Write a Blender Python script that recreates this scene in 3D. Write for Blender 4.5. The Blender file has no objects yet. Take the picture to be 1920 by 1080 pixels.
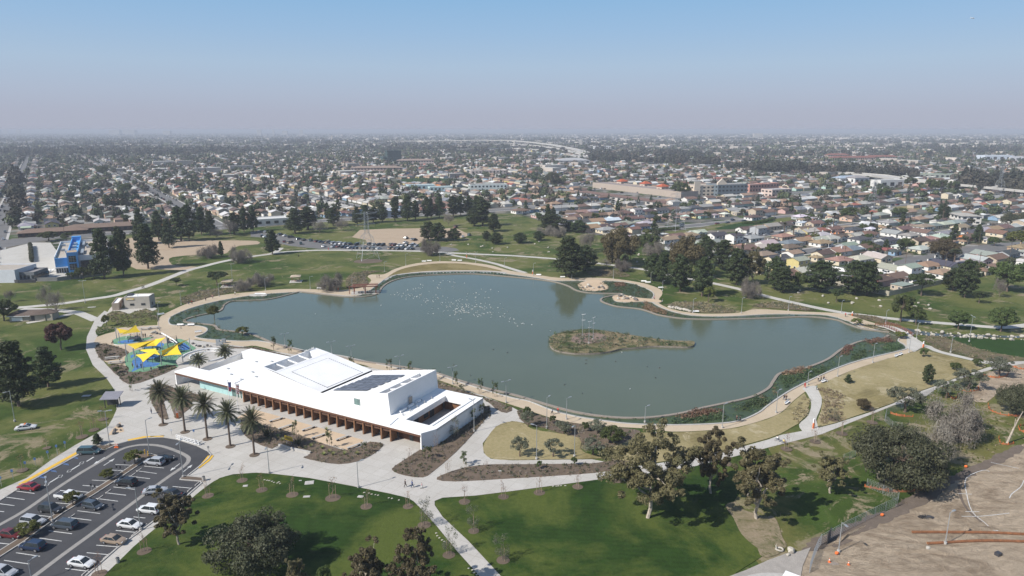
import bpy,bmesh,math,random
import numpy as np
from mathutils import Vector,Matrix
from mathutils.geometry import tessellate_polygon
R=math.radians
random.seed(7)
rng=np.random.default_rng(11)
SC=bpy.context.scene
COL=SC.collection
# --- camera, sky, sun, exposure
CAMH,FPX,TILT=75.0,1280.0,math.atan(297/1280.0)
cam_d=bpy.data.cameras.new("camera")
cam=bpy.data.objects.new("camera",cam_d)
COL.objects.link(cam)
cam.location=(0,0,CAMH)
cam.rotation_euler=(math.pi/2-TILT,0,0)
cam_d.sensor_width=36.0
cam_d.lens=36.0*FPX/1920.0
cam_d.clip_start=1.0
cam_d.clip_end=120000.0
SC.camera=cam
SUN_AZ,SUN_EL=210.5,41.0
world=bpy.data.worlds.new("World")
SC.world=world
world.use_nodes=True
wn,wl=world.node_tree.nodes,world.node_tree.links
wn.clear()
w_out=wn.new("ShaderNodeOutputWorld")
w_bg=wn.new("ShaderNodeBackground")
w_sky=wn.new("ShaderNodeTexSky")
w_sky.sky_type='NISHITA'
w_sky.sun_disc=False
w_sky.sun_elevation=R(SUN_EL)
w_sky.sun_rotation=R(90-SUN_AZ)
w_sky.altitude=50
w_sky.air_density=1.0
w_sky.dust_density=0.6
w_sky.ozone_density=2.0
w_bg.inputs['Strength'].default_value=0.10
# smog layer: the sky pales towards the horizon, the same all the way round
w_tc=wn.new("ShaderNodeTexCoord")
w_sep=wn.new("ShaderNodeSeparateXYZ")
w_ramp=wn.new("ShaderNodeValToRGB")
w_mix=wn.new("ShaderNodeMix");w_mix.data_type='RGBA'
w_ramp.color_ramp.interpolation='EASE'
e=w_ramp.color_ramp.elements
e[0].position=0.0;e[0].color=(0.97,0.97,0.97,1)
e[1].position=0.6;e[1].color=(0.0,0.0,0.0,1)
for p,v in((0.2,0.92),(0.3,0.6)):
 k=w_ramp.color_ramp.elements.new(p);k.color=(v,v,v,1)
w_hz=wn.new("ShaderNodeValToRGB")
e=w_hz.color_ramp.elements
e[0].position=0.0;e[0].color=(.508,.540,.668,1)
e[1].position=0.25;e[1].color=(.24,.50,.86,1)
for p,v in((0.022,(.51,.55,.69)),(0.05,(.515,.60,.765)),(0.085,(.495,.645,.84)),(0.13,(.40,.61,.88)),(0.175,(.32,.575,.885))):
 k=w_hz.color_ramp.elements.new(p);k.color=(*v,1)
wl.new(w_sep.outputs['Z'],w_hz.inputs[0])
w_sc=wn.new("ShaderNodeVectorMath");w_sc.operation='SCALE';w_sc.inputs['Scale'].default_value=6.0
wl.new(w_hz.outputs[0],w_sc.inputs[0])
wl.new(w_tc.outputs['Generated'],w_sep.inputs[0])
wl.new(w_sep.outputs['Z'],w_ramp.inputs[0])
wl.new(w_ramp.outputs[0],w_mix.inputs['Factor'])
wl.new(w_sky.outputs[0],w_mix.inputs['A'])
wl.new(w_sc.outputs[0],w_mix.inputs['B'])
wl.new(w_mix.outputs['Result'],w_bg.inputs['Color'])
wl.new(w_bg.outputs[0],w_out.inputs[0])
sun_d=bpy.data.lights.new("sun",'SUN')
sun_d.energy=4.55
sun_d.angle=R(0.53)
sun_d.color=(1.0,0.955,0.89)
sun=bpy.data.objects.new("sun",sun_d)
COL.objects.link(sun)
sd=Vector((math.cos(R(SUN_AZ))*math.cos(R(SUN_EL)),math.sin(R(SUN_AZ))*math.cos(R(SUN_EL)),math.sin(R(SUN_EL))))
sun.rotation_euler=sd.to_track_quat('Z','Y').to_euler()
sun.location=(0,0,400)
SC.view_settings.view_transform='Standard'
SC.view_settings.look='None'
SC.view_settings.gamma=1.0
SC.view_settings.exposure=0.45
SC.view_settings.use_curve_mapping=False
SC.render.engine='CYCLES'
SC.cycles.max_bounces=6
SC.cycles.diffuse_bounces=3
SC.cycles.glossy_bounces=2
SC.cycles.transmission_bounces=3
SC.cycles.volume_bounces=0
SC.cycles.transparent_max_bounces=6
SC.cycles.caustics_reflective=False
SC.cycles.caustics_refractive=False
# --- placing
_ct,_st=math.cos(TILT),math.sin(TILT)
def P(x,y,z=0.0):
 """the place on the level z that shows at (x, y) of the 1920 x 1080 photograph"""
 u,v=(x-960)/FPX,(y-540)/FPX
 dy,dz=_ct-v*_st,-_st-v*_ct
 t=(z-CAMH)/dz
 return Vector((u*t,dy*t,z))
def S(p):
 x,y,z=p[0],p[1],p[2]-CAMH
 Y=y*_ct-z*_st
 Z=y*_st+z*_ct
 return 960+FPX*x/max(Y,1e-3),540-FPX*Z/max(Y,1e-3)
def height(x,y,ty):
 b=P(x,y);lo,hi=0.0,70.0
 for _ in range(34):
  m=(lo+hi)/2
  if S((b.x,b.y,m))[1]>ty:lo=m
  else:hi=m
 return lo
def Z4(ox,oy,pts,k=4.0):
 return[(ox+a/k,oy+b/k)for a,b in pts]
def tag(o,label=None,cat=None,group=None,kind=None):
 if label:o['label']=label
 if cat:o['category']=cat
 if group:o['group']=group
 if kind:o['kind']=kind
 return o
_seen_labels={}
ORD=["leftmost","second from the left","third from the left","fourth from the left","fifth from the left","sixth from the left","seventh from the left","eighth from the left","ninth from the left","tenth from the left","eleventh from the left","twelfth from the left","thirteenth from the left","fourteenth from the left","fifteenth from the left","sixteenth from the left","seventeenth from the left","eighteenth from the left","nineteenth from the left","twentieth from the left"]
ORD+=["%s from the left"%s for s in("21st","22nd","23rd","24th","25th","26th","27th","28th","29th","30th","31st","32nd","33rd","34th","35th","36th","37th","38th","39th","40th")]
# --- materials
MATS={}
def new_mat(name):
 m=bpy.data.materials.new(name);m.use_nodes=True
 n,l=m.node_tree.nodes,m.node_tree.links
 b=n.get('Principled BSDF')
 MATS[name]=m
 return m,n,l,b
def mixc(n,l,fac,a,b,mode='MIX'):
 k=n.new('ShaderNodeMix');k.data_type='RGBA';k.blend_type=mode
 if isinstance(fac,float):k.inputs['Factor'].default_value=fac
 else:l.new(fac,k.inputs['Factor'])
 for s,v in(('A',a),('B',b)):
  if isinstance(v,tuple):k.inputs[s].default_value=(*v[:3],1)
  else:l.new(v,k.inputs[s])
 return k.outputs['Result']
def noise(n,l,scale,detail=4,rough=0.6,vec=None,dist=0.0):
 k=n.new('ShaderNodeTexNoise');k.inputs['Scale'].default_value=scale
 k.inputs['Detail'].default_value=detail;k.inputs['Roughness'].default_value=rough
 k.inputs['Distortion'].default_value=dist
 if vec is not None:l.new(vec,k.inputs['Vector'])
 return k.outputs['Fac']
def ramp(n,l,fac,lo,hi):
 k=n.new('ShaderNodeMapRange');k.inputs[1].default_value=lo;k.inputs[2].default_value=hi
 l.new(fac,k.inputs[0]);return k.outputs[0]
def gpos(n):
 return n.new('ShaderNodeNewGeometry').outputs['Position']
def bump(n,l,b,h,strength=0.3,dist=0.1):
 k=n.new('ShaderNodeBump');k.inputs['Strength'].default_value=strength;k.inputs['Distance'].default_value=dist
 l.new(h,k.inputs['Height']);l.new(k.outputs[0],b.inputs['Normal'])
def mat(name,c,rough=0.7,var=0.15,scale=1.0,metal=0.0,c2=None,fine=None,bs=0.0,spec=None):
 """plain material: base colour broken up by two scales of noise"""
 if name in MATS:return MATS[name]
 m,n,l,b=new_mat(name)
 b.inputs['Roughness'].default_value=rough;b.inputs['Metallic'].default_value=metal
 if spec is not None:b.inputs['Specular IOR Level'].default_value=spec
 g=gpos(n)
 f1=ramp(n,l,noise(n,l,scale,5,0.65,g),0.3,0.7)
 d=c2 or tuple(max(0,v*(1-var*1.6))for v in c)
 col=mixc(n,l,f1,tuple(min(1,v*(1+var*.6))for v in c),d)
 if fine:
  f2=ramp(n,l,noise(n,l,fine,3,0.7,g),0.35,0.65)
  col=mixc(n,l,f2,col,tuple(v*0.72 for v in c))
 l.new(col,b.inputs['Base Color'])
 if bs:bump(n,l,b,noise(n,l,fine or scale*6,4,0.7,g),bs,0.05)
 return m
def objcol(name,rough=0.7,var=0.12,scale=1.5,metal=0.0,coat=0.0):
 """colour comes from each object's own colour"""
 m,n,l,b=new_mat(name)
 oi=n.new('ShaderNodeObjectInfo')
 f=ramp(n,l,noise(n,l,scale,5,0.7,gpos(n)),0.3,0.7)
 dk=mixc(n,l,1.0,oi.outputs['Color'],(1-var*1.8,)*3,'MULTIPLY')
 l.new(mixc(n,l,f,oi.outputs['Color'],dk),b.inputs['Base Color'])
 b.inputs['Roughness'].default_value=rough;b.inputs['Metallic'].default_value=metal
 if coat:b.inputs['Coat Weight'].default_value=coat;b.inputs['Coat Roughness'].default_value=0.06
 return m
def attrcol(name,rough=0.8):
 m,n,l,b=new_mat(name)
 a=n.new('ShaderNodeAttribute');a.attribute_name='Col'
 f=ramp(n,l,noise(n,l,0.5,3,0.7,gpos(n)),0.3,0.7)
 dk=mixc(n,l,1.0,a.outputs['Color'],(0.8,0.8,0.8),'MULTIPLY')
 l.new(mixc(n,l,f,a.outputs['Color'],dk),b.inputs['Base Color'])
 b.inputs['Roughness'].default_value=rough
 return m
def leafmat(name,c1,c2,trans=0.25,clump=0.35):
 m,n,l,b=new_mat(name)
 g=n.new('ShaderNodeNewGeometry');oi=n.new('ShaderNodeObjectInfo');tc=n.new('ShaderNodeTexCoord')
 f=ramp(n,l,noise(n,l,clump,3,0.6,tc.outputs['Object']),0.35,0.65)
 mx=n.new('ShaderNodeMath');mx.operation='MULTIPLY_ADD'
 l.new(g.outputs['Random Per Island'],mx.inputs[0]);mx.inputs[1].default_value=0.5
 h=n.new('ShaderNodeMath');h.operation='MULTIPLY';l.new(f,h.inputs[0]);h.inputs[1].default_value=0.5
 l.new(h.outputs[0],mx.inputs[2])
 col=mixc(n,l,mx.outputs[0],c1,c2)
 hs=n.new('ShaderNodeHueSaturation');l.new(col,hs.inputs['Color'])
 v=n.new('ShaderNodeMapRange');v.inputs[3].default_value=0.78;v.inputs[4].default_value=1.22
 l.new(oi.outputs['Random'],v.inputs[0]);l.new(v.outputs[0],hs.inputs['Value'])
 v2=n.new('ShaderNodeMapRange');v2.inputs[3].default_value=0.485;v2.inputs[4].default_value=0.515
 l.new(oi.outputs['Random'],v2.inputs[0]);l.new(v2.outputs[0],hs.inputs['Hue'])
 l.new(hs.outputs[0],b.inputs['Base Color'])
 b.inputs['Roughness'].default_value=0.6
 b.inputs['Specular IOR Level'].default_value=0.25
 if trans:
  t=n.new('ShaderNodeBsdfTranslucent');l.new(hs.outputs[0],t.inputs[0])
  ms=n.new('ShaderNodeMixShader');ms.inputs[0].default_value=trans
  out=n.get('Material Output')
  l.new(b.outputs[0],ms.inputs[1]);l.new(t.outputs[0],ms.inputs[2]);l.new(ms.outputs[0],out.inputs[0])
 return m
 # grass: lush green with worn yellow and bare tan patches, mowing bands
def grassmat(name,green,yellow,bare,bare_amt=0.5,yel_amt=0.5,ps=0.03,stripes=0.0):
 m,n,l,b=new_mat(name)
 g=gpos(n)
 big=noise(n,l,ps,5,0.62,g,0.6)
 mid=noise(n,l,ps*4.5,6,0.7,g,0.4)
 fine=noise(n,l,1.4,4,0.8,g)
 g2=mixc(n,l,ramp(n,l,mid,0.36,0.66),green,tuple(v*0.62 for v in green))
 if stripes:
  mp=n.new('ShaderNodeMapping');l.new(g,mp.inputs[0]);mp.inputs['Rotation'].default_value=(0,0,R(stripes))
  wv=n.new('ShaderNodeTexWave');wv.inputs['Scale'].default_value=0.23;wv.inputs['Distortion'].default_value=1.2
  wv.inputs['Detail'].default_value=3
  l.new(mp.outputs[0],wv.inputs[0])
  fm=n.new('ShaderNodeMath');fm.operation='MULTIPLY';fm.inputs[1].default_value=0.16
  l.new(wv.outputs['Fac'],fm.inputs[0])
  g2=mixc(n,l,fm.outputs[0],g2,tuple(v*1.45 for v in green))
 by=n.new('ShaderNodeMath');by.operation='MULTIPLY_ADD';l.new(noise(n,l,ps*12,5,.75,g,.5),by.inputs[0]);by.inputs[1].default_value=.22;l.new(big,by.inputs[2])
 c=mixc(n,l,ramp(n,l,by.outputs[0],yel_amt+0.06,yel_amt+0.2),g2,yellow)
 md=n.new('ShaderNodeMath');md.operation='MULTIPLY'
 l.new(ramp(n,l,noise(n,l,ps*2.2,8,0.76,g,1.4),bare_amt,bare_amt+0.05),md.inputs[0]);l.new(ramp(n,l,mid,0.3,0.55),md.inputs[1])
 c=mixc(n,l,md.outputs[0],c,bare)
 c=mixc(n,l,ramp(n,l,fine,0.3,0.75),c,mixc(n,l,1.0,c,(0.68,0.72,0.6),'MULTIPLY'))
 l.new(c,b.inputs['Base Color'])
 b.inputs['Roughness'].default_value=0.9;b.inputs['Specular IOR Level'].default_value=0.12
 bump(n,l,b,noise(n,l,2.6,5,0.8,g),0.5,0.25)
 return m
M_LAWN=grassmat('lawn_grass',(0.028,0.060,0.010),(0.082,0.104,0.022),(0.22,0.175,0.10),0.66,0.485,0.035,95)
M_PARK=grassmat('park_grass',(0.056,0.092,0.018),(0.125,0.132,0.042),(0.25,0.205,0.135),0.54,0.46,0.024)
M_TAN=grassmat('dormant_grass',(0.265,0.215,0.105),(0.33,0.27,0.15),(0.42,0.35,0.235),0.56,0.44,0.03,60)
M_TAN2=grassmat('dormant_grass_green',(0.20,0.16,0.065),(0.26,0.205,0.10),(0.30,0.23,0.14),0.66,0.5,0.05,20)
M_ROUGH=grassmat('rough_grass',(0.058,0.095,0.018),(0.145,0.135,0.045),(0.27,0.22,0.15),0.50,0.50,0.03)
M_FIELD=mat('field_grass',(0.028,0.062,0.014),0.9,0.2,0.1,fine=1.5,bs=.3,spec=.1)
def pathmat(name,c,c2,joints=0.0,ang=0.0,rough=0.85):
 m,n,l,b=new_mat(name)
 g=gpos(n)
 a=ramp(n,l,noise(n,l,0.12,6,0.65,g,0.5),0.3,0.72)
 f=ramp(n,l,noise(n,l,2.0,5,0.8,g),0.3,0.7)
 col=mixc(n,l,a,c,c2)
 col=mixc(n,l,f,col,mixc(n,l,1.0,col,(0.88,0.87,0.86),'MULTIPLY'))
 st=ramp(n,l,noise(n,l,0.5,7,0.8,g,1.5),0.62,0.74)
 sm=n.new('ShaderNodeMath');sm.operation='MULTIPLY';l.new(st,sm.inputs[0]);sm.inputs[1].default_value=0.5
 col=mixc(n,l,sm.outputs[0],col,mixc(n,l,1.0,col,(0.78,0.76,0.73),'MULTIPLY'))
 if joints:
  mp=n.new('ShaderNodeMapping');l.new(g,mp.inputs[0]);mp.inputs['Rotation'].default_value=(0,0,R(ang))
  br=n.new('ShaderNodeTexBrick');l.new(mp.outputs[0],br.inputs['Vector'])
  br.offset=0.0
  br.inputs['Scale'].default_value=1.0
  br.inputs['Brick Width'].default_value=joints;br.inputs['Row Height'].default_value=joints
  br.inputs['Mortar Size'].default_value=0.012*joints;br.inputs['Mortar Smooth'].default_value=0.3
  br.inputs['Color1'].default_value=(1,1,1,1);br.inputs['Color2'].default_value=(0.93,0.93,0.92,1)
  br.inputs['Mortar'].default_value=(0.72,0.70,0.66,1)
  col=mixc(n,l,1.0,col,br.outputs['Color'],'MULTIPLY')
 l.new(col,b.inputs['Base Color']);b.inputs['Roughness'].default_value=rough
 b.inputs['Specular IOR Level'].default_value=0.25
 bump(n,l,b,noise(n,l,6,4,0.7,g),0.15,0.03)
 return m
M_CONC=pathmat('concrete_paving',(0.49,0.47,0.435),(0.43,0.405,0.37),3.0,28)
M_CONC2=pathmat('concrete_path',(0.52,0.50,0.46),(0.45,0.43,0.39),2.4,10)
M_DG=pathmat('decomposed_granite',(0.50,0.41,0.30),(0.43,0.345,0.24))
M_DG2=pathmat('pale_granite_court',(0.55,0.425,0.30),(0.49,0.37,0.25))
M_SAND=pathmat('infield_dirt',(0.42,0.33,0.235),(0.36,0.275,0.19))
M_ASPH=pathmat('parking_asphalt',(0.070,0.070,0.074),(0.046,0.047,0.052))
M_ASPH2=pathmat('old_asphalt',(0.17,0.165,0.16),(0.13,0.127,0.125))
M_MULCH=pathmat('mulch_bed',(0.155,0.115,0.085),(0.105,0.082,0.06))
M_YELLOW=mat('yellow_tactile_paint',(0.66,0.40,0.045),0.7,0.12,2.0)
M_WHITEP=mat('road_paint',(0.6,0.6,0.58),0.7,0.25,3.0)
M_BLUEP=mat('blue_paint',(0.10,0.20,0.42),0.7,0.2,3.0)
M_GUTTER=mat('concrete_gutter',(0.27,0.255,0.235),0.85,0.12,1.2)
M_KERB=mat('kerb_concrete',(0.42,0.40,0.37),0.85,0.12,1.2)
M_STONE=mat('shore_stone',(0.30,0.255,0.21),0.9,0.3,2.2,fine=6,bs=.5)
M_WHITE=mat('white_coating',(0.80,0.79,0.77),0.55,0.035,0.4)
M_WHITEROOF=mat('white_membrane',(0.82,0.815,0.80),0.6,0.05,0.18,c2=(0.74,0.725,0.70))
M_STEEL=mat('galvanised_steel',(0.42,0.44,0.45),0.45,0.08,3,0.5)
M_DARK=mat('dark_metal',(0.045,0.045,0.05),0.5,0.1,3)
M_RUST=mat('rust_red_timber',(0.22,0.075,0.045),0.7,0.2,3)
M_CORTEN=mat('brown_timber',(0.205,0.100,0.048),0.65,0.22,1.4)
M_CORTEN2=mat('brown_timber_dark',(0.12,0.052,0.027),0.7,0.2,1.4)
M_SLAT=mat('brown_slats',(0.16,0.085,0.055),0.7,0.2,5)
M_GREYROOF=mat('shaded_well',(0.74,0.745,0.75),0.7,0.06,1)
M_ROCK=mat('pale_boulder',(0.50,0.46,0.39),0.9,0.2,1.2,fine=5,bs=.4)
M_ROCKD=mat('dark_boulder',(0.15,0.14,0.13),0.9,0.25,1.5,fine=5,bs=.4)
M_BARK=mat('brown_bark',(0.14,0.10,0.075),0.9,0.25,2)
M_BARKW=mat('pale_bark',(0.42,0.36,0.29),0.85,0.3,1.6)
M_TWIG=mat('grey_twig',(0.20,0.155,0.135),0.9,0.2,2)
M_WOOD=mat('stake_wood',(0.34,0.25,0.17),0.85,0.2,3)
M_TURQ=mat('turquoise_panel',(0.36,0.56,0.55),0.35,0.05,0.3)
M_SKIN=objcol('skin',0.6,0.05)
M_CLOTH=objcol('clothing',0.85,0.1)
M_PAINT=objcol('car_paint',0.3,0.04,0.6,0.1,0.6)
M_TYRE=mat('tyre_rubber',(0.02,0.02,0.02),0.8,0.1,3)
M_RIM=mat('wheel_rim',(0.4,0.4,0.42),0.35,0.1,3,0.7)
M_LAMPG=mat('car_lamp',(0.55,0.55,0.55),0.2,0.05,3)
M_LAMPR=mat('tail_lamp',(0.35,0.02,0.02),0.25,0.05,3)
M_WALL=objcol('stucco_wall',0.85,0.07,0.6)
M_ROOF=objcol('shingle_roof',0.9,0.16,0.9)
M_ATTR=attrcol('town_colours')
M_PYEL=mat('yellow_fabric',(0.80,0.56,0.02),0.65,0.05,0.8)
M_ORANGE=mat('orange_plastic',(0.75,0.17,0.04),0.6,0.1,3)
M_ORNET=mat('orange_netting',(0.36,0.13,0.05),0.8,0.3,4)
M_RUBG=mat('green_rubber',(0.13,0.27,0.16),0.85,0.12,1.0)
M_RUBB=mat('blue_rubber',(0.06,0.17,0.40),0.85,0.15,1.0)
M_GULL=mat('white_plumage',(0.78,0.77,0.74),0.7,0.1,8)
M_DUCK=mat('dark_plumage',(0.05,0.045,0.04),0.7,0.1,8)
def glassmat(name,c,rough=0.08):
 m,n,l,b=new_mat(name)
 b.inputs['Base Color'].default_value=(*c,1);b.inputs['Roughness'].default_value=rough
 b.inputs['IOR'].default_value=1.5
 k=noise(n,l,0.6,2,0.5,gpos(n));l.new(mixc(n,l,ramp(n,l,k,.35,.65),c,tuple(v*.6 for v in c)),b.inputs['Base Color'])
 return m
M_GLASS=glassmat('window_glass',(0.035,0.045,0.05))
M_GGREEN=glassmat('green_glass',(0.12,0.20,0.18))
M_SOLAR=glassmat('solar_cell',(0.13,0.14,0.17),0.4)
# --- mesh building
class MB:
 def __init__(s):s.v=[];s.f=[];s.m=[];s.mats=[]
 def mi(s,m):
  if m not in s.mats:s.mats.append(m)
  return s.mats.index(m)
 def add(s,vs,fs,m):
  o=len(s.v);k=s.mi(m)
  s.v.extend([tuple(v)for v in vs])
  for f in fs:s.f.append(tuple(o+i for i in f));s.m.append(k)
  return s
 def quad(s,a,b,c,d,m):return s.add([a,b,c,d],[(0,1,2,3)],m)
 def box(s,c,size,m,rz=0.0,taper=1.0):
  x,y,z=size[0]/2,size[1]/2,size[2]/2
  vs=[]
  for sz in(-1,1):
   t=taper if sz>0 else 1.0
   for sx,sy in((-1,-1),(1,-1),(1,1),(-1,1)):
    px,py=sx*x*t,sy*y*t
    vs.append((c[0]+px*math.cos(rz)-py*math.sin(rz),c[1]+px*math.sin(rz)+py*math.cos(rz),c[2]+sz*z))
  return s.add(vs,[(3,2,1,0),(4,5,6,7),(0,1,5,4),(1,2,6,5),(2,3,7,6),(3,0,4,7)],m)
 def prism(s,poly,z0,z1,m,mtop=None,cap=True):
  """poly: ccw list of (x, y); z1 may be a list"""
  n=len(poly)
  zt=z1 if isinstance(z1,(list,tuple))else[z1]*n
  zb=z0 if isinstance(z0,(list,tuple))else[z0]*n
  vs=[(p[0],p[1],zb[i])for i,p in enumerate(poly)]+[(p[0],p[1],zt[i])for i,p in enumerate(poly)]
  s.add(vs,[(i,(i+1)%n,n+(i+1)%n,n+i)for i in range(n)],m)
  if cap:
   tr=tessellate_polygon([[Vector((p[0],p[1],0))for p in poly]])
   tp=[(p[0],p[1],zt[i])for i,p in enumerate(poly)]
   fs=[]
   for t in tr:
    a,b,c=(tp[i]for i in t)
    cr=(b[0]-a[0])*(c[1]-a[1])-(b[1]-a[1])*(c[0]-a[0])
    fs.append(t if cr>0 else t[::-1])
   s.add(tp,fs,mtop or m)
  return s
 def tube(s,pts,rad,m,n=6,cap=True):
  pts=[Vector(p)for p in pts]
  rr=rad if isinstance(rad,(list,tuple))else[rad]*len(pts)
  rings=[]
  for i,p in enumerate(pts):
   d=(pts[min(i+1,len(pts)-1)]-pts[max(i-1,0)])
   if d.length<1e-6:d=Vector((0,0,1))
   d.normalize()
   u=d.cross(Vector((0,0,1))if abs(d.z)<0.9 else Vector((1,0,0))).normalized()
   w=d.cross(u)
   rings.append([p+(u*math.cos(2*math.pi*k/n)+w*math.sin(2*math.pi*k/n))*rr[i]for k in range(n)])
  vs=[v for r in rings for v in r]
  fs=[]
  for i in range(len(pts)-1):
   for k in range(n):
    a,b=i*n+k,i*n+(k+1)%n
    fs.append((a,a+n,b+n,b))
  if cap:
   fs.append(tuple(range(n)));fs.append(tuple((len(pts)-1)*n+k for k in reversed(range(n))))
  return s.add(vs,fs,m)
 def blob(s,c,r,m,sub=1,jit=0.15,rnd=random):
  vs,fs=_ico(sub)
  out=[]
  for v in vs:
   k=1+rnd.uniform(-jit,jit)
   out.append((c[0]+v[0]*r[0]*k,c[1]+v[1]*r[1]*k,c[2]+v[2]*r[2]*k))
  return s.add(out,fs,m)
 def mesh(s,name,smooth=False):
  me=bpy.data.meshes.new(name)
  me.from_pydata(s.v,[],s.f)
  for m in s.mats:me.materials.append(m)
  me.polygons.foreach_set('material_index',s.m)
  if smooth:me.polygons.foreach_set('use_smooth',[True]*len(me.polygons))
  me.update()
  return me
 def build(s,name,parent=None,loc=None,smooth=False,**kw):
  o=bpy.data.objects.new(name,s.mesh(name,smooth))
  COL.objects.link(o)
  if parent is not None:o.parent=parent
  if loc is not None:o.location=loc
  tag(o,**kw)
  return o
_icoc={}
def _ico(sub):
 if sub not in _icoc:
  bm=bmesh.new();bmesh.ops.create_icosphere(bm,subdivisions=sub,radius=1.0)
  _icoc[sub]=([tuple(v.co)for v in bm.verts],[tuple(v.index for v in f.verts)for f in bm.faces]);bm.free()
 return _icoc[sub]
def empty(name,loc=(0,0,0),rz=0.0,sc=1.0,**kw):
 o=bpy.data.objects.new(name,None);COL.objects.link(o)
 o.location=loc;o.rotation_euler=(0,0,rz)
 o.scale=(sc,sc,sc)if isinstance(sc,(int,float))else sc
 o.empty_display_size=0.5
 return tag(o,**kw)
 # a kit is a list of (part name, mesh, colour key or None, [sub parts ...]); spawn copies it as objects that share the meshes
def spawn(kit,name,loc,rz=0.0,sc=1.0,colors=None,**kw):
 if len(kit)==1 and kit[0][0]is None:
  o=bpy.data.objects.new(name,kit[0][1]);COL.objects.link(o)
  o.location=loc;o.rotation_euler=(0,0,rz)
  o.scale=(sc,sc,sc)if isinstance(sc,(int,float))else sc
  if colors and kit[0][2]in colors:o.color=(*colors[kit[0][2]],1)
  return tag(o,**kw)
 root=empty(name,loc,rz,sc,**kw)
 def put(lst,par):
  for pn,me,ck,subs in lst:
   o=bpy.data.objects.new(pn,me);COL.objects.link(o);o.parent=par
   if colors and ck in colors:o.color=(*colors[ck],1)
   put(subs,o)
 put(kit,root)
 return root
def catmull(pts,k=5,closed=True):
 n=len(pts);out=[]
 rngi=range(n)if closed else range(n-1)
 for i in rngi:
  if closed:p0,p1,p2,p3=pts[(i-1)%n],pts[i],pts[(i+1)%n],pts[(i+2)%n]
  else:p0,p1,p2,p3=pts[max(i-1,0)],pts[i],pts[i+1],pts[min(i+2,n-1)]
  for j in range(k):
   t=j/k
   out.append(tuple(0.5*(2*p1[a]+(p2[a]-p0[a])*t+(2*p0[a]-5*p1[a]+4*p2[a]-p3[a])*t*t+(3*p1[a]-p0[a]-3*p2[a]+p3[a])*t**3)for a in(0,1)))
 if not closed:out.append(tuple(pts[-1][:2]))
 return out
def wpts(px,z=0.0):
 return[tuple(P(x,y,z)[:2])for x,y in px]
def ccw(poly):
 a=sum(poly[i][0]*poly[(i+1)%len(poly)][1]-poly[(i+1)%len(poly)][0]*poly[i][1]for i in range(len(poly)))
 return poly if a>0 else poly[::-1]
def inside(p,poly):
 x,y=p[0],p[1];c=False;n=len(poly);j=n-1
 for i in range(n):
  xi,yi=poly[i];xj,yj=poly[j]
  if(yi>y)!=(yj>y)and x<(xj-xi)*(y-yi)/(yj-yi)+xi:c=not c
  j=i
 return c
def sheet(name,px,z,m,k=4,thick=0.0,side=None,world_pts=None,kind='structure',parent=None,**kw):
 w=world_pts or wpts(px)
 if k>1:w=catmull(w,k)
 w=ccw(w)
 b=MB()
 if thick:b.prism(w,z-thick,z,side or m,m)
 else:
  tr=tessellate_polygon([[Vector((p[0],p[1],0))for p in w]])
  fs=[]
  for t in tr:
   a_,b_,c_=(w[i]for i in t)
   cr=(b_[0]-a_[0])*(c_[1]-a_[1])-(b_[1]-a_[1])*(c_[0]-a_[0])
   fs.append(t if cr>0 else t[::-1])
  b.add([(p[0],p[1],z)for p in w],fs,m)
 o=b.build(name,parent)
 if kind:o['kind']=kind
 tag(o,**kw)
 return o,w
def ribbon_pts(w,width):
 n=len(w);L,Rr=[],[]
 for i,p in enumerate(w):
  a,b=w[max(i-1,0)],w[min(i+1,n-1)]
  dx,dy=b[0]-a[0],b[1]-a[1];d=math.hypot(dx,dy)or 1
  wd=width[i*(len(width)-1)//max(n-1,1)]if isinstance(width,list)else width
  nx,ny=-dy/d*wd/2,dx/d*wd/2
  L.append((p[0]+nx,p[1]+ny));Rr.append((p[0]-nx,p[1]-ny))
 return L,Rr
def ribbon(name,px,width,z,m,thick=0.0,k=5,world_pts=None,build=True,b=None,zb=None,kind='structure',**kw):
 w=world_pts or wpts(px)
 if k>1:w=catmull(w,k,False)
 L,Rr=ribbon_pts(w,width)
 b=b or MB()
 n=len(w)
 vs=[(p[0],p[1],z)for p in L]+[(p[0],p[1],z)for p in Rr]
 b.add(vs,[(i,n+i,n+i+1,i+1)for i in range(n-1)],m)
 if thick:
  vs+=[(p[0],p[1],z-thick)for p in L]+[(p[0],p[1],z-thick)for p in Rr]
  fs=[(2*n+i,i,i+1,2*n+i+1)for i in range(n-1)]+[(n+i,3*n+i,3*n+i+1,n+i+1)for i in range(n-1)]
  b.add(vs,fs,m)
 if build:
  o=b.build(name)
  if kind:o['kind']=kind
  return tag(o,**kw)
 return b
 # --- ground
 # the far town floor: yards, roofs, streets and trees too small to tell apart, as a patchwork
m,n,l,b=new_mat('town_floor');M_TOWN=m
g=gpos(n)
vo=n.new('ShaderNodeTexVoronoi');vo.inputs['Scale'].default_value=1/9.0;l.new(g,vo.inputs['Vector'])
sp=n.new('ShaderNodeSeparateColor');l.new(vo.outputs['Color'],sp.inputs[0])
cr=n.new('ShaderNodeValToRGB');cr.color_ramp.interpolation='CONSTANT'
els=cr.color_ramp.elements
cols=[(0,(0.035,0.05,0.02)),(0.2,(0.14,0.12,0.09)),(0.36,(0.17,0.155,0.14)),(0.5,(0.06,0.085,0.03)),(0.62,(0.12,0.115,0.11)),(0.76,(0.20,0.18,0.15)),(0.88,(0.25,0.235,0.22))]
els[0].color=(*cols[0][1],1);els[1].position=cols[1][0];els[1].color=(*cols[1][1],1)
for p_,c_ in cols[2:]:
 k=els.new(p_);k.color=(*c_,1)
l.new(sp.outputs[0],cr.inputs[0])
v2=n.new('ShaderNodeTexVoronoi');v2.inputs['Scale'].default_value=1/60.0;l.new(g,v2.inputs['Vector'])
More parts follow.
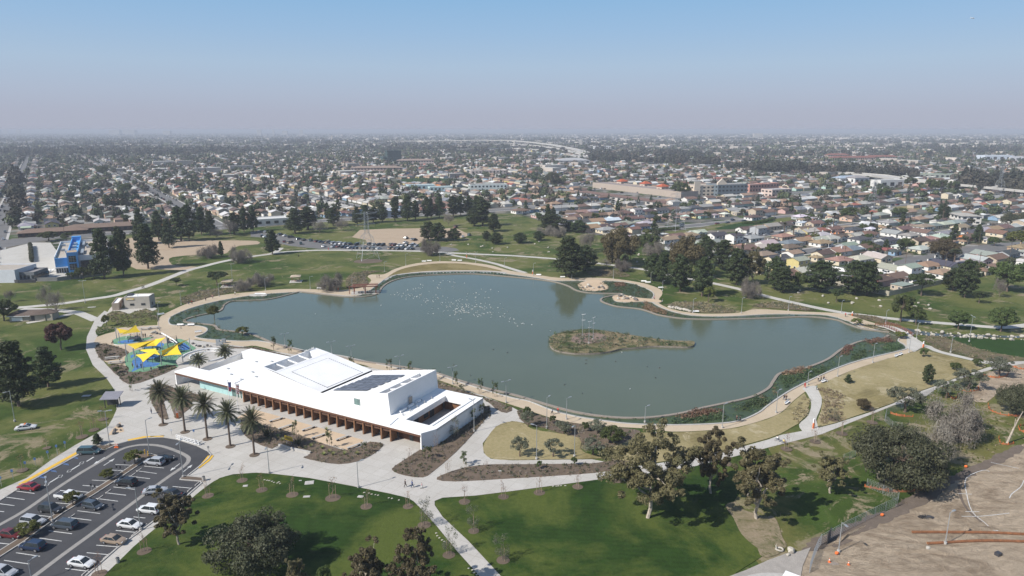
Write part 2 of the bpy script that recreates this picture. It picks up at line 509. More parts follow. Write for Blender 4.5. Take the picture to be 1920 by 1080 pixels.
s2=n.new('ShaderNodeSeparateColor');l.new(v2.outputs['Color'],s2.inputs[0])
c1=mixc(n,l,ramp(n,l,noise(n,l,0.004,5,0.7,g),0.45,0.62),cr.outputs[0],mixc(n,l,0.6,cr.outputs[0],(0.04,0.055,0.03)))
l.new(c1,b.inputs['Base Color']);b.inputs['Roughness'].default_value=0.95;b.inputs['Specular IOR Level'].default_value=0.1
GR=30000.0
gb=MB()
gb.quad((-GR,-600,0),(GR,-600,0),(GR,GR,0),(-GR,GR,0),M_TOWN)
gb.build('ground',kind='structure')
# --- park
PARK=[(-420,1400),(-420,640),(-260,521),(0,521),(70,517),(120,521),(205,516),(215,448),(262,437),(400,432),(480,426),(620,416),(830,405),(905,401),(960,400),(1000,410),(1050,424),(1105,438),(1150,448),(1215,458),(1262,470),(1300,478),(1380,500),(1450,520),(1562,536),(1666,556),(1775,530),(1832,519),(1925,503),(2300,478),(2500,1400)]
_,PARK_W=sheet('park_lawn',PARK,0.04,M_PARK,k=1)
# nearer rough grass, right
sheet('rough_grass',[(1290,872),(1440,838),(1545,813),(1665,764),(1730,748),(1800,709),(1860,690),(1990,668),(2300,760),(2300,1400),(1300,1400),(1440,1080),(1330,940)],0.06,M_ROUGH,k=1)
# dirt infields and the bare yard by the tall conifers
sheet('ball_field',[(228,452),(262,444),(322,447),(352,450.5),(440,451),(482,452),(484,458),(448,461),(430,470),(418,477),(368,478),(333,481),(317,485),(322,496),(342,499),(374,501),(352,507),(300,505),(256,505),(240,492),(234,470)],0.07,M_SAND,k=2)
sheet('ball_field',[(660,445),(675,431),(730,429),(792,428),(822,430),(852,427),(868,434),(882,441),(866,446),(800,448),(790,454),(780,460),(730,462),(676,461.5),(688,456),(686,450)],0.07,M_SAND,k=1)
# the small car park behind
sheet('rear_car_park',[(470,434),(505,438),(526,439),(560,446),(600,452),(650,457.5),(720,461),(790,463.5),(835,463),(856,466),(861,470),(845,472.5),(790,471),(700,469.5),(600,467),(545,461.5),(525,457),(500,446),(470,444)],0.09,M_ASPH2,k=1)
_pz=0.085
for nm,px,w in(('park_path',[(960,479.5),(1035,485),(1080,489.5),(1122,494),(1210,506),(1270,519),(1330,530),(1385,542),(1440,556.5),(1502,571),(1565,584),(1615,591),(1665,597),(1740,604),(1815,610),(1877,614),(1935,609),(2100,590)],4.0),('park_path',[(960,479.5),(900,477),(837,474),(780,471),(700,469.8),(605,469.3),(560,471),(530,473),(505,477),(480,480),(425,489),(380,500),(350,508),(312,523),(275,537),(240,547),(212,555),(165,562),(120,569),(60,575),(0,580),(-120,592)],4.2),('park_path',[(837,474),(850,479),(890,486),(930,495),(955,503),(985,512)],3.2),('park_path',[(1728,648),(1745,652),(1765,660),(1815,672),(1852,680),(1925,684),(2100,690)],3.6),('park_path',[(181,601),(150,588),(135,585),(90,581),(40,580)],4.0),('park_path',[(50,606),(90,599),(125,591),(145,586)],3.0)):
 _pz+=.0035;ribbon(nm,px,w,_pz,M_CONC2)
ribbon('park_path',[(527,465),(524,468),(514,474),(500,478)],3.5,0.105,M_CONC2)
# --- lakeside loop and basin
OUTER=[(480,547),(425,552.5),(375,562),(345,572),(325,581),(302,593),(295,606),(290,622),(225,622),(186,636),(182,655),(200,680),(320,690),(355,639),(400,644),(455,650),(480,649),(530,662),(575,672),(620,676),(675,683),(700,691),(740,699),(780,706),(822,713),(860,727),(905,742),(935,752),(960,760),(985,768),(1035,785),(1065,792),(1135,800),(1210,804),(1260,810),(1335,807),(1385,801),(1440,785),(1467,772),(1490,750),(1522,727),(1557,712),(1602,693),(1665,673),(1705,662),(1722,655),(1735,647),(1702,628),(1648,609),(1625,602),(1588,590),(1552,586.5),(1490,584),(1440,580.5),(1410,581),(1385,587),(1335,589),(1297,587),(1260,580),(1237,570),(1235,562),(1242,551),(1235,541),(1200,530),(1147,522.5),(1110,521),(1047,521),(1010,516),(960,508.5),(942,504),(917,497),(880,492.5),(830,490),(780,494),(742,504),(728,511),(717,515),(697,515),(689,519),(696,526),(684,538),(655,542.5),(630,544),(555,542),(510,544)]
_,OUTER_W=sheet('lakeside_path',OUTER,0.11,M_DG,k=3)
BASIN=[(480,553.5),(435,560.5),(400,567),(362,577),(338,586),(322,594),(316,603),(322,610),(345,610.5),(372,612),(386,615.5),(388,621),(378,628),(366,632.5),(390,637),(450,640.5),(482,640),(520,646),(560,655.5),(590,662),(640,668),(675,676),(730,688),(780,697),(815,701),(855,715.5),(905,731),(960,747),(992,753.5),(1035,770.5),(1080,782),(1135,790.5),(1185,796),(1260,798),(1335,796),(1385,790.5),(1422,775),(1440,761),(1477,736),(1515,716),(1565,693),(1615,676),(1690,658),(1699,653),(1694,646),(1684,640),(1690,632),(1702,628),(1695,622),(1680,617),(1665,620),(1650,618),(1632,619),(1610,613),(1590,603),(1552,592),(1500,590),(1440,590),(1360,594),(1297,592),(1255,583),(1228,571),(1222,563),(1226,553),(1217,544),(1185,532),(1150,527.5),(1120,528.5),(1085,527),(1042,527),(1010,522),(960,515),(917,510),(855,509.5),(792,511.5),(742,517),(722,524),(714,530),(700,540),(688,549),(667,556),(640,554.5),(592,550),(555,548.5),(512,551)]
m,n,l,b=new_mat('lake_water');M_WATER=m
g=gpos(n)
bc=mixc(n,l,ramp(n,l,noise(n,l,0.02,4,0.6,g),0.3,0.7),(0.092,0.108,0.070),(0.080,0.096,0.063))
l.new(bc,b.inputs['Base Color']);rv=n.new('ShaderNodeMapRange');rv.inputs[1].default_value=.4;rv.inputs[2].default_value=.62;rv.inputs[3].default_value=.03;rv.inputs[4].default_value=.16;l.new(noise(n,l,0.013,4,.6,g,1.0),rv.inputs[0]);l.new(rv.outputs[0],b.inputs['Roughness']);b.inputs['IOR'].default_value=1.333
mp=n.new('ShaderNodeMapping');l.new(g,mp.inputs[0]);mp.inputs['Rotation'].default_value=(0,0,R(30));mp.inputs['Scale'].default_value=(1,2.2,1)
bump(n,l,b,noise(n,l,0.55,3,0.55,mp.outputs[0]),0.16,0.10)
_,BASIN_W=sheet('lake',BASIN,0.13,M_WATER,k=3)
M_MARSH_=mat('stream_water',(.07,.075,.06),.25,.3,.5)
sheet('canal_bed',[(1690,626),(1678,614),(1700,616),(1722,620),(1745,624.5),(1775,626.5),(1815,628),(1925,631),(2200,640),(2200,646),(1925,634.5),(1815,632.5),(1775,631.5),(1740,630),(1715,627),(1702,630)],0.12,M_MARSH_,k=2)
# marsh shallows: dark rooted ground between the shore and the stone ring
RING=[(563,547.5),(512,560.5),(480,563.5),(437,565.5),(421,572),(412,584),(375,592),(350,599),(346,604),(362,607),(400,611),(411,619),(450,624),(480,631),(517,646),(575,661),(625,668),(672,677.5),(725,685),(780,693),(815,700),(855,713),(910,729),(960,741),(992,750),(1035,763),(1085,775.5),(1147,784),(1210,785),(1272,777.5),(1322,765.5),(1360,757.5),(1410,745.5),(1440,730),(1450,716),(1462,702),(1490,696),(1515,690),(1552,675),(1580,655),(1615,641),(1652,637),(1666,630)]
RING2=[(563,548),(582,550),(617,554),(655,557.5),(692,556),(710,550),(716,540),(730,530),(755,522),(792,517.5),(842,515),(892,514.5),(960,520),(1010,525),(1042,530),(1065,537),(1080,545),(1100,549.5),(1125,551),(1160,551.5),(1165,553),(1145,556),(1130,560),(1127,565),(1140,571),(1160,576),(1197,580),(1216,585),(1235,591.5),(1272,597.5),(1310,599.5),(1360,599.5),(1440,597.5),(1515,595),(1565,600),(1590,609),(1615,617),(1645,621.5),(1667,624)]
m,n,l,b=new_mat('marsh_water');M_MARSH=m
g=gpos(n)
l.new(mixc(n,l,ramp(n,l,noise(n,l,0.35,5,0.7,g),0.38,0.6),(0.040,0.058,0.038),(0.055,0.078,0.03)),b.inputs['Base Color'])
b.inputs['Roughness'].default_value=0.45;b.inputs['Specular IOR Level'].default_value=.3;bump(n,l,b,noise(n,l,1.5,4,0.7,g),0.4,0.1)
MARSHES=[]
def marsh(px,k=3):
 o,w=sheet('marsh_shallows',px,0.15,M_MARSH,k=k);MARSHES.append(w)
marsh([(480,556),(435,562),(400,569),(362,579),(338,588),(322,596),(318,603),(322,608),(345,608.5),(372,610),(389,614.5),(392,621),(382,628),(370,633),(392,635.5),(450,638.5),(490,638),(560,656),(517,645),(480,630.5),(450,623.5),(411,618.5),(400,610.5),(362,606),(350,603),(352,599.5),(376,592.5),(413,584.5),(422,572.5),(438,566),(480,564),(560,549),(520,552)])
marsh([(1085,779),(1135,787),(1185,793),(1260,795.5),(1335,793.5),(1383,788),(1420,773),(1437,760),(1474,734),(1513,713),(1562,691),(1612,673),(1688,655.5),(1696,651),(1688,645),(1668,640),(1652,638),(1616,642),(1581,656),(1553,676),(1516,691),(1491,697),(1463,703),(1451,717),(1441,731),(1411,746.5),(1361,758.5),(1323,766.5),(1273,778.5),(1210,786),(1147,785)])
marsh([(1042,528.5),(1070,532),(1082,537),(1082,543),(1105,548.5),(1145,549.5),(1165,551.5),(1185,556),(1205,560),(1216,553),(1212,543),(1185,533.5),(1150,529),(1120,530),(1140,540),(1120,546),(1095,543),(1085,533)])
marsh([(1130,563),(1140,557.5),(1152,556.5),(1148,562),(1160,568),(1205,568),(1225,577),(1255,586),(1297,594),(1360,596.5),(1440,593.5),(1500,592.5),(1555,595),(1590,606),(1632,620),(1612,616),(1590,608),(1565,599),(1515,594.2),(1440,596.5),(1360,598.5),(1310,598.5),(1272,596),(1236,590.5),(1216,584),(1197,578.8),(1160,575),(1141,570)])
marsh([(582,549.5),(592,551),(640,556),(667,557.5),(700,543),(716,531),(742,518.5),(792,513),(855,511),(917,511.5),(960,516.5),(1040,528.5),(1010,524.5),(960,519.5),(892,514),(842,514.5),(792,517),(755,521.5),(729,529.5),(715,539.5),(709,549),(692,555.3),(655,556.8),(617,553.3)])
ribbon('stone_shore_wall',RING,0.9,0.42,M_STONE,thick=0.4,k=6)
ribbon('stone_shore_wall',RING2,0.9,0.42,M_STONE,thick=0.4,k=6)
cb=MB()
bw=catmull(wpts(BASIN),3)
ribbon('shore_kerb',None,0.45,0.30,M_KERB,thick=0.2,k=1,world_pts=bw+[bw[0]])
# peninsulas with pale rock seats
for px in([(1085,533),(1108,526),(1122,526),(1135,533),(1141,540),(1133,545),(1110,547),(1092,544.5),(1085,540)],[(1235,563),(1207,560.5),(1185,557.5),(1165,553),(1152,555),(1148,560),(1155,565.5),(1175,568),(1205,566.5),(1238,568)]):
 sheet('rocky_point',px,0.36,M_DG2,k=4,thick=0.25,side=M_KERB)
 # grass strip between the north path and the water, and other banks
sheet('bank_lawn',[(724,524),(738,512),(760,503),(795,496.5),(830,494),(870,495),(905,500),(935,506.5),(940,509),(917,507.5),(855,507),(792,509),(750,514.5)],0.16,M_TAN2,k=3)
ribbon('shore_walk',[(722,526),(742,516.2),(792,510.6),(855,508.6),(917,509),(950,512)],1.6,0.17,M_KERB)
sheet('granite_seat_area',[(497,551),(500,555.5),(488,556.5),(470,556),(470,553)],0.34,M_CONC2,k=3,thick=.2,side=M_KERB)
# island
ISL=[(1030,645),(1031,636),(1040,630),(1055,626),(1072,623),(1090,620.5),(1115,621),(1145,625),(1175,630),(1200,634),(1240,640),(1275,642.5),(1300,643),(1301,650),(1290,653.5),(1260,653),(1225,652),(1190,655),(1165,657),(1145,662),(1115,665.5),(1080,666),(1050,662),(1034,655)]
M_ISL=grassmat('island_ground',(0.085,0.10,0.04),(0.21,0.165,0.10),(0.27,0.21,0.14),0.50,0.48,0.06)
_,ISL_W=sheet('island',ISL,0.75,M_ISL,k=3,thick=0.6,side=M_STONE)
sheet('island_clearing',[(1071,643),(1076,634),(1090,629),(1112,627.5),(1130,630),(1138,637),(1130,644),(1112,647.5),(1090,648)],0.78,mat('reddish_gravel',(0.235,0.165,0.13),0.9,0.15,1,fine=4),k=4)
# --- plaza, walks, car park
PLAZA=[(178,600),(163,632),(161,655),(174,685),(200,710),(215,732),(217,752),(219,768),(212,784),(203,800),(183,812),(140,836),(95,864),(50,897),(0,919),(-160,1003),(-200,1120),(-60,1240),(120,1160),(195,1080),(250,1027),(300,985),(360,935),(390,911),(412,897),(437,890),(480,887),(512,889),(580,897),(655,911),(730,926),(767,935),(785,950),(817,985),(855,1032),(900,1082),(960,1150),(1000,1150),(940,1082),(880,1017),(830,970),(815,948),(815,940),(830,934),(892,930),(960,921.5),(1047,910),(1135,898),(1280,880.5),(1372,858),(1440,840),(1540,815),(1665,765),(1677,760),(1727,750),(1755,730),(1800,711),(1860,693),(1925,681),(2100,660),(2100,640),(1925,673),(1850,690),(1797,708),(1750,726),(1707,741),(1675,757),(1627,775),(1565,795),(1530,804),(1465,816),(1440,825),(1360,847),(1265,865),(1185,876),(1110,862),(960,864),(920,861),(907,850),(905,832),(930,800),(960,790),(985,794),(975,772),(960,764),(905,742),(780,706),(620,676),(455,650),(400,643),(355,637),(330,655),(300,690),(250,716),(240,720),(215,700),(200,685),(185,667),(179,645),(185,620),(196,604),(207,588),(196,583)]
sheet('plaza',PLAZA,0.12,M_CONC,k=1)
sheet('branch_walk',[(1498,797),(1515,780),(1521,757),(1512,737),(1505,728),(1533,725),(1541,750),(1537,770),(1530,788),(1535,806),(1510,812)],0.14,M_CONC2,k=3)
sheet('bridge_forecourt',[(1700,630),(1706,628),(1735,646),(1722,656),(1714,661),(1700,653)],0.15,M_CONC2,k=1)
sheet('front_court',[(442,785),(475,768),(530,783),(600,803),(682,826),(676,834),(653,845),(590,828),(527,809),(492,799)],0.14,M_DG2,k=1)
sheet('restroom_court',[(186,606),(200,588),(212,573),(226,579),(290,577),(288,583),(262,588),(232,593),(212,596),(198,606)],.13,M_CONC2,k=2)
sheet('granite_court',Z4(0,600,[(725,130),(860,90),(900,60),(1180,40),(1290,50),(1330,120),(1420,150),(1300,190),(1200,170),(860,185),(720,200)]),.135,M_DG,k=2)
# beds and lawns lie a hand above the paving
_bz=[0.18]
def bed(name,px,m=None,z=None,k=3):
 _bz[0]+=.0023;z=_bz[0]
 return sheet(name,px,z,m or M_MULCH,k=k,thick=0.09)
BEDS=[]
for px in(Z4(480,600,[(-110,745),(-60,740),(0,790),(120,805),(300,860),(500,930),(640,975),(700,975),(790,950),(850,918),(930,925),(955,945),(880,1010),(760,1065),(620,1085),(480,1065),(355,1035),(410,1000),(170,945),(120,970),(-40,905),(-110,830)]),Z4(200,690,[(640,430),(700,250),(900,255),(1130,360),(1260,375),(1530,450),(1560,480),(1280,510),(1290,580),(1150,690),(1130,745),(1030,760),(940,500),(860,520),(930,770),(840,760),(780,720)],8),Z4(200,690,[(-20,-60),(330,60),(240,130),(190,160),(310,240),(420,245),(640,180),(1060,0),(900,-40),(600,60),(300,60),(130,-10)],8)[1:],Z4(480,810,[(1225,140),(1040,260),(1033,300),(1120,330),(1250,345),(1330,300),(1500,155),(1640,5),(1740,-115),(1752,-100),(1760,-150),(1690,-190)]),Z4(480,810,[(1355,360),(1400,325),(1560,272),(1750,248),(1920,247),(2520,240),(2680,215),(2820,230),(2800,270),(2600,303),(2400,322),(1920,352),(1500,375)]),[(975,768),(1035,787),(1065,793),(1140,802),(1190,806),(1200,815),(1160,835),(1130,842),(1092,835),(1086,822),(1047,812),(1020,803),(985,795),(972,780)],Z4(0,600,[(820,355),(870,340),(950,350),(965,380),(900,430)]),[(400,647),(455,652),(480,652),(530,665),(560,672),(545,671),(472,655),(445,654)],[(815,715),(860,730),(905,745),(960,764),(950,775),(930,768),(905,748),(846,735),(822,730)],Z4(0,810,[(665,135),(690,110),(800,105),(880,95),(800,135),(720,148)]),Z4(0,600,[(720,200),(780,180),(940,225),(960,260),(850,300),(765,305),(725,245)])):
 w=bed('planting_bed',px,k=2)[1];BEDS.append(w)
sheet('bed_lawn',Z4(0,600,[(730,195),(800,188),(930,230),(880,262),(800,250)]),0.20,M_TAN2,k=3)
for px in(Z4(0,420,[(800,680),(900,655),(1100,740),(960,780),(840,740)]),Z4(0,420,[(940,690),(1100,640),(1180,690),(1180,735),(1050,720)]),Z4(0,420,[(735,775),(840,775),(850,795),(725,835)])):
 w=bed('planting_bed',px,M_PARK,k=2)[1];BEDS.append(w)
sheet('lawn',[(195,1082),(250,1027),(300,985),(360,935),(390,911),(412,898),(437,891),(480,888),(512,890),(580,898),(655,912),(730,927),(767,936),(784,950),(817,986),(854,1033),(898,1082),(960,1160),(100,1170)],0.17,M_LAWN,k=2,thick=0.05)
sheet('lawn',[(941,1082),(881,1017),(831,970),(816,948),(817,941),(832,935),(892,931),(960,922.5),(1047,911),(1135,899),(1280,881.5),(1372,859),(1440,841),(1455,870),(1400,905),(1370,950),(1400,990),(1440,1020),(1428,1045),(1380,1075),(1340,1160),(1005,1160)],0.17,M_LAWN,k=1,thick=0.05)
sheet('tan_lawn',[(960,791),(930,801),(908,832),(908,849),(921,860),(960,863),(1110,861),(1125,858),(1098,850),(1088,840),(1090,822),(1050,814),(1000,806),(985,796)],0.171,M_TAN,k=3,thick=0.051)
sheet('tan_lawn',[(1130,850),(1165,828),(1195,812),(1260,812),(1335,809),(1385,803),(1440,787),(1467,774),(1490,752),(1508,738),(1518,755),(1512,779),(1497,795),(1462,815),(1440,823),(1360,845),(1265,863),(1190,874),(1150,864)],0.175,M_TAN,k=1,thick=0.052)
sheet('tan_lawn',[(1530,723),(1558,712),(1603,693),(1665,673),(1705,662.5),(1728,657),(1765,664),(1800,673),(1848,684),(1848,689),(1797,707),(1750,725),(1707,740),(1675,756),(1627,773),(1565,794),(1533,802),(1532,790),(1539,772),(1543,751)],0.1775,M_TAN,k=1,thick=0.053)
sheet('green_field',Z4(1440,600,[(1330,128),(1600,140),(1920,150),(2400,160),(2400,300),(1920,282),(1700,248),(1500,195)]),0.09,M_FIELD,k=1)
for px in(Z4(1440,600,[(1180,130),(1330,130),(1500,195),(1700,250),(1920,290),(1920,310),(1650,310),(1450,270),(1250,215)]),[(1100,510),(1130,505),(1165,510),(1180,519),(1120,519)],[(1250,571),(1300,566),(1345,572),(1380,585),(1330,587),(1290,583)],[(1410,575),(1440,568),(1480,570),(1530,583),(1470,580)],[(650,540),(652,520),(672,511),(720,508),(695,513),(686,521),(690,530),(680,538)],[(350,570),(400,556),(440,548),(480,545),(440,540),(380,545),(340,560)],[(1590,590),(1640,594),(1665,603),(1690,612),(1640,604)],[(1640,610),(1690,622),(1665,622),(1620,612)]):
 w=bed('planting_bed',px,grassmat('dry_bed_%d'%len(BEDS),(0.075,0.085,0.03),(0.17,0.14,0.085),(0.14,0.10,0.075),0.5,0.45,0.09),k=3)[1];BEDS.append(w)
 # parking court
LOT=[(-160,1022),(-60,970),(0,940),(45,911),(100,880),(155,850),(172,843),(197,845),(220,834),(240,829),(275,822.5),(307,821),(332,825),(370,837),(390,847),(396,854),(390,862),(370,879),(352,893),(375,903),(378,907),(345,936),(277,987),(220,1029),(160,1082),(90,1140),(-60,1260),(-260,1200)]
sheet('parking_lot',LOT,0.15,M_ASPH,k=1)
ribbon('lot_kerb',None,0.3,0.27,M_KERB,thick=0.14,k=1,world_pts=wpts(LOT[:-3]))
ribbon('drive_gutter',Z4(0,810,[(-300,860),(0,700),(200,585),(400,445),(600,315),(780,210),(860,160),(950,120),(1070,100),(1200,108),(1320,145),(1400,185),(1415,215),(1380,260),(1250,350),(1100,460),(900,610),(700,760),(500,905),(260,1085),(100,1200)]),0.95,0.165,M_GUTTER,k=6)
for px in(Z4(0,810,[(130,400),(165,400),(610,152),(600,138)]),Z4(0,810,[(955,62),(1080,36),(1230,32),(1225,47),(1100,50),(965,75)]),Z4(0,810,[(1480,278),(1560,182),(1605,180),(1580,215),(1500,275)])):
 sheet('tactile_strip',px,0.185,M_YELLOW,k=1)
 # median, islands
def plant_island(px,k=1):
 sheet('kerbed_island',px,0.30,M_MULCH,k=k,thick=0.14,side=M_KERB)
 w=ccw(wpts(px));ribbon('island_kerb',None,0.22,0.33,M_KERB,thick=0.17,k=1,world_pts=w+[w[0]])
plant_island(Z4(0,810,[(950,200),(1010,170),(1130,170),(1180,185),(1245,215),(1210,240),(1130,195),(1100,215),(900,350),(700,480),(480,610),(300,740),(180,830),(-100,1010),(-100,960),(140,810),(300,700),(430,615),(640,480),(860,345),(1000,250),(1060,210),(960,208)]))
plant_island(Z4(0,810,[(1350,362),(1375,335),(1520,350),(1535,370),(1500,375),(1400,368)]))
sheet('sand_triangle',Z4(200,690,[(200,815),(265,960),(20,1020),(60,960)],8),0.15,M_DG2,k=1)
# stall lines: pixel ends of each painted line
lines=[(25,485,185,507),(-60,530,108,552),(-120,580,30,598),(105,440,258,461),(865,243,1010,250),(810,283,950,292),(690,360,830,369),(620,400,780,412),(555,440,690,455),(415,530,580,545),(270,622,420,640),(110,722,260,742),(-30,830,110,845),(-60,900,35,903),(1080,255,1230,270),(1020,290,1175,311),(965,330,1125,350),(850,412,1010,430),(790,455,945,474),(720,498,885,519),(580,590,750,611),(510,640,685,662),(365,740,540,763),(295,795,462,818),(120,905,300,932),(30,962,220,990),(-80,1030,140,1052),(1295,408,1440,422),(1250,470,1400,482),(1120,543,1200,552),(1000,636,1090,645),(868,738,1010,752),(722,848,880,861),(650,905,830,921),(490,1023,690,1048)]
sb=MB()
for a in lines:
 p0,p1=P(a[0]/4,810+a[1]/4,.17),P(a[2]/4,810+a[3]/4,.17)
 d=(p1-p0).normalized();nn=Vector((-d.y,d.x,0))*0.09
 sb.quad(p0+nn,p0-nn,p1-nn,p1+nn,M_WHITEP)
sb.build('stall_marking',kind='structure')
def arrow(px,py,ang,L=3.6):
 c=P(px,py,.171);d=Vector((math.cos(ang),math.sin(ang),0));q=Vector((-d.y,d.x,0))
 b=MB()
 b.add([c-d*L/2+q*.1,c-d*L/2-q*.1,c+d*L*.1-q*.1,c+d*L*.1-q*.45,c+d*L/2,c+d*L*.1+q*.45,c+d*L*.1+q*.1],[(0,1,2,6),(3,4,5),(2,3,5,6)],M_WHITEP)
 b.build('arrow_marking',kind='structure')
la=math.atan2((P(0,985)-P(195,861)).y,(P(0,985)-P(195,861)).x)
arrow(186,864,la);arrow(205,866,la+math.pi);arrow(328,876,la);arrow(352,878,la+math.pi)
# blue accessible bays, upper left row
bb=MB()
for(x,y)in((140,858),(123,870),(100,883),(80,895)):
 for j in range(5):
  c=P(x+j*2.2-5,y+j*.35-2,.172);e_=P(x+j*2.2-3,y+j*.35+1,.172)
  d=(e_-c).normalized();q=Vector((-d.y,d.x,0))*0.05
  bb.quad(c+q,c-q,e_-q,e_+q,M_BLUEP)
bb.build('blue_bay_hatching',kind='structure')
bw_=MB()
for(x,y)in((153,868),(130,883),(113,893),(88,908)):
 c=P(x,y,.172);bw_.box((c.x,c.y,.170),(1.15,.8,.004),M_WHITEP,la+.5);bw_.box((c.x,c.y,.174),(.95,.6,.004),M_ASPH,la+.5)
for(x,y)in((169,861),(142,876),(101,900)):
 c=P(x,y,.172);bw_.box((c.x,c.y,.170),(2.2,.35,.004),M_WHITEP,la)
bw_.build('bay_symbol_marking',kind='structure')
# --- earthworks, lower right
m,n,l,b=new_mat('graded_soil');M_SOIL=m
g=gpos(n)
mp=n.new('ShaderNodeMapping');l.new(g,mp.inputs[0]);mp.inputs['Rotation'].default_value=(0,0,R(-24));mp.inputs['Scale'].default_value=(1,1.7,1)
aa=noise(n,l,0.045,8,0.72,mp.outputs[0],2.6)
c=mixc(n,l,ramp(n,l,aa,0.46,0.66),(0.52,0.42,0.31),(0.29,0.222,0.155))
c=mixc(n,l,ramp(n,l,noise(n,l,0.7,6,0.75,mp.outputs[0],0.6),0.35,0.72),c,mixc(n,l,1.0,c,(0.80,0.78,0.76),'MULTIPLY'))
l.new(c,b.inputs['Base Color']);b.inputs['Roughness'].default_value=0.95;b.inputs['Specular IOR Level'].default_value=0.1
bump(n,l,b,noise(n,l,0.35,9,0.78,mp.outputs[0],1.4),1.0,1.2)
SOIL=[(1480,1200),(1500,1062),(1523,1030),(1540,1007),(1600,985),(1680,952),(1720,930),(1760,906),(1802,889),(1840,872),(1880,853),(1910,838),(1930,829),(2300,700),(2500,1300)]
sheet('graded_soil',SOIL,0.10,M_SOIL,k=2)
sheet('graded_soil',[(1815,747),(1835,720),(1842,705),(1870,693),(1897,686),(1990,676),(2060,700),(1925,726),(1877,733),(1850,755)],0.10,M_SOIL,k=2)
M_PATCH=grassmat('patchy_ground',(0.05,0.08,0.016),(0.16,0.14,0.075),(0.28,0.22,0.155),.44,.42,.06)
sheet('soil_patch',Z4(960,810,[(1600,560),(1680,530),(1740,590),(1900,640),(1990,680),(1920,900),(1830,870),(1720,770),(1660,650)]),0.20,M_PATCH,k=3)
sheet('soil_patch',Z4(1440,810,[(0,640),(60,660),(110,800),(140,860),(60,930),(-60,930),(-80,760)]),0.19,M_PATCH,k=3)
sheet('gravel_yard',[(1360,1085),(1400,1070),(1440,1052),(1472,1040),(1500,1035),(1520,1028),(1505,1062),(1500,1090),(1490,1160),(1330,1160)],0.21,mat('grey_gravel',(0.36,0.33,0.295),.95,.2,.6,fine=5,bs=.6),k=1)
# dark wheel tracks in the soil
for px,w in((Z4(1440,810,[(1430,400),(1450,500),(1500,590),(1600,680)]),.5),):
 ribbon('wheel_track',px,w,0.115,mat('damp_soil',(0.155,0.12,0.092),.95,.25,.6,fine=2,bs=.6),k=6)
random.seed(4);se=catmull(wpts(Z4(1440,810,[(240,890),(330,850),(400,800),(560,740),(700,690),(840,630),(960,585),(1080,520),(1200,450),(1320,380),(1440,320),(1560,270),(1680,215),(1800,150),(1900,100)])),5,False)
ribbon('soil_edge',None,list(np.convolve([random.uniform(.2,4.4)for _ in se],np.ones(6)/6,'same')+.3),.118,MATS['damp_soil'],k=1,world_pts=[(x+random.uniform(-.3,.3),y+random.uniform(-.3,.3)-.6)for x,y in se])
# chalk lines
for px in(Z4(1440,810,[(1660,300),(1610,290),(1485,350),(1490,470),(1530,600),(1620,680),(1690,740),(1725,742)]),Z4(1440,810,[(1450,635),(1600,635),(1810,612)]),Z4(1440,810,[(1425,465),(1530,470)]),Z4(1440,810,[(1480,600),(1585,602)]),Z4(1440,810,[(1920,360),(1895,415),(1830,465),(1810,500)]),Z4(1440,810,[(1670,230),(1780,255),(1900,280)])):
 ribbon('chalk_line',px,0.15,0.12,M_WHITEP,k=3)
 # mulch rings round trees are added with the trees
 # --- event centre (long white building)
O_=P(332.5,722.5);Q_=P(785,843.7)
E1=(Q_-O_).normalized();E2=Vector((-E1.y,E1.x,0));AE=math.atan2(E1.y,E1.x)
bc_root=empty('event_centre',O_,AE,label='long white lakeside event centre with brown timber fins and solar panels',cat='building')
ZR=4.45;BW=91.0;BD=26.2
def lb():return MB()
# roof slab with courtyard notch (left) and patio opening (right)
T=0.5
def roofpiece(b,poly,z1=ZR,t=T):b.prism(ccw(poly),z1-t,z1,M_WHITE,M_WHITEROOF)
b=lb()
roofpiece(b,[(-0.6,0),(BW-1.0,0),(BW+0.8,3.8),(80.2,4.6),(0,4.6)])
roofpiece(b,[(8.3,4.6),(78.2,4.6),(78.2,18.9),(8.3,18.9)])
roofpiece(b,[(2.1,22.3),(8.3,18.9),(78.2,18.9),(78.2,BD),(2.1,BD)])
roofpiece(b,[(8.3,4.6),(8.3,5.2),(7.8,5.2),(0,4.9),(0,4.6)])
b.build('roof',bc_root)
# east wing rim round the patio opening
EX0,EX1,EY0,EY1=81.9,89.0,4.8,22.5
b=lb()
roofpiece(b,[(78.2,4.6),(80.2,4.6),(EX0,EY0),(EX0,EY1),(EX0,BD),(78.2,BD)],ZR,.5)
roofpiece(b,[(EX0,EY1),(EX1,EY1),(BW+.6,BD),(EX0,BD)])
roofpiece(b,[(EX1,EY0),(BW+0.8,3.8),(BW+.6,BD),(EX1,EY1)])
roofpiece(b,[(80.2,4.6),(BW+0.8,3.8),(EX1,EY0),(EX0,EY0)])
b.build('roof',bc_root)
# walls
def wallbox(b,s0,s1,t0,t1,z0,z1,m=M_WHITE):b.box(((s0+s1)/2,(t0+t1)/2,(z0+z1)/2),(s1-s0,t1-t0,z1-z0),m)
b=lb()
b.prism(ccw([(BW-1.0,0.02),(BW+.8,3.8),(BW+.5,3.9),(BW-1.35,0.1)]),0,ZR+.02,M_WHITE)
b.prism(ccw([(BW+.8,3.8),(BW+.6,BD),(BW+.25,BD),(BW+.48,3.8)]),0,ZR+.02,M_WHITE)
b.build('east_wall',bc_root)
b=lb();wallbox(b,2.2,BW+.2,BD-.35,BD-.02,0,ZR-T);b.build('rear_wall',bc_root)
b=lb();b.prism([(-.6,.05),(-.2,.05),(.35,4.9),(-.05,4.9)],0,ZR-T,M_WHITE);b.build('west_fin_wall',bc_root)
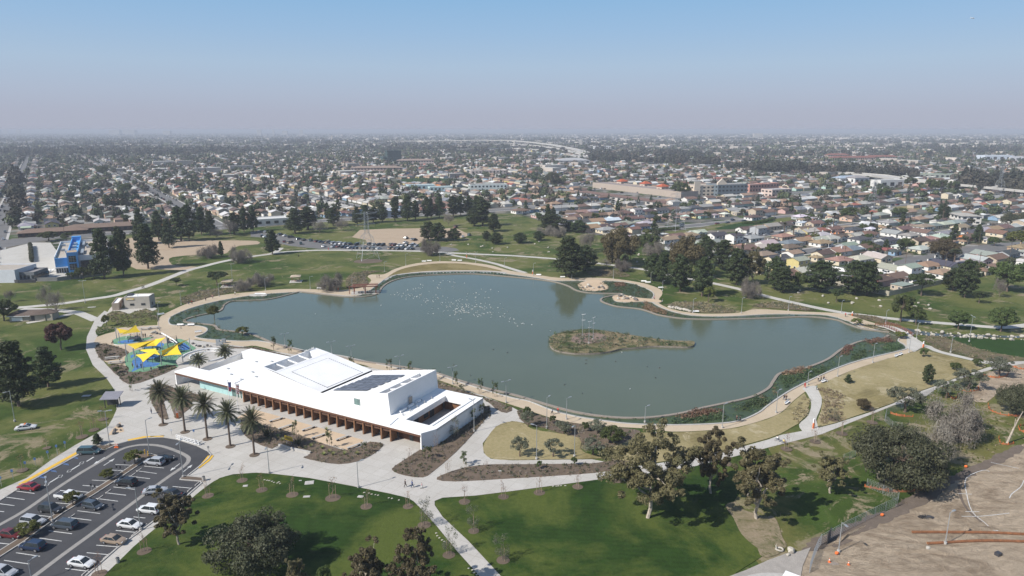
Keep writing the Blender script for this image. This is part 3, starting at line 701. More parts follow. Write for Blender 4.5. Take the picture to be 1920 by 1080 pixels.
# courtyard walls on the north-west side and the curving ramp wall
b=lb()
b.prism(ccw([(0.0,4.9),(0.3,4.9),(0.1,7),(-.2,7)]),0,2.4,M_WHITE)
b.prism(ccw([(-.2,7),(.1,7),(2.4,22.3),(2.1,22.3)]),[0]*4,[2.6,2.6,ZR-T,ZR-T],M_WHITE)
b.prism(ccw([(8.3,18.9),(8.3,5.2),(8.6,5.2),(8.6,18.9)]),0,ZR-T,M_WHITE)
b.prism(ccw([(2.1,22.3),(8.3,18.9),(8.5,19.2),(2.3,22.6)]),0,ZR-T,M_WHITE)
b.build('courtyard_wall',bc_root)
# turquoise wall, with joints, and entrance glazing
b=lb();wallbox(b,7.9,21.8,1.9,2.2,0,ZR-T,M_TURQ);b.build('turquoise_wall',bc_root)
for i in range(7):
 b=lb();wallbox(b,7.95+i*2.0,7.95+i*2.0+1.96,1.84,1.898,0.1,ZR-T-.1,M_TURQ);b.build('panel',bc_root)
b=lb();wallbox(b,-.2,BW-1.5,.12,2.6,ZR-T-.35,ZR-T-.05,M_SLAT);b.build('brown_soffit',bc_root)
b=lb();wallbox(b,-.5,BW-1.2,.02,.1,ZR-T-.55,ZR-T+.02,M_CORTEN2);b.build('fascia',bc_root)
b=lb();wallbox(b,21.9,28.4,2.0,2.1,0,ZR-T-.4,M_GGREEN);b.build('entrance_glazing',bc_root)
for s in(22.0,24.0,25.1,26.2,27.3,28.3):
 b=lb();wallbox(b,s-.05,s+.05,1.9,1.99,0,ZR-T-.4,M_STEEL);b.build('mullion',bc_root)
for s in(24.6,25.75):
 b=lb()
 for ds in(-.45,.45):wallbox(b,s+ds-.06,s+ds+.06,1.8,1.88,0,3.2,M_WHITE)
 wallbox(b,s-.5,s+.5,1.8,1.88,3.2,3.35,M_WHITE);b.build('door',bc_root)
 # street number
fc=bpy.data.curves.new('street_number','FONT');fc.body="12645";fc.size=1.15;fc.extrude=0.04
fo=bpy.data.objects.new('tmp',fc);COL.objects.link(fo);fm_=bpy.data.meshes.new_from_object(fo.evaluated_get(bpy.context.evaluated_depsgraph_get()));bpy.data.objects.remove(fo)
fo=bpy.data.objects.new('street_number',fm_);COL.objects.link(fo);fo.parent=bc_root
fo.location=(18.0,1.80,2.75);fo.rotation_euler=(R(90),0,0);fo.scale=(1.15,1,1)
fm_.materials.clear();fm_.materials.append(M_WHITE)
# fins with slatted screens and glazing between
NF=19;fs0,fs1=28.53,80.54;stp=(fs1-fs0)/(NF-1)
finb=lb();finb.box((0,0,(ZR-T)/2),(.42,2.3,ZR-T-.02),M_CORTEN);fin_me=finb.mesh('fin')
scb=lb()
for k in range(9):scb.box((0,0,k*.16),(stp-.46,.06,.09),M_SLAT)
sc_me=scb.mesh('slat_screen')
glb=lb();glb.box((0,0,1.75),(stp-.46,.06,3.5),M_GLASS);gl_me=glb.mesh('window')
frb=lb()
for ds in(-1.0,1.0):frb.box((ds*(stp/2-.32),0,1.75),(.12,.1,3.5),M_DARK)
frb.box((0.3,0,1.75),(.16,.12,3.5),M_WHITE);frb.box((0,0,2.4),(stp-.5,.1,.08),M_STEEL)
fr_me=frb.mesh('frame')
def child(name,me,parent,loc,rot=(0,0,0),sc=(1,1,1),kind=None,color=None):
 o=bpy.data.objects.new(name,me);COL.objects.link(o);o.parent=parent;o.location=loc;o.rotation_euler=rot;o.scale=sc
 if kind:o['kind']=kind
 if color:o.color=(*color,1)
 return o
for i in range(NF):
 s=fs0+i*stp
 child('fin',fin_me,bc_root,(s,1.35,0))
 if i<NF-1:
  child('slat_screen',sc_me,bc_root,(s+stp/2,.55,2.55))
  w=child('window',gl_me,bc_root,(s+stp/2,3.05,0));child('frame',fr_me,w,(0,-.08,0))
  # east porch back wall
b=lb();wallbox(b,fs1+.2,BW-1.6,3.1,3.3,0,ZR-T-.3,M_CORTEN2);b.build('porch_wall',bc_root)
b=lb();wallbox(b,84.2,85.3,3.0,3.08,0,2.4,M_GLASS);b.build('door',bc_root)
# patio: brown inner walls, windows
b=lb()
wallbox(b,EX0-.3,EX0-.02,EY0,EY1+.3,ZR-1.5,ZR-T,M_WHITE);wallbox(b,EX0,EX1,EY1+.05,EY1+.3,ZR-1.6,ZR-T,M_WHITE)
wallbox(b,EX0-1.4,EX0-1.1,EY0,EY1,0,ZR-T,M_CORTEN);wallbox(b,EX0-1.1,EX1,EY1+.9,EY1+1.2,0,ZR-T,M_CORTEN);wallbox(b,EX1+.02,EX1+.3,EY0,EY1,0,ZR-T,M_CORTEN2)
b.build('patio_wall',bc_root)
b=lb();wallbox(b,EX0-1.4,EX1,EY0,EY1+.9,.13,.2,M_CONC2);b.build('patio_floor',bc_root)
for t in(9.5,13.8,16.5):
 b=lb();wallbox(b,EX0-1.08,EX0-1.02,t,t+1.9,0.9 if t<16 else.1,2.5,M_GLASS);b.build('window',bc_root)
 # raised hall: two wedges meeting in a valley
F0=4.9
A0,A1,V,C0,C1=31.4,36.4,53.8,72.6,76.4
zA,zA1,zV,zC0,zC1=9.35,8.75,5.75,9.15,9.95
zf=0.35
def hz(s):
 pts=[(A0,zA),(A1,zA1),(V,zV),(C0,zC0),(C1,zC1)]
 for(a,za),(c_,zc)in zip(pts,pts[1:]):
  if s<=c_:return za+(zc-za)*(s-a)/(c_-a)
 return zC1
b=lb()
# front and rear faces
for t,sgn in((F0,1),(BD-.02,-1)):
 top=[(A0,zA),(V,zV),(C1,zC1)]
 vs=[(A0+(.0),t,ZR-.02),(V,t,ZR-.02),(C1+.55,t,ZR-.02)]+[(s,t,z+(zf if t==F0 else-.1))for s,z in top]
 fs=[(0,1,4,3),(1,2,5,4)]
 b.add(vs,fs if sgn>0 else[f[::-1]for f in fs],M_WHITE)
 # end faces
b.quad((C1+.55,F0,ZR-.02),(C1+.55,BD-.02,ZR-.02),(C1,BD-.02,zC1-.1),(C1,F0,zC1+zf),M_WHITE)
b.quad((A0,BD-.02,ZR-.02),(A0,F0,ZR-.02),(A0,F0,zA+zf),(A0,BD-.02,zA-.1),M_WHITE)
b.build('hall_wall',bc_root)
def strip(b,s0,s1,t0,t1,m,dz=0.0):
 def z(s,t):return hz(s)+zf-(zf+.1)*(t-F0)/(BD-F0)+dz
 b.quad((s0,t0,z(s0,t0)),(s1,t0,z(s1,t0)),(s1,t1,z(s1,t1)),(s0,t1,z(s0,t1)),m)
b=lb()
W0,W1=31.8,36.3
strip(b,A0,W0,F0,BD-.02,M_WHITEROOF);strip(b,W0,W1,F0,F0+.6,M_WHITEROOF);strip(b,W0,W1,BD-3.4,BD-.02,M_WHITEROOF)
strip(b,W1,V-.5,F0,BD-.02,M_WHITEROOF)
X0,X1=73.0,75.7
strip(b,V+.5,X0,F0,BD-.02,M_WHITEROOF);strip(b,X0,X1,F0,F0+.5,M_WHITEROOF);strip(b,X0,X1,BD-3.0,BD-.02,M_WHITEROOF);strip(b,X1,C1,F0,BD-.02,M_WHITEROOF)
b.build('hall_roof',bc_root)
b=lb();strip(b,V-.5,V+.5,F0,BD-.02,M_DARK,-.35);b.build('valley_gutter',bc_root)
b=lb()
for(s0,s1,t1)in((W0,W1,BD-3.4),(X0,X1,BD-3.0)):
 b=lb();t0=F0+.6
 zb=5.0
 b.quad((s0,t0,zb),(s1,t0,zb),(s1,t1,zb),(s0,t1,zb),M_GREYROOF)
 for s,f in((s0,1),(s1,-1)):
  q=[(s,t0,zb),(s,t1,zb),(s,t1,hz(s)-.02),(s,t0,hz(s)+zf-.02)]
  b.add(q,[(0,1,2,3)]if f>0 else[(3,2,1,0)],M_GREYROOF)
 for t in(t0,t1):
  b.quad((s0,t,zb),(s1,t,zb),(s1,t,hz(s1)+.1),(s0,t,hz(s0)+.1),M_GREYROOF)
 b.build('light_well',bc_root)
for(s0,s1,t1)in((W0,W1,BD-3.4),(X0,X1,BD-3.0)):
 for k in range(1,4):
  t=F0+.6+(t1-F0-.6)*k/4
  b=lb();z=hz((s0+s1)/2)
  b.add([(s0,t-.14,hz(s0)-.05),(s1,t-.14,hz(s1)-.05),(s1,t+.14,hz(s1)-.05),(s0,t+.14,hz(s0)-.05),(s0,t-.14,hz(s0)-.4),(s1,t-.14,hz(s1)-.4),(s1,t+.14,hz(s1)-.4),(s0,t+.14,hz(s0)-.4)],[(0,1,2,3),(4,5,1,0),(6,7,3,2),(1,5,6,2),(7,4,0,3)],M_WHITE)
  b.build('well_beam',bc_root)
  # raised membrane panel, clips, slots
def zt(s,t):return hz(s)+zf-(zf+.1)*(t-F0)/(BD-F0)
b=lb()
strip(b,39.6,52.6,8.4,22.6,M_WHITEROOF,.1)
for(s0,s1,t0,t1)in((39.6,39.6,8.4,22.6),(52.6,52.6,8.4,22.6)):
 b.quad((s0,t0,zt(s0,t0)),(s0,t1,zt(s0,t1)),(s0,t1,zt(s0,t1)+.1),(s0,t0,zt(s0,t0)+.1),M_DARK)
b.build('roof_panel',bc_root)
b=lb();strip(b,39.35,39.58,8.4,22.6,M_DARK,.012);strip(b,36.9,37.1,F0+.2,BD-.3,M_GREYROOF,.02);b.build('roof_seam',bc_root)
b=lb()
for k in range(17):
 s=40+k*.78
 for t in(8.25,22.75):b.box((s,t,zt(s,t)+.1),(.3,.16,.14),M_STEEL)
clips=b.build('roof_clips',bc_root,kind='stuff')
# solar panels in rows
pb=lb();pb.box((0,0,0),(1.62,2.0,.05),M_SOLAR);pan_me=pb.mesh('solar_panel')
slope=math.atan2(zC0-zV,C0-V)
for r_ in range(6):
 t=7.8+r_*2.42
 off=0.0 if r_<5 else 0.0
 for k in range(7):
  s=56.9+k*1.69+(r_*0.35)
  child('solar_panel',pan_me,bc_root,(s,t,zt(s,t)+.22),(0,-slope,0))
b=lb()
for r_ in range(6):
 t=7.8+r_*2.42
 s0,s1=56.0+r_*.35,68.0+r_*.35
 for ds in(-.7,.7):b.tube([(s0,t+ds,zt(s0,t)+.1),(s1,t+ds,zt(s1,t)+.1)],.05,M_STEEL,4)
b.build('panel_rails',bc_root)
b=lb();b.box((66.2,F0-.03,6.0),(1.9,.05,1.7),M_GGREEN);w=b.build('window',bc_root)
b=lb()
for ds in(-1,1):b.box((66.2+ds,F0-.05,6.0),(.1,.08,1.9),M_STEEL)
b.box((66.2,F0-.05,6.9),(2.1,.08,.1),M_STEEL);b.build('frame',w)
# plant on the low roof east of the hall and rooftop vents
b=lb();b.box((77.15,13.2,ZR+1.2),(.12,1.3,1.9),mat('tan_door',(.45,.36,.28),.7));b.build('roof_door',bc_root)
for t in(6.5,9.5,12.5,15.8,19):
 b=lb();b.tube([(79.7,t,ZR),(79.7,t,ZR+.55)],.16,M_STEEL,6);b.build('roof_vent',bc_root)
for(t,L)in((8.6,2.6),(12.0,2.2),(15.5,1.2)):
 b=lb();b.box((78.1,t,ZR+.35),(.55,L,.5),M_WHITE);b.box((78.1,t+L/2+.3,ZR+.2),(.5,.5,.4),M_STEEL);b.build('roof_duct',bc_root)
for(s,t)in((17,6),(21,10.4),(25,8.2),(14.5,17.5),(26.5,11.5),(18.5,20),(12,9),(23,4.5)):
 b=lb();b.box((s,t,ZR+.12),(.8,.5,.22),M_STEEL);b.build('roof_hatch',bc_root)
b=lb();b.box((23.5,3.2,ZR+.08),(.35,4.2,.14),M_GREYROOF,.2);b.box((80.0,2.3,ZR+.08),(.35,4.6,.14),M_GREYROOF,.2);b.build('roof_pad',bc_root)
b=lb();b.box((89.9,14.6,ZR+.12),(.25,20,.2),M_WHITE);b.build('parapet_cap',bc_root)
for t in(7,11.5,16):
 b=lb();b.box((EX0+.0,t,ZR-.95),(.05,1.6,.5),M_GREYROOF);b.build('louvre_vent',bc_root)
 # curving terrace and ramp wall west of the courtyard
b=MB()
cc=P(385,668)
for r0,a0,a1,hgt_ in((7.2,-60,200,.55),(4.9,0,230,.4)):
 pts=[(cc.x+r0*math.cos(R(a)),cc.y+r0*math.sin(R(a)))for a in range(a0,a1,8)]
 ribbon('x',None,.35,hgt_,M_WHITE,thick=hgt_-.1,k=1,world_pts=pts,build=False,b=b)
b.build('curved_seat_wall',label='white curving seat walls of the round terrace beside the yellow shade sails',cat='seat wall')
# timber benches on the granite court
def bench_slab(px,py,px2,py2,lab):
 p0,p1=P(px,py,.4),P(px2,py2,.4)
 r=empty('slab_bench',((p0.x+p1.x)/2,(p0.y+p1.y)/2,.14),math.atan2((p1-p0).y,(p1-p0).x),label=lab,cat='bench',group='long slab benches on the granite court')
 L=(p1-p0).length
 b=MB();b.box((0,0,.46),(L,.62,.1),M_KERB);b.build('seat',r)
 for s in(-.38,.38):
  b=MB();b.box((L*s,0,.2),(.5,.5,.4),M_DARK);b.build('leg',r)
ends=[((510,270),(730,343)),((655,520),(860,452)),((1010,540),(1205,475)),((1160,658),(1355,592)),((1520,685),(1715,615)),((1690,810),(1885,738)),((40,262),(270,222))]
ends[0]=((520,405),(725,345))
for i,(a,c_)in enumerate(sorted(ends)):
 bench_slab(440+a[0]/8,740+a[1]/8,440+c_[0]/8,740+c_[1]/8,'%s of the long slab benches on the tan court'%ORD[i])
 # --- vegetation kits
def np_mesh(name,V,F,mats,mi=None,col=None):
 """V (n,3), F (m,k) all faces of k corners"""
 me=bpy.data.meshes.new(name)
 V=np.asarray(V,dtype=np.float32);F=np.asarray(F,dtype=np.int32);m_,k_=F.shape
 me.vertices.add(len(V));me.vertices.foreach_set('co',V.ravel())
 me.loops.add(m_*k_);me.loops.foreach_set('vertex_index',F.ravel())
 me.polygons.add(m_)
 me.polygons.foreach_set('loop_start',np.arange(0,m_*k_,k_,dtype=np.int32))
 if mi is not None:me.polygons.foreach_set('material_index',np.asarray(mi,dtype=np.int32))
 for q in mats:me.materials.append(q)
 me.polygons.foreach_set('use_smooth',[False]*m_)
 me.update(calc_edges=True)
 if col is not None:
  ca=me.color_attributes.new('Col','FLOAT_COLOR','CORNER')
  c4=np.ones((m_*k_,4),dtype=np.float32);c4[:,:3]=np.repeat(col,k_,axis=0)
  ca.data.foreach_set('color',c4.ravel())
 return me
def leaf_tris(clumps,size,g,elong=1.0,droop=0.0):
 """clumps: (x, y, z, rx, ry, rz, count)"""
 out=[]
 for(x,y,z,rx,ry,rz,cnt)in clumps:
  d=g.normal(size=(cnt,3));d/=np.linalg.norm(d,axis=1)[:,None]+1e-9
  r=g.uniform(0.25,1.0,size=(cnt,1))**0.45
  p=np.array([x,y,z])+d*r*np.array([rx,ry,rz])
  u=g.normal(size=(cnt,3));u[:,2]-=droop
  u/=np.linalg.norm(u,axis=1)[:,None]
  # faces lean outwards so a clump is lit like a mass of leaves
  nrm=d*1.1+g.normal(size=(cnt,3))*0.7+np.array([0,0,.35])
  w=np.cross(nrm,u);w/=np.linalg.norm(w,axis=1)[:,None]+1e-9
  u2=np.cross(w,nrm);u2/=np.linalg.norm(u2,axis=1)[:,None]+1e-9
  s=size*g.uniform(0.55,1.35,size=(cnt,1))
  a=p+u2*s*elong;b_=p-u2*s*elong*.6+w*s*.6;c_=p-u2*s*elong*.6-w*s*.6
  out.append(np.stack([a,b_,c_],axis=1))
 V=np.concatenate(out).reshape(-1,3)
 return V,np.arange(len(V)).reshape(-1,3)
def crown_mesh(name,clumps,size,m,seed,**kw):
 g=np.random.default_rng(seed)
 V,F=leaf_tris(clumps,size,g,**kw)
 return np_mesh(name,V,F,[m])
def limbs(b,base,tip,r0,r1,m,bend=0.1,seg=4,rnd=random,n=6):
 base,tip=Vector(base),Vector(tip);L=(tip-base).length
 pts,rr=[],[]
 for i in range(seg+1):
  t=i/seg
  j=Vector((rnd.uniform(-1,1),rnd.uniform(-1,1),rnd.uniform(-.4,.4)))*L*bend*(math.sin(math.pi*t))
  pts.append(base.lerp(tip,t)+j);rr.append(r0+(r1-r0)*t)
 b.tube(pts,rr,m,n,cap=False)
 return pts
L_EUC=leafmat('eucalyptus_leaf',(0.078,0.074,0.032),(0.185,0.155,0.082),.25,.3)
L_PINE=leafmat('pine_needle',(0.024,0.040,0.014),(0.070,0.090,0.032),.12,.3)
L_OAK=leafmat('oak_leaf',(0.040,0.050,0.024),(0.105,0.105,0.058),.15,.4)
L_GREEN=leafmat('green_leaf',(0.038,0.060,0.016),(0.100,0.125,0.036),.2,.4)
L_LIME=leafmat('lime_leaf',(0.07,0.09,0.018),(0.15,0.155,0.035),.25,.5)
L_OLIVE=leafmat('olive_leaf',(0.070,0.080,0.050),(0.16,0.165,0.115),.2,.6)
L_RED=leafmat('copper_leaf',(0.060,0.026,0.022),(0.125,0.060,0.045),.2,.5)
L_BRONZE=leafmat('bronze_leaf',(0.070,0.058,0.027),(0.135,0.105,0.052),.2,.4)
L_PALM=leafmat('palm_leaf',(0.045,0.052,0.024),(0.115,0.115,0.060),.15,.8)
L_TWIG=leafmat('bare_twigs',(0.14,0.122,0.102),(0.235,0.21,0.178),.0,.6)
L_DRY=leafmat('autumn_leaf',(0.20,0.10,0.05),(0.32,0.19,0.12),.2,.8)
L_REED=leafmat('reed_leaf',(0.030,0.060,0.028),(0.085,0.115,0.045),.15,.25)
L_REEDB=leafmat('brown_reed',(0.13,0.075,0.05),(0.22,0.14,0.09),.15,.5)
L_STRAW=leafmat('straw_grass',(0.20,0.16,0.09),(0.34,0.28,0.18),.2,.5)
L_SAGE=leafmat('sage_leaf',(0.060,0.075,0.045),(0.13,0.14,0.09),.15,.8)
L_AGAVE=leafmat('agave_leaf',(0.16,0.20,0.05),(0.32,0.34,0.12),.1,.8)
TREES={}
def rr(a,b_):return random.uniform(a,b_)
def euc_kit(seed,H=20.0,spread=7.5,leaf=L_EUC,bark=M_BARKW,ncl=64,cnt=230,lsize=.20):
 random.seed(seed)
 b=MB();cl=[]
 top=Vector((rr(-1,1),rr(-1,1),H*.55))
 tr=limbs(b,(0,0,-.2),top,H*.017,H*.010,bark,.04,5)
 for i in range(9):
  k=random.randint(2,5);st=tr[k]
  a=i*2.4+rr(-.4,.4);rad=spread*rr(.5,1.0);zz=H*rr(.42,.98)
  if zz>H*.8:rad*=.55
  tip=Vector((st.x+math.cos(a)*rad,st.y+math.sin(a)*rad,zz))
  bp=limbs(b,st,tip,H*.011,H*.003,bark,.12,4)
  for q in(2,3,4):
   for j in range(2):
    c_=bp[q]+Vector((rr(-1,1),rr(-1,1),rr(-.5,.9)))*spread*.26
    r_=spread*rr(.10,.20)
    cl.append((c_.x,c_.y,c_.z,r_,r_,r_*rr(.8,1.4),int(cnt*rr(.5,1.3))))
    if random.random()<.5:limbs(b,bp[q],c_,H*.004,H*.0015,bark,.1,2,n=4)
 cl=[(q[0]+rr(-.5,.5),q[1]+rr(-.5,.5),q[2]+rr(-.4,.4),q[3]*k_,q[4]*k_,q[5]*k_,int(q[6]*.55))for q in cl for k_ in(.8,.6)]
 for i in range(ncl):
  a=rr(0,6.28);z_=H*rr(.24,.95);rad=spread*math.sin(math.pi*min(.98,max(.22,(z_/H-.12)/.9)))*rr(.3,1)
  r_=spread*rr(.07,.14);cl.append((math.cos(a)*rad,math.sin(a)*rad,z_,r_,r_,r_*1.1,int(cnt*rr(.5,1))))
 return[('trunk',b.mesh('trunk'),None,[]),('crown',crown_mesh('crown',cl,lsize,leaf,seed,elong=1.5,droop=.6),None,[])],H
def pine_kit(seed,H=16.0,spread=4.6,leaf=L_PINE,shape='cone',ncl=60,cnt=110,lsize=.34):
 random.seed(seed)
 b=MB();limbs(b,(0,0,-.2),(rr(-.3,.3),rr(-.3,.3),H*.93),H*.022,H*.004,M_BARK,.02,5)
 cl=[]
 for i in range(ncl):
  t=(i+.5)/ncl;z_=H*(.14+.84*t)
  if shape=='cone':prof=(1-t)**.62*(.55+.45*min(1,t*6))+.05
  elif shape=='col':prof=math.sin(math.pi*min(.99,.12+t*.85))**.55*.8
  else:prof=math.sin(math.pi*(.14+.8*t))**.7
  a=i*2.399+rr(-.4,.4);rad=spread*prof*rr(.45,.95)
  r_=spread*rr(.16,.30)*(.55+.5*prof)
  c_=Vector((math.cos(a)*rad,math.sin(a)*rad,z_+rr(-.3,.3)))
  limbs(b,(0,0,z_-rad*.25),c_,H*.006,H*.002,M_BARK,.05,2,n=4)
  cl.append((c_.x,c_.y,c_.z,r_*1.15,r_*1.15,r_*.75,int(cnt*rr(.6,1.3))))
  if i%2:cl.append((c_.x*.4,c_.y*.4,c_.z,r_,r_,r_,int(cnt*.6)))
 return[('trunk',b.mesh('trunk'),None,[]),('crown',crown_mesh('crown',cl,lsize,leaf,seed),None,[])],H
def dome_kit(seed,H=7.0,W=8.0,leaf=L_GREEN,bark=M_BARK,cnt=170,ncl=48,lsize=.24,z0=.28,flat=.8,trunk=1.0):
 random.seed(seed)
 b=MB();R0=W/2;hc=H*(1-z0)/2;zc=H*z0+hc*.92
 tr=limbs(b,(0,0,-.1),(rr(-.2,.2),rr(-.2,.2),H*.45),.035*H*trunk,.02*H*trunk,bark,.05,3)
 cl=[]
 for i in range(ncl):
  v=Vector((random.gauss(0,1),random.gauss(0,1),random.gauss(.25,.8))).normalized()
  k=rr(.55,.92)
  c_=Vector((v.x*R0*k,v.y*R0*k,zc+v.z*hc*k))
  r_=R0*rr(.14,.30)
  cl.append((c_.x,c_.y,c_.z,r_,r_,r_*flat,int(cnt*rr(.5,1.4))))
  if i%3==0:limbs(b,tr[-1],c_,.010*H,.003*H,bark,.1,3,n=4)
 return[('trunk',b.mesh('trunk'),None,[]),('crown',crown_mesh('crown',cl,lsize,leaf,seed),None,[])],H
def bare_kit(seed,H=7.0,W=7.0,dense=1.0,low=.25):
 random.seed(seed)
 b=MB();tips=[]
 def grow(p,d,L,r,lv):
  q=p+d*L
  b.tube([p,(p+q)/2+Vector((rr(-1,1),rr(-1,1),0))*L*.06,q],[r,r*.8,r*.6],M_TWIG,5 if lv<2 else 3,cap=False)
  if lv>=4:tips.append(q);return
  for _ in range(3):
   e_=(d+Vector((rr(-1,1),rr(-1,1),rr(-.25,.6)))*.75).normalized()
   grow(q,e_,L*rr(.6,.8),r*.55,lv+1)
 grow(Vector((0,0,0)),Vector((0,0,1)),H*low,H*.022,0)
 for k in range(7):
  a=k*.9+rr(-.3,.3)
  grow(Vector((0,0,H*low*.7)),Vector((math.cos(a)*W/H,math.sin(a)*W/H,.5+.5*(k%2))).normalized(),H*rr(.2,.34),H*.014,1)
 mz=max(t.z for t in tips);mx=max(max(abs(t.x),abs(t.y))for t in tips)
 g=np.random.default_rng(seed)
 T_=np.array([tuple(t)for t in tips]);
 n_=int(len(T_)*16*dense);idx=g.integers(0,len(T_),n_)
 p=T_[idx]+g.normal(size=(n_,3))*H*.075;d=g.normal(size=(n_,3))+np.array([0,0,.3]);d/=np.linalg.norm(d,axis=1)[:,None]
 w=np.cross(d,g.normal(size=(n_,3)));w/=np.linalg.norm(w,axis=1)[:,None]
 L=H*.045
 V=np.stack([p-d*L+w*.034,p-d*L-w*.034,p+d*L],axis=1).reshape(-1,3)
 V2=V.copy()
 me=np_mesh('crown',V2,np.arange(len(V2)).reshape(-1,3),[L_TWIG])
 k=[('trunk',b.mesh('trunk'),None,[]),('crown',me,None,[])]
 s=(W/2/mx,W/2/mx,H/mz)
 for _,me_,_,_ in k:
  me_.transform(Matrix.Diagonal((*s,1)))
 return k,H
def palm_kit(seed,H=10.5,fr=64,L=4.3,fan=False):
 random.seed(seed)
 b=MB()
 zs=[0,H*.05,H*.3,H*.6,H*.85,H*.93,H]
 r0=.33 if not fan else.28
 b.tube([(0,0,z)for z in zs],[r0*1.25,r0,r0*.82,r0*.8,r0*.95,r0*1.5,r0*.9],M_BARK,8)
 for k in range(26):
  z=H*(.04+.8*k/26);b.tube([(0,0,z),(0,0,z+.06)],[r0*.95,r0*1.02],mat('palm_boot',(.20,.155,.115),.9,.2,3),8,cap=False)
 trunk=b.mesh('trunk')
 fb=MB();V,F=[],[]
 for i in range(fr):
  a=i*2.399;el=R(82-118*(i/fr)**1.05)+rr(-.08,.08)
  d=Vector((math.cos(a)*math.cos(el),math.sin(a)*math.cos(el),math.sin(el)))
  side=Vector((-math.sin(a),math.cos(a),0));Lf=L*rr(.85,1.1)
  p=Vector((0,0,H*.97));seg=9 if not fan else 3;pts=[p.copy()]
  for s in range(seg):
   p=p+d*Lf/seg;d=(d+Vector((0,0,-.10 if not fan else-.05))).normalized();pts.append(p.copy())
  for s in range(len(pts)-1):
   o=len(V);q0,q1=pts[s],pts[s+1]
   V+=[q0+side*.03,q0-side*.03,q1];F.append((o,o+1,o+2))
   for t_ in(.0,.35,.7):
    pp=q0.lerp(q1,t_);dd=(q1-q0).normalized()
    ll=.80*math.sin(math.pi*min(.97,.12+(s+t_)/seg*.85))**.6*(1 if not fan else 1.3)
    for sg in(-1,1):
     o=len(V);tipv=pp+(side*sg*.78+dd*.62+Vector((0,0,.18))).normalized()*ll
     V+=[pp,pp+dd*.17,tipv];F.append((o,o+1,o+2))
 me=np_mesh('crown',np.array([tuple(v)for v in V]),np.array(F),[L_PALM])
 return[('trunk',trunk,None,[]),('crown',me,None,[])],H+(2.6 if not fan else.8)
def sapling_kit(seed,H=4.0,leafy=True,leaf=L_OLIVE,W=1.4,ring=True):
 random.seed(seed)
 parts=[]
 b=MB();tr=limbs(b,(0,0,0),(rr(-.1,.1),rr(-.1,.1),H*.8),.05,.025,M_TWIG,.03,4,n=5)
 cl=[]
 for i in range(16):
  st=tr[random.randint(1,4)];a=rr(0,6.28)
  tip=st+Vector((math.cos(a)*W*rr(.3,1)/1.6,math.sin(a)*W*rr(.3,1)/1.6,rr(.3,1.1)))
  limbs(b,st,tip,.02,.008,M_TWIG,.1,2,n=3)
  cl.append((tip.x,tip.y,tip.z,W*.22,W*.22,W*.28,60 if leafy else 9))
 parts.append(('trunk',b.mesh('trunk'),None,[]))
 parts.append(('crown',crown_mesh('crown',cl,.10 if leafy else.08,leaf,seed),None,[]))
 s=MB();s.tube([(0,0,0),(0,0,2.5)],.045,M_WOOD,5);stm=s.mesh('stake')
 st2=[]
 for a in(0.6,3.7):
  s=MB();s.tube([(math.cos(a)*.55,math.sin(a)*.55,0),(math.cos(a)*.55,math.sin(a)*.55,2.4)],.045,M_WOOD,5);parts.append(('stake',s.mesh('stake'),None,[]))
 if ring:
  s=MB();pts=[(math.cos(k*.419)*1.25*rr(.95,1.05),math.sin(k*.419)*1.25*rr(.95,1.05))for k in range(15)]
  s.prism(pts,.0,.03,M_MULCH);parts.append(('mulch_ring',s.mesh('mulch_ring'),None,[]))
 return parts,H
def cyp_kit(seed,H=9.0):
 return pine_kit(seed,H,1.5,L_PINE,'col',34,90,.22)
def K(name,fn,*a,**kw):TREES[name]=fn(*a,**kw)
K('euc1',euc_kit,3,20,7.6);K('euc2',euc_kit,8,18,5.4,ncl=58,cnt=210);K('euc3',euc_kit,21,15,4.6,ncl=52,cnt=190)
K('pine1',pine_kit,5);K('pine2',pine_kit,6,16,5.2,L_PINE,'cone',66,110);K('pine3',pine_kit,14,15,4.6,L_PINE,'round',56,120)
K('col1',pine_kit,31,16,3.4,L_PINE,'col',56,110)
K('oak1',dome_kit,9,8,15,L_OAK,cnt=330,ncl=80,lsize=.20,z0=.08,flat=.7);K('oak2',dome_kit,19,8,13,L_OAK,cnt=300,ncl=70,lsize=.2,z0=.05)
K('dome1',dome_kit,10,7,8);K('dome2',dome_kit,11,7.5,7.0,L_GREEN,ncl=40);K('bronze',dome_kit,12,13,14,L_BRONZE,cnt=190,ncl=80,lsize=.34,z0=.15)
K('lime',dome_kit,16,5,5,L_LIME,cnt=140,ncl=30,lsize=.2)
K('umbrella',dome_kit,13,6.0,7.5,L_PINE,ncl=32,z0=.48,flat=.5);K('copper',dome_kit,15,6.6,7.0,L_RED,cnt=200)
K('olive1',dome_kit,17,5.2,5.4,L_OLIVE,cnt=95,ncl=34,lsize=.16,z0=.3,trunk=1.3);K('olive2',dome_kit,18,5.0,4.8,L_OLIVE,cnt=85,ncl=30,lsize=.16,z0=.28,trunk=1.3)
K('bare1',bare_kit,23,7,7,.8);K('bare2',bare_kit,24,7,6,.7,.3);K('thicket',bare_kit,25,6,11,2.6,.06)
K('palm1',palm_kit,26);K('palm2',palm_kit,27);K('fanpalm',palm_kit,28,13,34,1.7,True)
K('sap1',sapling_kit,33,4.2,False,L_DRY,1.5);K('sap2',sapling_kit,34,3.9,False,L_DRY,1.3);K('sapleaf',sapling_kit,35,4.3,True,L_OLIVE,2.4)
K('sapbed',sapling_kit,36,4.4,True,L_GREEN,1.3,False);K('sapbed2',sapling_kit,37,3.4,False,L_DRY,1.6,False)
K('cypress',cyp_kit,38)
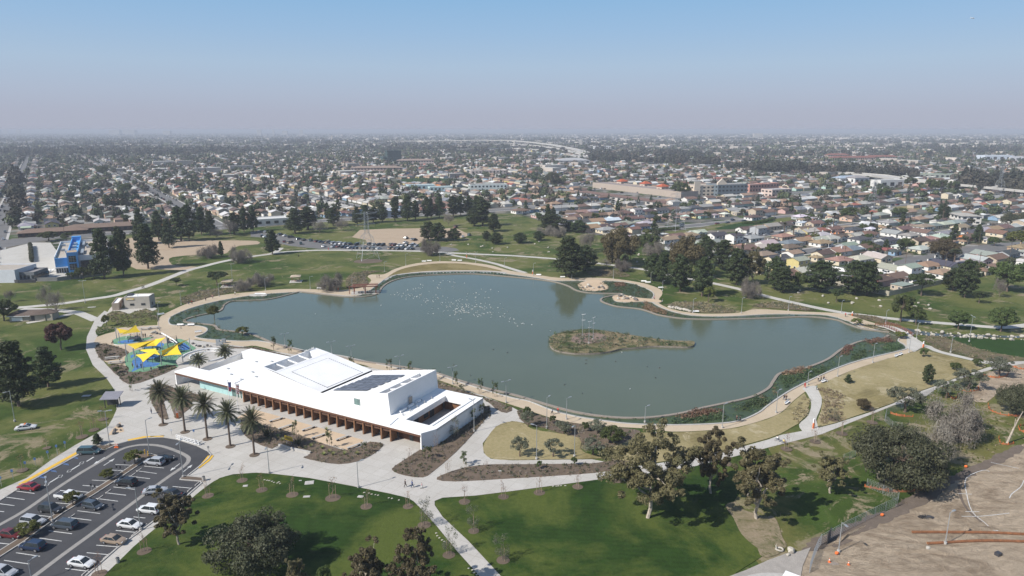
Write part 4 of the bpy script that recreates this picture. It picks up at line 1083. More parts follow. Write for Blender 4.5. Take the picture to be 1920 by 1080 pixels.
# coarser kinds for the streets of the town
K('town1',dome_kit,41,8,9,L_GREEN,cnt=38,ncl=26,lsize=.62,z0=.2);K('town2',dome_kit,42,9,8,L_OAK,cnt=38,ncl=26,lsize=.62,z0=.2)
K('town3',pine_kit,43,13,3.8,L_PINE,'cone',24,34,.65);K('town4',dome_kit,44,7,7,L_LIME,cnt=32,ncl=20,lsize=.6,z0=.2)
K('town5',dome_kit,45,6,7,L_TWIG,M_TWIG,30,22,.35,.25)
KNAME={'euc':'eucalyptus_tree','pine':'pine_tree','col':'conifer_tree','oak':'broad_oak_tree','dome':'round_tree','bronze':'bronze_leaved_tree','lime':'small_tree','umbrella':'umbrella_pine','copper':'copper_leaved_tree','olive':'olive_tree','bare':'bare_tree','thicket':'leafless_thicket_tree','palm':'date_palm','fanpalm':'fan_palm','sap':'staked_sapling','sapleaf':'staked_sapling','cypress':'cypress_tree','town':'street_tree'}
def kindname(k):
 s=k.rstrip('0123456789')
 return KNAME.get(s,KNAME.get({'sapbed':'sap'}.get(s,s),'tree'))
def tree(kind,x,y,ty,label=None,w=None,group=None,cat='tree'):
 """stands at ground pixel (x, y), top at ty, w = crown width in photo pixels"""
 kit,H=TREES[kind]
 p=P(x,y,.0)
 h=height(x,y,ty)if ty else H
 s=h/H
 sx=s
 if w:
  W0=TREEW[kind]
  depth=p.y*_ct+(CAMH)*_st
  sx=(w*depth/FPX)/W0
 return spawn(kit,kindname(kind),(p.x,p.y,.17 if kind.startswith('sap')else.05),random.uniform(0,6.28),(sx,sx,s),label=label,cat=cat,group=group)
TREEW={}
for k_,(kit_,H_)in TREES.items():
 cr_=[q for q in kit_ if q[0]=='crown'][0][1]
 co=np.empty(len(cr_.vertices)*3,dtype=np.float32);cr_.vertices.foreach_get('co',co);co=co.reshape(-1,3)
 TREEW[k_]=float(np.percentile(co[:,:2],99.6)-np.percentile(co[:,:2],.4))
random.seed(99)
T=tree
# foreground
T('euc1',1214,972,796,'biggest eucalyptus with pale trunk in a mulch ring on the lower lawn',160)
T('euc2',1333,926,797,'eucalyptus beside the paved walk, right of the biggest eucalyptus',84)
T('euc3',1418,974,838,'eucalyptus with grey-brown crown between the walk and the bare patch',104)
T('euc3',336,1022,925,'eucalyptus with white trunk in a mulch ring beside the parking lot',76)
T('oak1',480,1066,972,'broad dark oak spreading on the lower left lawn',160)
T('oak1',1686,908,806,'broad dark oak behind orange netting left of the earthworks',165)
T('thicket',1740,870,800,'leafless grey tree merging into the broad oak at its right',90)
T('thicket',1790,826,748,'domed grey leafless tree right of and behind the broad oak',100)
T('oak2',1905,778,722,'grey-green tree cut by the right edge of the picture, above the earthworks',70)
T('euc3',690,1140,1030,'eucalyptus crown rising from the bottom edge, left of the two',78)
T('euc2',778,1130,985,'eucalyptus crown with bare white limbs rising from the bottom edge',92)
T('euc3',560,1150,1046,'low brownish tree top at the bottom edge, below the broad dark oak',46)
T('dome2',608,1120,1062,'small tree top at the bottom edge between the two low crowns',30)
T('euc3',1556,925,853,'small weeping tree with leaning white trunk left of the broad oak',62)
for i,(x,y,t,w,lb_)in enumerate([(1696,773,726,62,'beside the paved walk, nearest of the trees along it'),(1774,747,713,44,'second of the trees along the right hand walk'),(1816,730,692,54,'third of the trees along the right hand walk'),(1872,705,670,50,'farthest of the trees along the right hand walk')]):
 T('olive1',x,y,t,'grey-green tree ringed by orange netting, '+lb_,w)
T('bronze',1618,770,747,'low shrubby tree on the tan slope near the lower walk',24);T('pine1',1590,719,702,'tiny conifer alone on the middle of the tan slope',14)
T('pine3',1738,722,683,'slim two-tiered young tree on the right of the tan slope',20);T('dome2',1731,670,654,'small tree at the top of the tan slope by the path junction',16)
T('dome1',1791,694,680,'small tree on the far right of the tan slope',20);T('dome2',1832,688,672,'small tree by the path above the tan slope',18);T('sapleaf',1562,788,767,'shrubby sapling in straw grass beside the branch walk',26)
# left
T('pine2',36,762,640,'tall dark pine at the left edge of the park lawn',72);T('pine1',91,726,650,'shorter dark pine right of the tall left pine',50)
T('pine3',4,735,668,'dark pine cut by the left edge of the picture',36)
T('copper',115,656,605,'copper-leaved round tree on the left lawn',46)
T('dome1',8,602,561,'dark round tree at the left edge behind the small restroom',44)
T('bare2',90,584,537,'tall bare tree behind the small restroom, left of the pair',30);T('bare1',107,590,548,'tall bare tree behind the small restroom, right of the pair',26);T('bare1',20,566,545,'short bare tree at the far left above the dark round tree',18)
T('pine2',196,522,428,'tall conifer right beside the blue building',42);T('pine3',232,518,426,'tall conifer in the middle of the three by the blue building',34);T('pine2',278,504,420,'tall conifer standing on the dirt yard, right of the three',44)
T('pine1',265,458,391,'conifer behind the tall one on the dirt yard',28)
dome_shr=[(135,524,510,18),(157,524,500,26),(176,524,502,22),(92,452,434,34),(125,452,436,22)]
for i,(x,y,t,w)in enumerate(dome_shr):T('dome2',x,y,t,['low shrub tree at the glass front of the blue building','round shrub tree under the tower of the blue building','shrub tree between the blue building and the conifers','green tree behind the blue building, left','green tree behind the blue building, right'][i],w)
rows=[(298,451,395,26),(317,465,410,24),(340,452,388,26),(355,452,383,28),(378,441,388,22),(395,441,395,20),(440,440,399,20),(458,436,390,20),(475,434,385,18),(553,438,391,30),(577,431,388,30),(625,424,388,24),(670,422,387,18),(686,419,384,18),(700,417,388,16),(717,417,382,18),(741,415,369,14),(764,415,365,22),(779,412,376,14),(801,411,369,16),(808,409,371,14),(824,409,369,22),(850,406,368,18),(864,404,366,18),(879,403,366,16),(893,401,366,16),(905,424,372,26),(889,424,390,26),(926,434,400,26)]
for i,(x,y,t,w)in enumerate(rows):
 T(['pine1','pine2','col1','pine3'][i%4]if i not in(16,)else 'col1',x,y,t,'%s of the dark conifers lining the road behind the ball fields'%ORD[i],w*1.12,'dark conifers along the rear park road')
for x,y,t,w,lb_ in[(511,477,430,30,'lone conifer beside the entrance of the rear car park'),(415,481,452,12,'slim conifer between two leafless trees on the dirt yard'),(1027,433,382,18,'slim tall conifer at the park edge above the far lawn')]:T('pine1',x,y,t,lb_,w)
for x,y,t,w,lb_ in[(804,451,416,34,'dark round-headed pine left in the clump beyond the rear cars'),(822,452,418,30,'dark pine right in the clump beyond the rear cars'),(851,451,428,26,'smaller dark pine by the tan infield corner'),(912,451,433,18,'small round pine on the far lawn'),(930,458,436,26,'round grey-green tree on the far lawn'),(975,456,436,26,'round tree in the far lawn middle'),(1010,451,433,22,'round tree on the far lawn, right of the middle one'),(1035,434,402,52,'broad dark tree below the slim tall conifer'),(1085,436,413,32,'dark tree at the foot of the grey bungalow'),(1068,432,415,26,'dark tree next to the broad one at the park edge')]:T('pine3',x,y,t,lb_,w)
for x,y,t,w,lb_ in[(806,479,450,42,'domed leafless tree at the end of the rear car park'),(841,424,400,22,'leafless tree in front of the conifer row'),(407,448,430,26,'leafless tree by the road behind the dirt yard'),(393,484,461,40,'spreading leafless tree on the edge of the dirt yard'),(450,493,466,42,'spreading leafless tree beside the curved path'),(432,443,412,26,'leafless tree behind the rear car park, leftmost'),(600,437,415,28,'leafless tree between conifers behind the rear car park'),(640,433,412,26,'second leafless tree behind the rear car park'),(1107,470,436,22,'tall leafless tree on the upper lawn'),(1096,475,438,24,'leafless tree next to the tall one on the upper lawn'),(1225,482,455,44,'wide leafless tree left of the tall conifer clump'),(1166,509,488,32,'low leafless tree beside the upper path'),(1138,503,487,20,'small leafless tree beside the upper path, left of the low one'),(1405,559,526,40,'leafless grey tree left of the tall pines near the wall'),(1025,441,425,36,'leafless thicket tree under the broad dark tree'),(1048,445,426,34,'leafless thicket tree at the edge of the upper lawn'),(1345,480,455,30,'leafless tree among the houses at the park edge')]:T('bare1' if w<30 else 'thicket',x,y,t,lb_,w)
for x,y,t,w,lb_ in[(490,537,513,46,'low purple-grey shrubby tree left of the picnic shelter'),(622,545,516,50,'wide purple-grey shrubby tree right of the picnic shelter'),(458,545,524,36,'leafless shrubby tree left of the lakeside lamp')]:T('thicket',x,y,t,lb_,w)
T('umbrella',407,536,509,'umbrella pine left of the far picnic shelter',36);T('umbrella',331,536,521,'small umbrella pine in a mulch patch on the left lawn',20)
for i,(k,x,y,t,w,lb_)in enumerate([('pine2',1066,519,444,62,'big conifer at the lake head, left of its neighbour'),('pine3',1096,507,461,48,'shorter conifer right of the big one at the lake head'),('bronze',1160,500,424,66,'bronze-leaved tall tree on the upper lawn'),('bronze',1285,520,439,62,'bronze-leaved tree behind the tall conifer clump'),('dome1',1216,475,437,46,'dark green tree right of the bronze-leaved one'),('pine3',1322,500,442,34,'dark tree right of the bronze-leaved tree behind the clump'),('umbrella',1140,489,464,26,'leftmost of the three small pines on the upper lawn'),('umbrella',1157,491,462,24,'middle one of the three small pines on the upper lawn'),('umbrella',1182,488,465,24,'rightmost of the three small pines on the upper lawn'),('pine3',1224,527,476,36,'leftmost dark conifer of the tall clump above the granite loop'),('pine2',1243,533,472,34,'second dark conifer of the tall clump'),('pine3',1275,547,478,42,'conifer with clear trunk in front of the tall clump'),('pine3',1316,556,482,40,'rightmost tall conifer near the clump, nearest the lake'),('lime',1328,566,537,24,'small yellow-green tree at the foot of the rightmost conifer'),('pine3',1355,506,450,44,'dark round pine at the edge of the houses'),('pine3',1380,535,466,44,'pine left of the leafless grey tree'),('euc3',1412,535,470,50,'olive-brown tree left of the boundary pines'),('pine3',1452,543,482,40,'first of the pines in front of the houses, left'),('pine2',1468,548,500,44,'pine left of the bushy green one by the wall'),('dome1',1498,545,508,26,'small dark tree left of the bushy green pine'),('pine3',1538,547,489,62,'bushy green pine in front of the yellow two-storey house'),('pine3',1602,553,489,54,'left of two pale-trunked pines in front of the boundary wall'),('pine2',1626,554,490,50,'right of two pale-trunked pines in front of the boundary wall'),('umbrella',1568,567,541,26,'small umbrella tree on the lawn below the bushy pine'),('umbrella',1727,555,512,48,'flat-topped pine right of the wall corner'),('pine3',1787,545,503,38,'dark pine touching the boundary hedge'),('pine3',1808,558,487,42,'tall thin-crowned pine right of the flat-topped one'),('umbrella',1835,569,546,24,'small umbrella tree on the right lawn'),('dome1',1888,547,489,62,'big rounded green tree at the right edge lawn'),('bare1',1873,558,524,22,'thin half-bare tree at the foot of the big rounded one'),('dome2',1688,604,551,42,'tall dark tree beside the footbridge, left of the pair'),('dome2',1717,609,574,30,'rounder grey-green tree beside the footbridge'),('dome1',1796,618,580,34,'rounded dark tree between path and stream'),('dome1',1876,622,575,46,'rounded dark tree near the right end of the stream')]):
 T(k,x,y,t,lb_,w)
 # palms
for i,(x,y,t)in enumerate([(306,796,719),(347,810,730),(389,823,742),(432,837,756),(477,853,771)]):
 T(['palm1','palm2'][i%2],x,y,t,'%s of the five date palms standing in the plaza paving'%ORD[i],46,'date palms across the plaza')
 b=MB();p=P(x,y,.15);b.prism([(p.x+math.cos(k*.52)*1.15,p.y+math.sin(k*.52)*1.15)for k in range(12)],.14,.2,M_MULCH)
 b.build('palm_pit',kind='structure')
for x,y,t,s,lb_ in[(424,688,650,0,'date palm in the courtyard, right of the two'),(375,703,666,1,'date palm in the courtyard, left of the two')]:T(['palm1','palm2'][s],x,y,t,lb_,36)
T('fanpalm',1787,506,468,'fan palm between the houses and the dark boundary pine',22)
# staked saplings on the lawns
row=[(491,920),(548,929),(624,935),(687,951),(765,951)]
for i,(x,y)in enumerate(row):T('sap1' if i%2 else 'sap2',x,y,y-[30,34,40,34,28][i],'%s of the thin saplings on the lower left lawn'%ORD[i])
for i,(x,y,w,lb_)in enumerate([(796,986,34,'leafy sapling left of the diagonal walk, upper'),(842,1042,32,'leafy sapling left of the diagonal walk, lower'),(888,997,28,'leafy sapling right of the diagonal walk, upper'),(943,1052,34,'leafy sapling right of the diagonal walk, lower')]):T('sapleaf',x,y,y-46,lb_,w)
row=[(871,942),(944,933),(1011,925),(1083,914),(1157,902),(1363,871),(1474,843),(1528,829),(1578,814),(1635,793)]
for i,(x,y)in enumerate(row):T('sap1' if i%2 else 'sap2',x,y,y-31,'%s of the bare saplings below the east walk'%ORD[i])
row=[(42,883,28),(88,841,22),(154,820,30),(176,807,28),(194,787,25)]
for i,(x,y,h)in enumerate(row):T('sap1' if i%2 else 'sap2',x,y,y-h,'%s of the bare saplings left of the parking lot'%ORD[i])
for x,y,h,lb_ in[(454,902,30,'bare sapling at the left tip of the lower lawn'),(390,931,32,'bare sapling between lot sidewalk and lawn, upper'),(271,1035,38,'bare sapling between lot sidewalk and lawn, lower'),(186,1078,40,'bare sapling at the bottom edge beside the lot'),(1650,1150,30,'bare sapling below the bottom edge')][:4]:T('sap1',x,y,y-h,lb_)
# bed trees
for k,x,y,t,w,lb_ in[('olive1',975,857,819,36,'olive tree at the left of the tan circle'),('olive2',1037,857,822,34,'olive tree at the lower middle of the tan circle'),('olive2',1056,814,789,32,'olive tree on the upper rim of the tan circle'),('olive1',990,801,770,28,'olive tree at the upper left of the tan circle'),('dome2',988,782,762,14,'dark shrub tree above the tan circle'),('olive1',1120,813,789,40,'olive tree in the bed by the lakeside path'),('dome2',1098,809,791,16,'bright green shrub tree in the bed by the lakeside path'),('olive2',1112,854,822,40,'olive tree in the paved ring left of the biggest eucalyptus'),('dome2',1036,795,779,14,'green shrub tree between bed and lakeside path'),('dome1',1148,832,800,44,'green tree behind the biggest eucalyptus, left'),('dome2',1011,880,864,12,'small shrub tree in the lower bed, left'),('dome2',1076,874,856,12,'small shrub tree in the lower bed, right')]:T(k,x,y,t,lb_,w)
sapb=[(555,822,790),(618,840,808),(544,664,638),(513,656,632),(660,690,670),(730,696,674),(770,700,679),(815,712,693),(856,726,698),(900,738,710),(928,745,718),(866,738,722),(246,734,706),(683,852,830)]
for i,(x,y,t)in enumerate(sapb):T('sapbed',x,y,t,'%s of the slender leafy saplings around the white building'%ORD[[s_[0]for s_ in sorted(sapb)].index(x)],13)
for i,(k,x,y,t,w,lb_)in enumerate([('sapbed2',769,868,842,14,'pinkish sapling in the triangular bed, left tip'),('sapbed2',818,846,815,14,'pinkish sapling beside the white east wall'),('sapbed',801,862,838,20,'leafy staked sapling in the triangular bed'),('sapleaf',855,820,788,24,'airy sapling beside the white east wall, middle'),('sapbed',889,792,768,14,'dark sapling beside the white east wall, right'),('sapbed',905,782,758,14,'yellow-green sapling at the far end of the white east wall'),('sapbed',872,873,849,20,'leafy staked sapling at the walk fork'),('sapbed2',840,888,862,16,'thin sapling in the long bed, left end'),('sapbed2',912,876,864,12,'thin sapling in the long bed, middle')]):
 T(k,x,y,t,lb_,w)
T('lime',253,870,845,'feathery small tree on the head of the lot median',32);T('lime',204,899,880,'feathery small tree second along the lot median',26);T('lime',137,948,923,'feathery small tree behind the white pickup',28);T('lime',54,1004,979,'feathery small tree third along the lot median',40)
T('pine1',183,834,813,'small dark conifer in the island above the teal minivan',18)
T('lime',200,612,590,'feathery sapling beside the restroom court',14);T('dome2',200,667,655,'small dark shrub beside the picnic tables',10);T('dome2',219,700,688,'dark shrub at the lower corner of the green play surface',12)
for x,y,t,w,lb_ in[(1000,640,628,14,'x')][:0]:pass
T('lime',402,600,573,'yellow-green shrub at the marsh ring, left cove',22);T('lime',455,630,613,'yellow-green willow shrub in the shallows near the play area',24);T('lime',1688,634,622,'green shrub beside the footbridge end',22);T('lime',1606,611,597,'green shrub on the north shore near the footbridge',20)
# tree in the street
# --- ground cover in beds, marsh and banks
def scatter(poly,n,g):
 xs=[p[0]for p in poly];ys=[p[1]for p in poly];out=[]
 tries=0
 while len(out)<n and tries<n*12:
  tries+=1
  p=(g.uniform(min(xs),max(xs)),g.uniform(min(ys),max(ys)))
  if inside(p,poly):out.append(p)
 return out
def area(poly):return abs(sum(poly[i][0]*poly[(i+1)%len(poly)][1]-poly[(i+1)%len(poly)][0]*poly[i][1]for i in range(len(poly))))/2
def cover(name,poly,dens,kinds,z=.2,seed=1,h=(.25,.6),label=None,clumpy=True):
 g=np.random.default_rng(seed);n=int(min(1500,area(poly)*dens))
 pts=scatter(poly,n,g);V,MI=[],[]
 mats=[k[0]for k in kinds];wts=np.array([k[1]for k in kinds],float);wts/=wts.sum()
 cl=[[]for _ in kinds]
 for p in pts:
  k=int(g.choice(len(kinds),p=wts));hh=g.uniform(*h);r=hh*g.uniform(.8,1.6)
  cl[k].append((p[0],p[1],z+hh*.4,r,r,hh*.7,kinds[k][2]))
 Vs,mi=[],[]
 for i,c in enumerate(cl):
  if c:
   v,f=leaf_tris(c,kinds[i][3],g,elong=1.8);Vs.append(v);mi+=[i]*len(f)
 if not Vs:return
 V=np.concatenate(Vs)
 o=bpy.data.objects.new(name,np_mesh(name,V,np.arange(len(V)).reshape(-1,3),mats,mi));COL.objects.link(o)
 return tag(o,label,'planting',None,'stuff')
bk=[(L_SAGE,4,16,.12),(L_GREEN,2,16,.11),(L_STRAW,4,14,.11),(L_TWIG,4,12,.1)]
for i,w in enumerate(BEDS):
 if i==0:kk=[(L_SAGE,3,16,.12),(L_GREEN,2,14,.11),(L_STRAW,2.2,14,.11),(L_TWIG,3,12,.1)]
 elif i==1:kk=[(L_STRAW,4,16,.12),(L_DRY,1,10,.1),(L_SAGE,2,14,.1)]
 elif i in(2,6):kk=[(L_GREEN,3,18,.13),(L_TWIG,3,12,.1),(L_SAGE,2,14,.12)]
 elif i<8:kk=bk
 elif i<16:kk=[(L_GREEN,2,14,.14),(L_STRAW,3,14,.13),(L_TWIG,2,12,.1)]
 else:kk=[(L_STRAW,4,14,.2),(L_TWIG,3,14,.17),(L_SAGE,3,14,.18),(L_GREEN,1.5,14,.18)]
 dens=1.1 if i<14 else.5
 hh=(.2,.5)if i<14 else(.35,.9)
 cover('ground_cover',w,dens,kk,.2,100+i,hh)
reeds=[(L_REED,8,16,.16),(L_REEDB,1.4,14,.15)]
for i,w in enumerate(MARSHES):
 cover('marsh_reeds',w,[.42,.26,.6,.5,.75][i],reeds,.1,200+i,(.3,.85))
cover('island_scrub',ISL_W,.3,[(L_REED,5,18,.2),(L_SAGE,3,16,.2),(L_BRONZE,1,14,.18),(L_STRAW,2,12,.15)],.8,300,(.4,1.2))
# brown reed belts
for i,px in enumerate([Z4(960,600,[(1255,740),(1300,705),(1400,685),(1560,680),(1580,700),(1450,730),(1330,745)]),Z4(1440,600,[(725,165),(800,150),(920,140),(940,170),(800,178),(735,185)]),Z4(1440,600,[(545,270),(575,215),(640,195),(640,215),(590,265)]),Z4(1440,600,[(110,405),(230,370),(325,360),(320,385),(200,410),(130,420)]),Z4(960,420,[(1000,590),(1060,625),(1150,660),(1160,690),(1060,665),(990,640)]),Z4(960,420,[(760,450),(830,445),(860,465),(800,478)])]):
 cover('brown_reeds',wpts(px),1.2,[(L_REEDB,1,26,.2)],.2,320+i,(.5,1.1))
for i,px in enumerate([Z4(960,600,[(1220,745),(1400,740),(1500,720),(1580,700),(1600,740),(1400,775),(1200,780)]),Z4(960,600,[(1700,650),(1800,610),(1920,580),(1925,630),(1820,680),(1720,690)]),Z4(1440,600,[(90,440),(250,400),(420,360),(420,395),(250,460),(140,510)]),Z4(1440,600,[(630,275),(700,235),(760,240),(700,290),(640,300)]),Z4(1440,600,[(860,200),(960,175),(1010,200),(960,225),(880,230)])]):
 cover('marsh_reeds',wpts(px),1.0,[(L_REED,1,24,.2)],.2,340+i,(.5,1.0))
 # straw grass mounds on the tan slopes
for i,px in enumerate([Z4(1440,600,[(380,520),(450,520),(560,560),(570,660),(560,740),(440,780),(370,800),(400,700),(415,600)]),Z4(1440,600,[(190,700),(240,600),(290,570),(320,620),(290,720),(230,775),(190,760)]),Z4(960,420,[(1480,600),(1540,620),(1550,670),(1450,650)]),Z4(1440,600,[(1330,690),(1400,640),(1420,600),(1440,640)])]):
 cover('straw_grass',wpts(px),1.1,[(L_STRAW,1,16,.16)],.2,360+i,(.3,.6))
 # rough weeds near the big oaks
for i,px in enumerate([Z4(1440,600,[(1500,600),(1920,600),(1920,900),(1560,1080),(1300,1060),(1400,900)]),Z4(1440,600,[(1150,620),(1250,600),(1230,700),(1150,700)]),Z4(1440,810,[(980,520),(1180,430),(1200,450),(1010,560)])]):
 cover('weeds',wpts(px),.22,[(L_LIME,3,12,.14),(L_STRAW,3,12,.14),(L_GREEN,2,12,.12)],.1,380+i,(.15,.35))
 # agaves in the front bed
agv=[(1375,530),(1395,605),(655,635),(715,690),(1140,780),(1310,810),(1415,865),(1335,905),(1475,905),(1645,895),(1830,895),(30,400)]
g=np.random.default_rng(5);V=[]
for k in range(22):
 a=k*2.4;el=R(25+50*(k/22));d=np.array([math.cos(a)*math.cos(el),math.sin(a)*math.cos(el),math.sin(el)]);s_=np.array([-math.sin(a),math.cos(a),0])*.09
 V+=[s_,-s_,d*.95]
agm=np_mesh('agave',np.array(V),np.arange(len(V)).reshape(-1,3),[L_AGAVE])
for i,(x,y)in enumerate(agv):
 p=P(440+(x if x>1000 else x)/8,740+y/8,.2)
 o=bpy.data.objects.new('agave',agm);COL.objects.link(o);o.location=p;o.rotation_euler=(0,0,i*1.3);o.scale=(1.1,)*3
 tag(o,'yellow-green agave rosette, one of those dotted over the long front bed','plant','agaves in the front bed')
 # big dark fan plant and yellow sign in front bed
def child_box(parent,name,c,size,m,rz=0):b=MB();b.box(c,size,m,rz);return b.build(name,parent)
# --- lamps
def lampkit(h,double=False,cam_=False):
 b=MB();b.tube([(0,0,0),(0,0,h)],[.10,.06],M_STEEL,8);pole=b.mesh('pole')
 b=MB();b.tube([(0,0,0),(0,0,.45)],.28,M_KERB,10);base=b.mesh('footing')
 ps=[('pole',pole,None,[]),('footing',base,None,[])]
 for s in((1,-1)if double else(1,)):
  b=MB();b.tube([(0,0,h-.12),(s*.8,0,h)],.05,M_STEEL,5);b.box((s*1.15,0,h+.02),(.85,.34,.12),M_STEEL);ps.append(('lamp_head',b.mesh('lamp_head'),None,[]))
 if cam_:
  b=MB();b.box((.25,0,h*.72),(.4,.2,.2),M_WHITE);ps.append(('camera_box',b.mesh('camera_box'),None,[]))
 return ps
LK={}
def lamp(x,y,ty,label,double=False,rz=0.6,group=None,cam_=False):
 h=round(height(x,y,ty)*2)/2;h=min(max(h,4.0),24)
 k=(h,double,cam_)
 if k not in LK:LK[k]=lampkit(*k)
 p=P(x,y)
 spawn(LK[k],'street_lamp',(p.x,p.y,.15),rz,1,label=label,cat='street lamp',group=group)
north=[(340,572,547),(411,556,532),(436,528,495),(498,545,522),(582,542,519),(661,548,520),(721,510,492),(761,498,477),(825,490,472),(892,493,474),(946,499,485),(1000,517,495),(1072,523,500),(1150,523,501),(1220,531,511),(1242,546,526),(1299,587,560),(1390,588,560),(1478,583,558),(1577,586,565),(1660,608,582)]
for i,(x,y,t)in enumerate(north):lamp(x,y,t,'%s of the far shore lamps'%ORD[i],group='lamps on the far shore')
south=[(535,649,626),(622,665,642),(659,676,649),(750,696,667),(849,721,688),(949,756,716)]
for i,(x,y,t)in enumerate(south):lamp(x,y,t,'%s of the two-headed lamps behind the white building'%ORD[i],True,group='two-headed lamps behind the white building')
east=[(1062,787,746),(1209,793,762),(1354,803,759),(1455,775,734),(1514,722,699),(1570,707,670),(1636,681,647),(1704,662,628),(1718,636,607),(1782,662,633)]
for i,(x,y,t)in enumerate(east):lamp(x,y,t,'%s of the near shore lamps'%ORD[i],group='lamps on the near shore')
for x,y,t,lb_,d in[(160,568,527,'tall lamp on the upper left lawn beside the curved path',True),(299,620,589,'lamp beside the restroom cove path, nearer one',True),(298,590,568,'lamp beside the restroom cove path, farther one',False),(1817,641,594,'tall floodlight pole at the stream',True),(1025,804,745,'tall pale pole at the upper right of the tan circle',False),(1006,862,797,'tall pole on the lower rim of the tan circle, left',False),(1077,857,798,'tall pole on the lower rim of the tan circle, right',False),(889,810,751,'white pole standing before the white east wall',False),(505,888,838,'lamp on the lower plaza edge, left one',False),(672,915,867,'lamp on the lower plaza edge, right one',False),(281,855,788,'tall lamp at the head of the lot median',False),(344,896,830,'tall lamp by the small island at the lot exit',True),(99,979,900,'tall two-headed lamp standing in the lot median',True),(264,995,914,'tall lamp at the sidewalk beside the white cars',False),(60,1092,1059,'lamp cut by the bottom edge in the lot',False),(206,836,772,'slim pole in the planted island left of the lot turn',True),(28,791,734,'tall wooden pole on the left lawn',False),(355,735,709,'lamp in front of the canopy tip',False),(1572,1036,979,'lamp standing in the wet soil by the fence',False),(1772,1021,964,'lamp on the graded soil between the orange berms',False),(1204,0,0,'',0)][:20]:
 lamp(x,y,t,lb_,d,rz=random.uniform(0,6))
for i,(x,y,t)in enumerate([(1092,629,597),(1104,644,609),(1112,636,602)]):
 p=P(x,y,.75);h=8.2
 r=empty('osprey_pole',p,0.4*i,label='%s of three pale poles with cross arms on the island'%ORD[i],cat='pole',group='poles on the island')
 b=MB();b.tube([(0,0,0),(0,0,h)],[.10,.06],M_STEEL,8);b.build('pole',r)
 for z_,L in((h-.1,1.5),(h*.72,1.3)):
  b=MB();b.box((.3,0,z_),(L,.12,.12),M_WHITE);b.box((.3+L*.4,0,z_+.15),(.4,.3,.12),M_STEEL);b.build('cross_arm',r)
 b=MB();b.box((0,0,.12),(.6,.6,.3),M_KERB);b.build('footing',r)
 # flagpoles
for x,y,t,lb_,cs in[(431.5,764,714,'flagpole with hanging stars and stripes flag before the entrance, left',((.3,.05,.08),(.05,.07,.2))),(446.5,771,718,'flagpole with red and white flag before the entrance, right',((.35,.1,.1),(.5,.5,.5)))]:
 h=height(x,y,t);p=P(x,y,.15);r=empty('flagpole',p,0,label=lb_,cat='flagpole')
 b=MB();b.tube([(0,0,0),(0,0,h)],[.11,.06],M_WHITE,8);b.build('pole',r)
 b=MB();b.blob((0,0,h+.1),(.12,.12,.12),M_STEEL,1,0);b.build('finial',r)
 b=MB();V=[]
 for j in range(9):
  zz=h-.4-j*.32
  for k in range(5):V.append((.08+k*.2*(1-j*.03),.12*math.sin(k*2.1+j*.3),zz-k*.09*(j>0)))
 fs=[(j*5+k,j*5+k+1,j*5+k+6,j*5+k+5)for j in range(8)for k in range(4)]
 c1=mat('flag_red_'+lb_[-5:].strip(),cs[0],.8,.1,3);c2=mat('flag_blue_'+lb_[-5:].strip(),cs[1],.8,.1,3)
 for q,f in enumerate(fs):b.f.append(f)
 b.v=V;b.mi(c1);b.mi(c2);b.m=[1 if(q//4)<4 and 'stars' in lb_ else(0 if(q//4)%2 else(1 if 'white' in lb_ else 0))for q in range(len(fs))]
 b.build('flag',r)
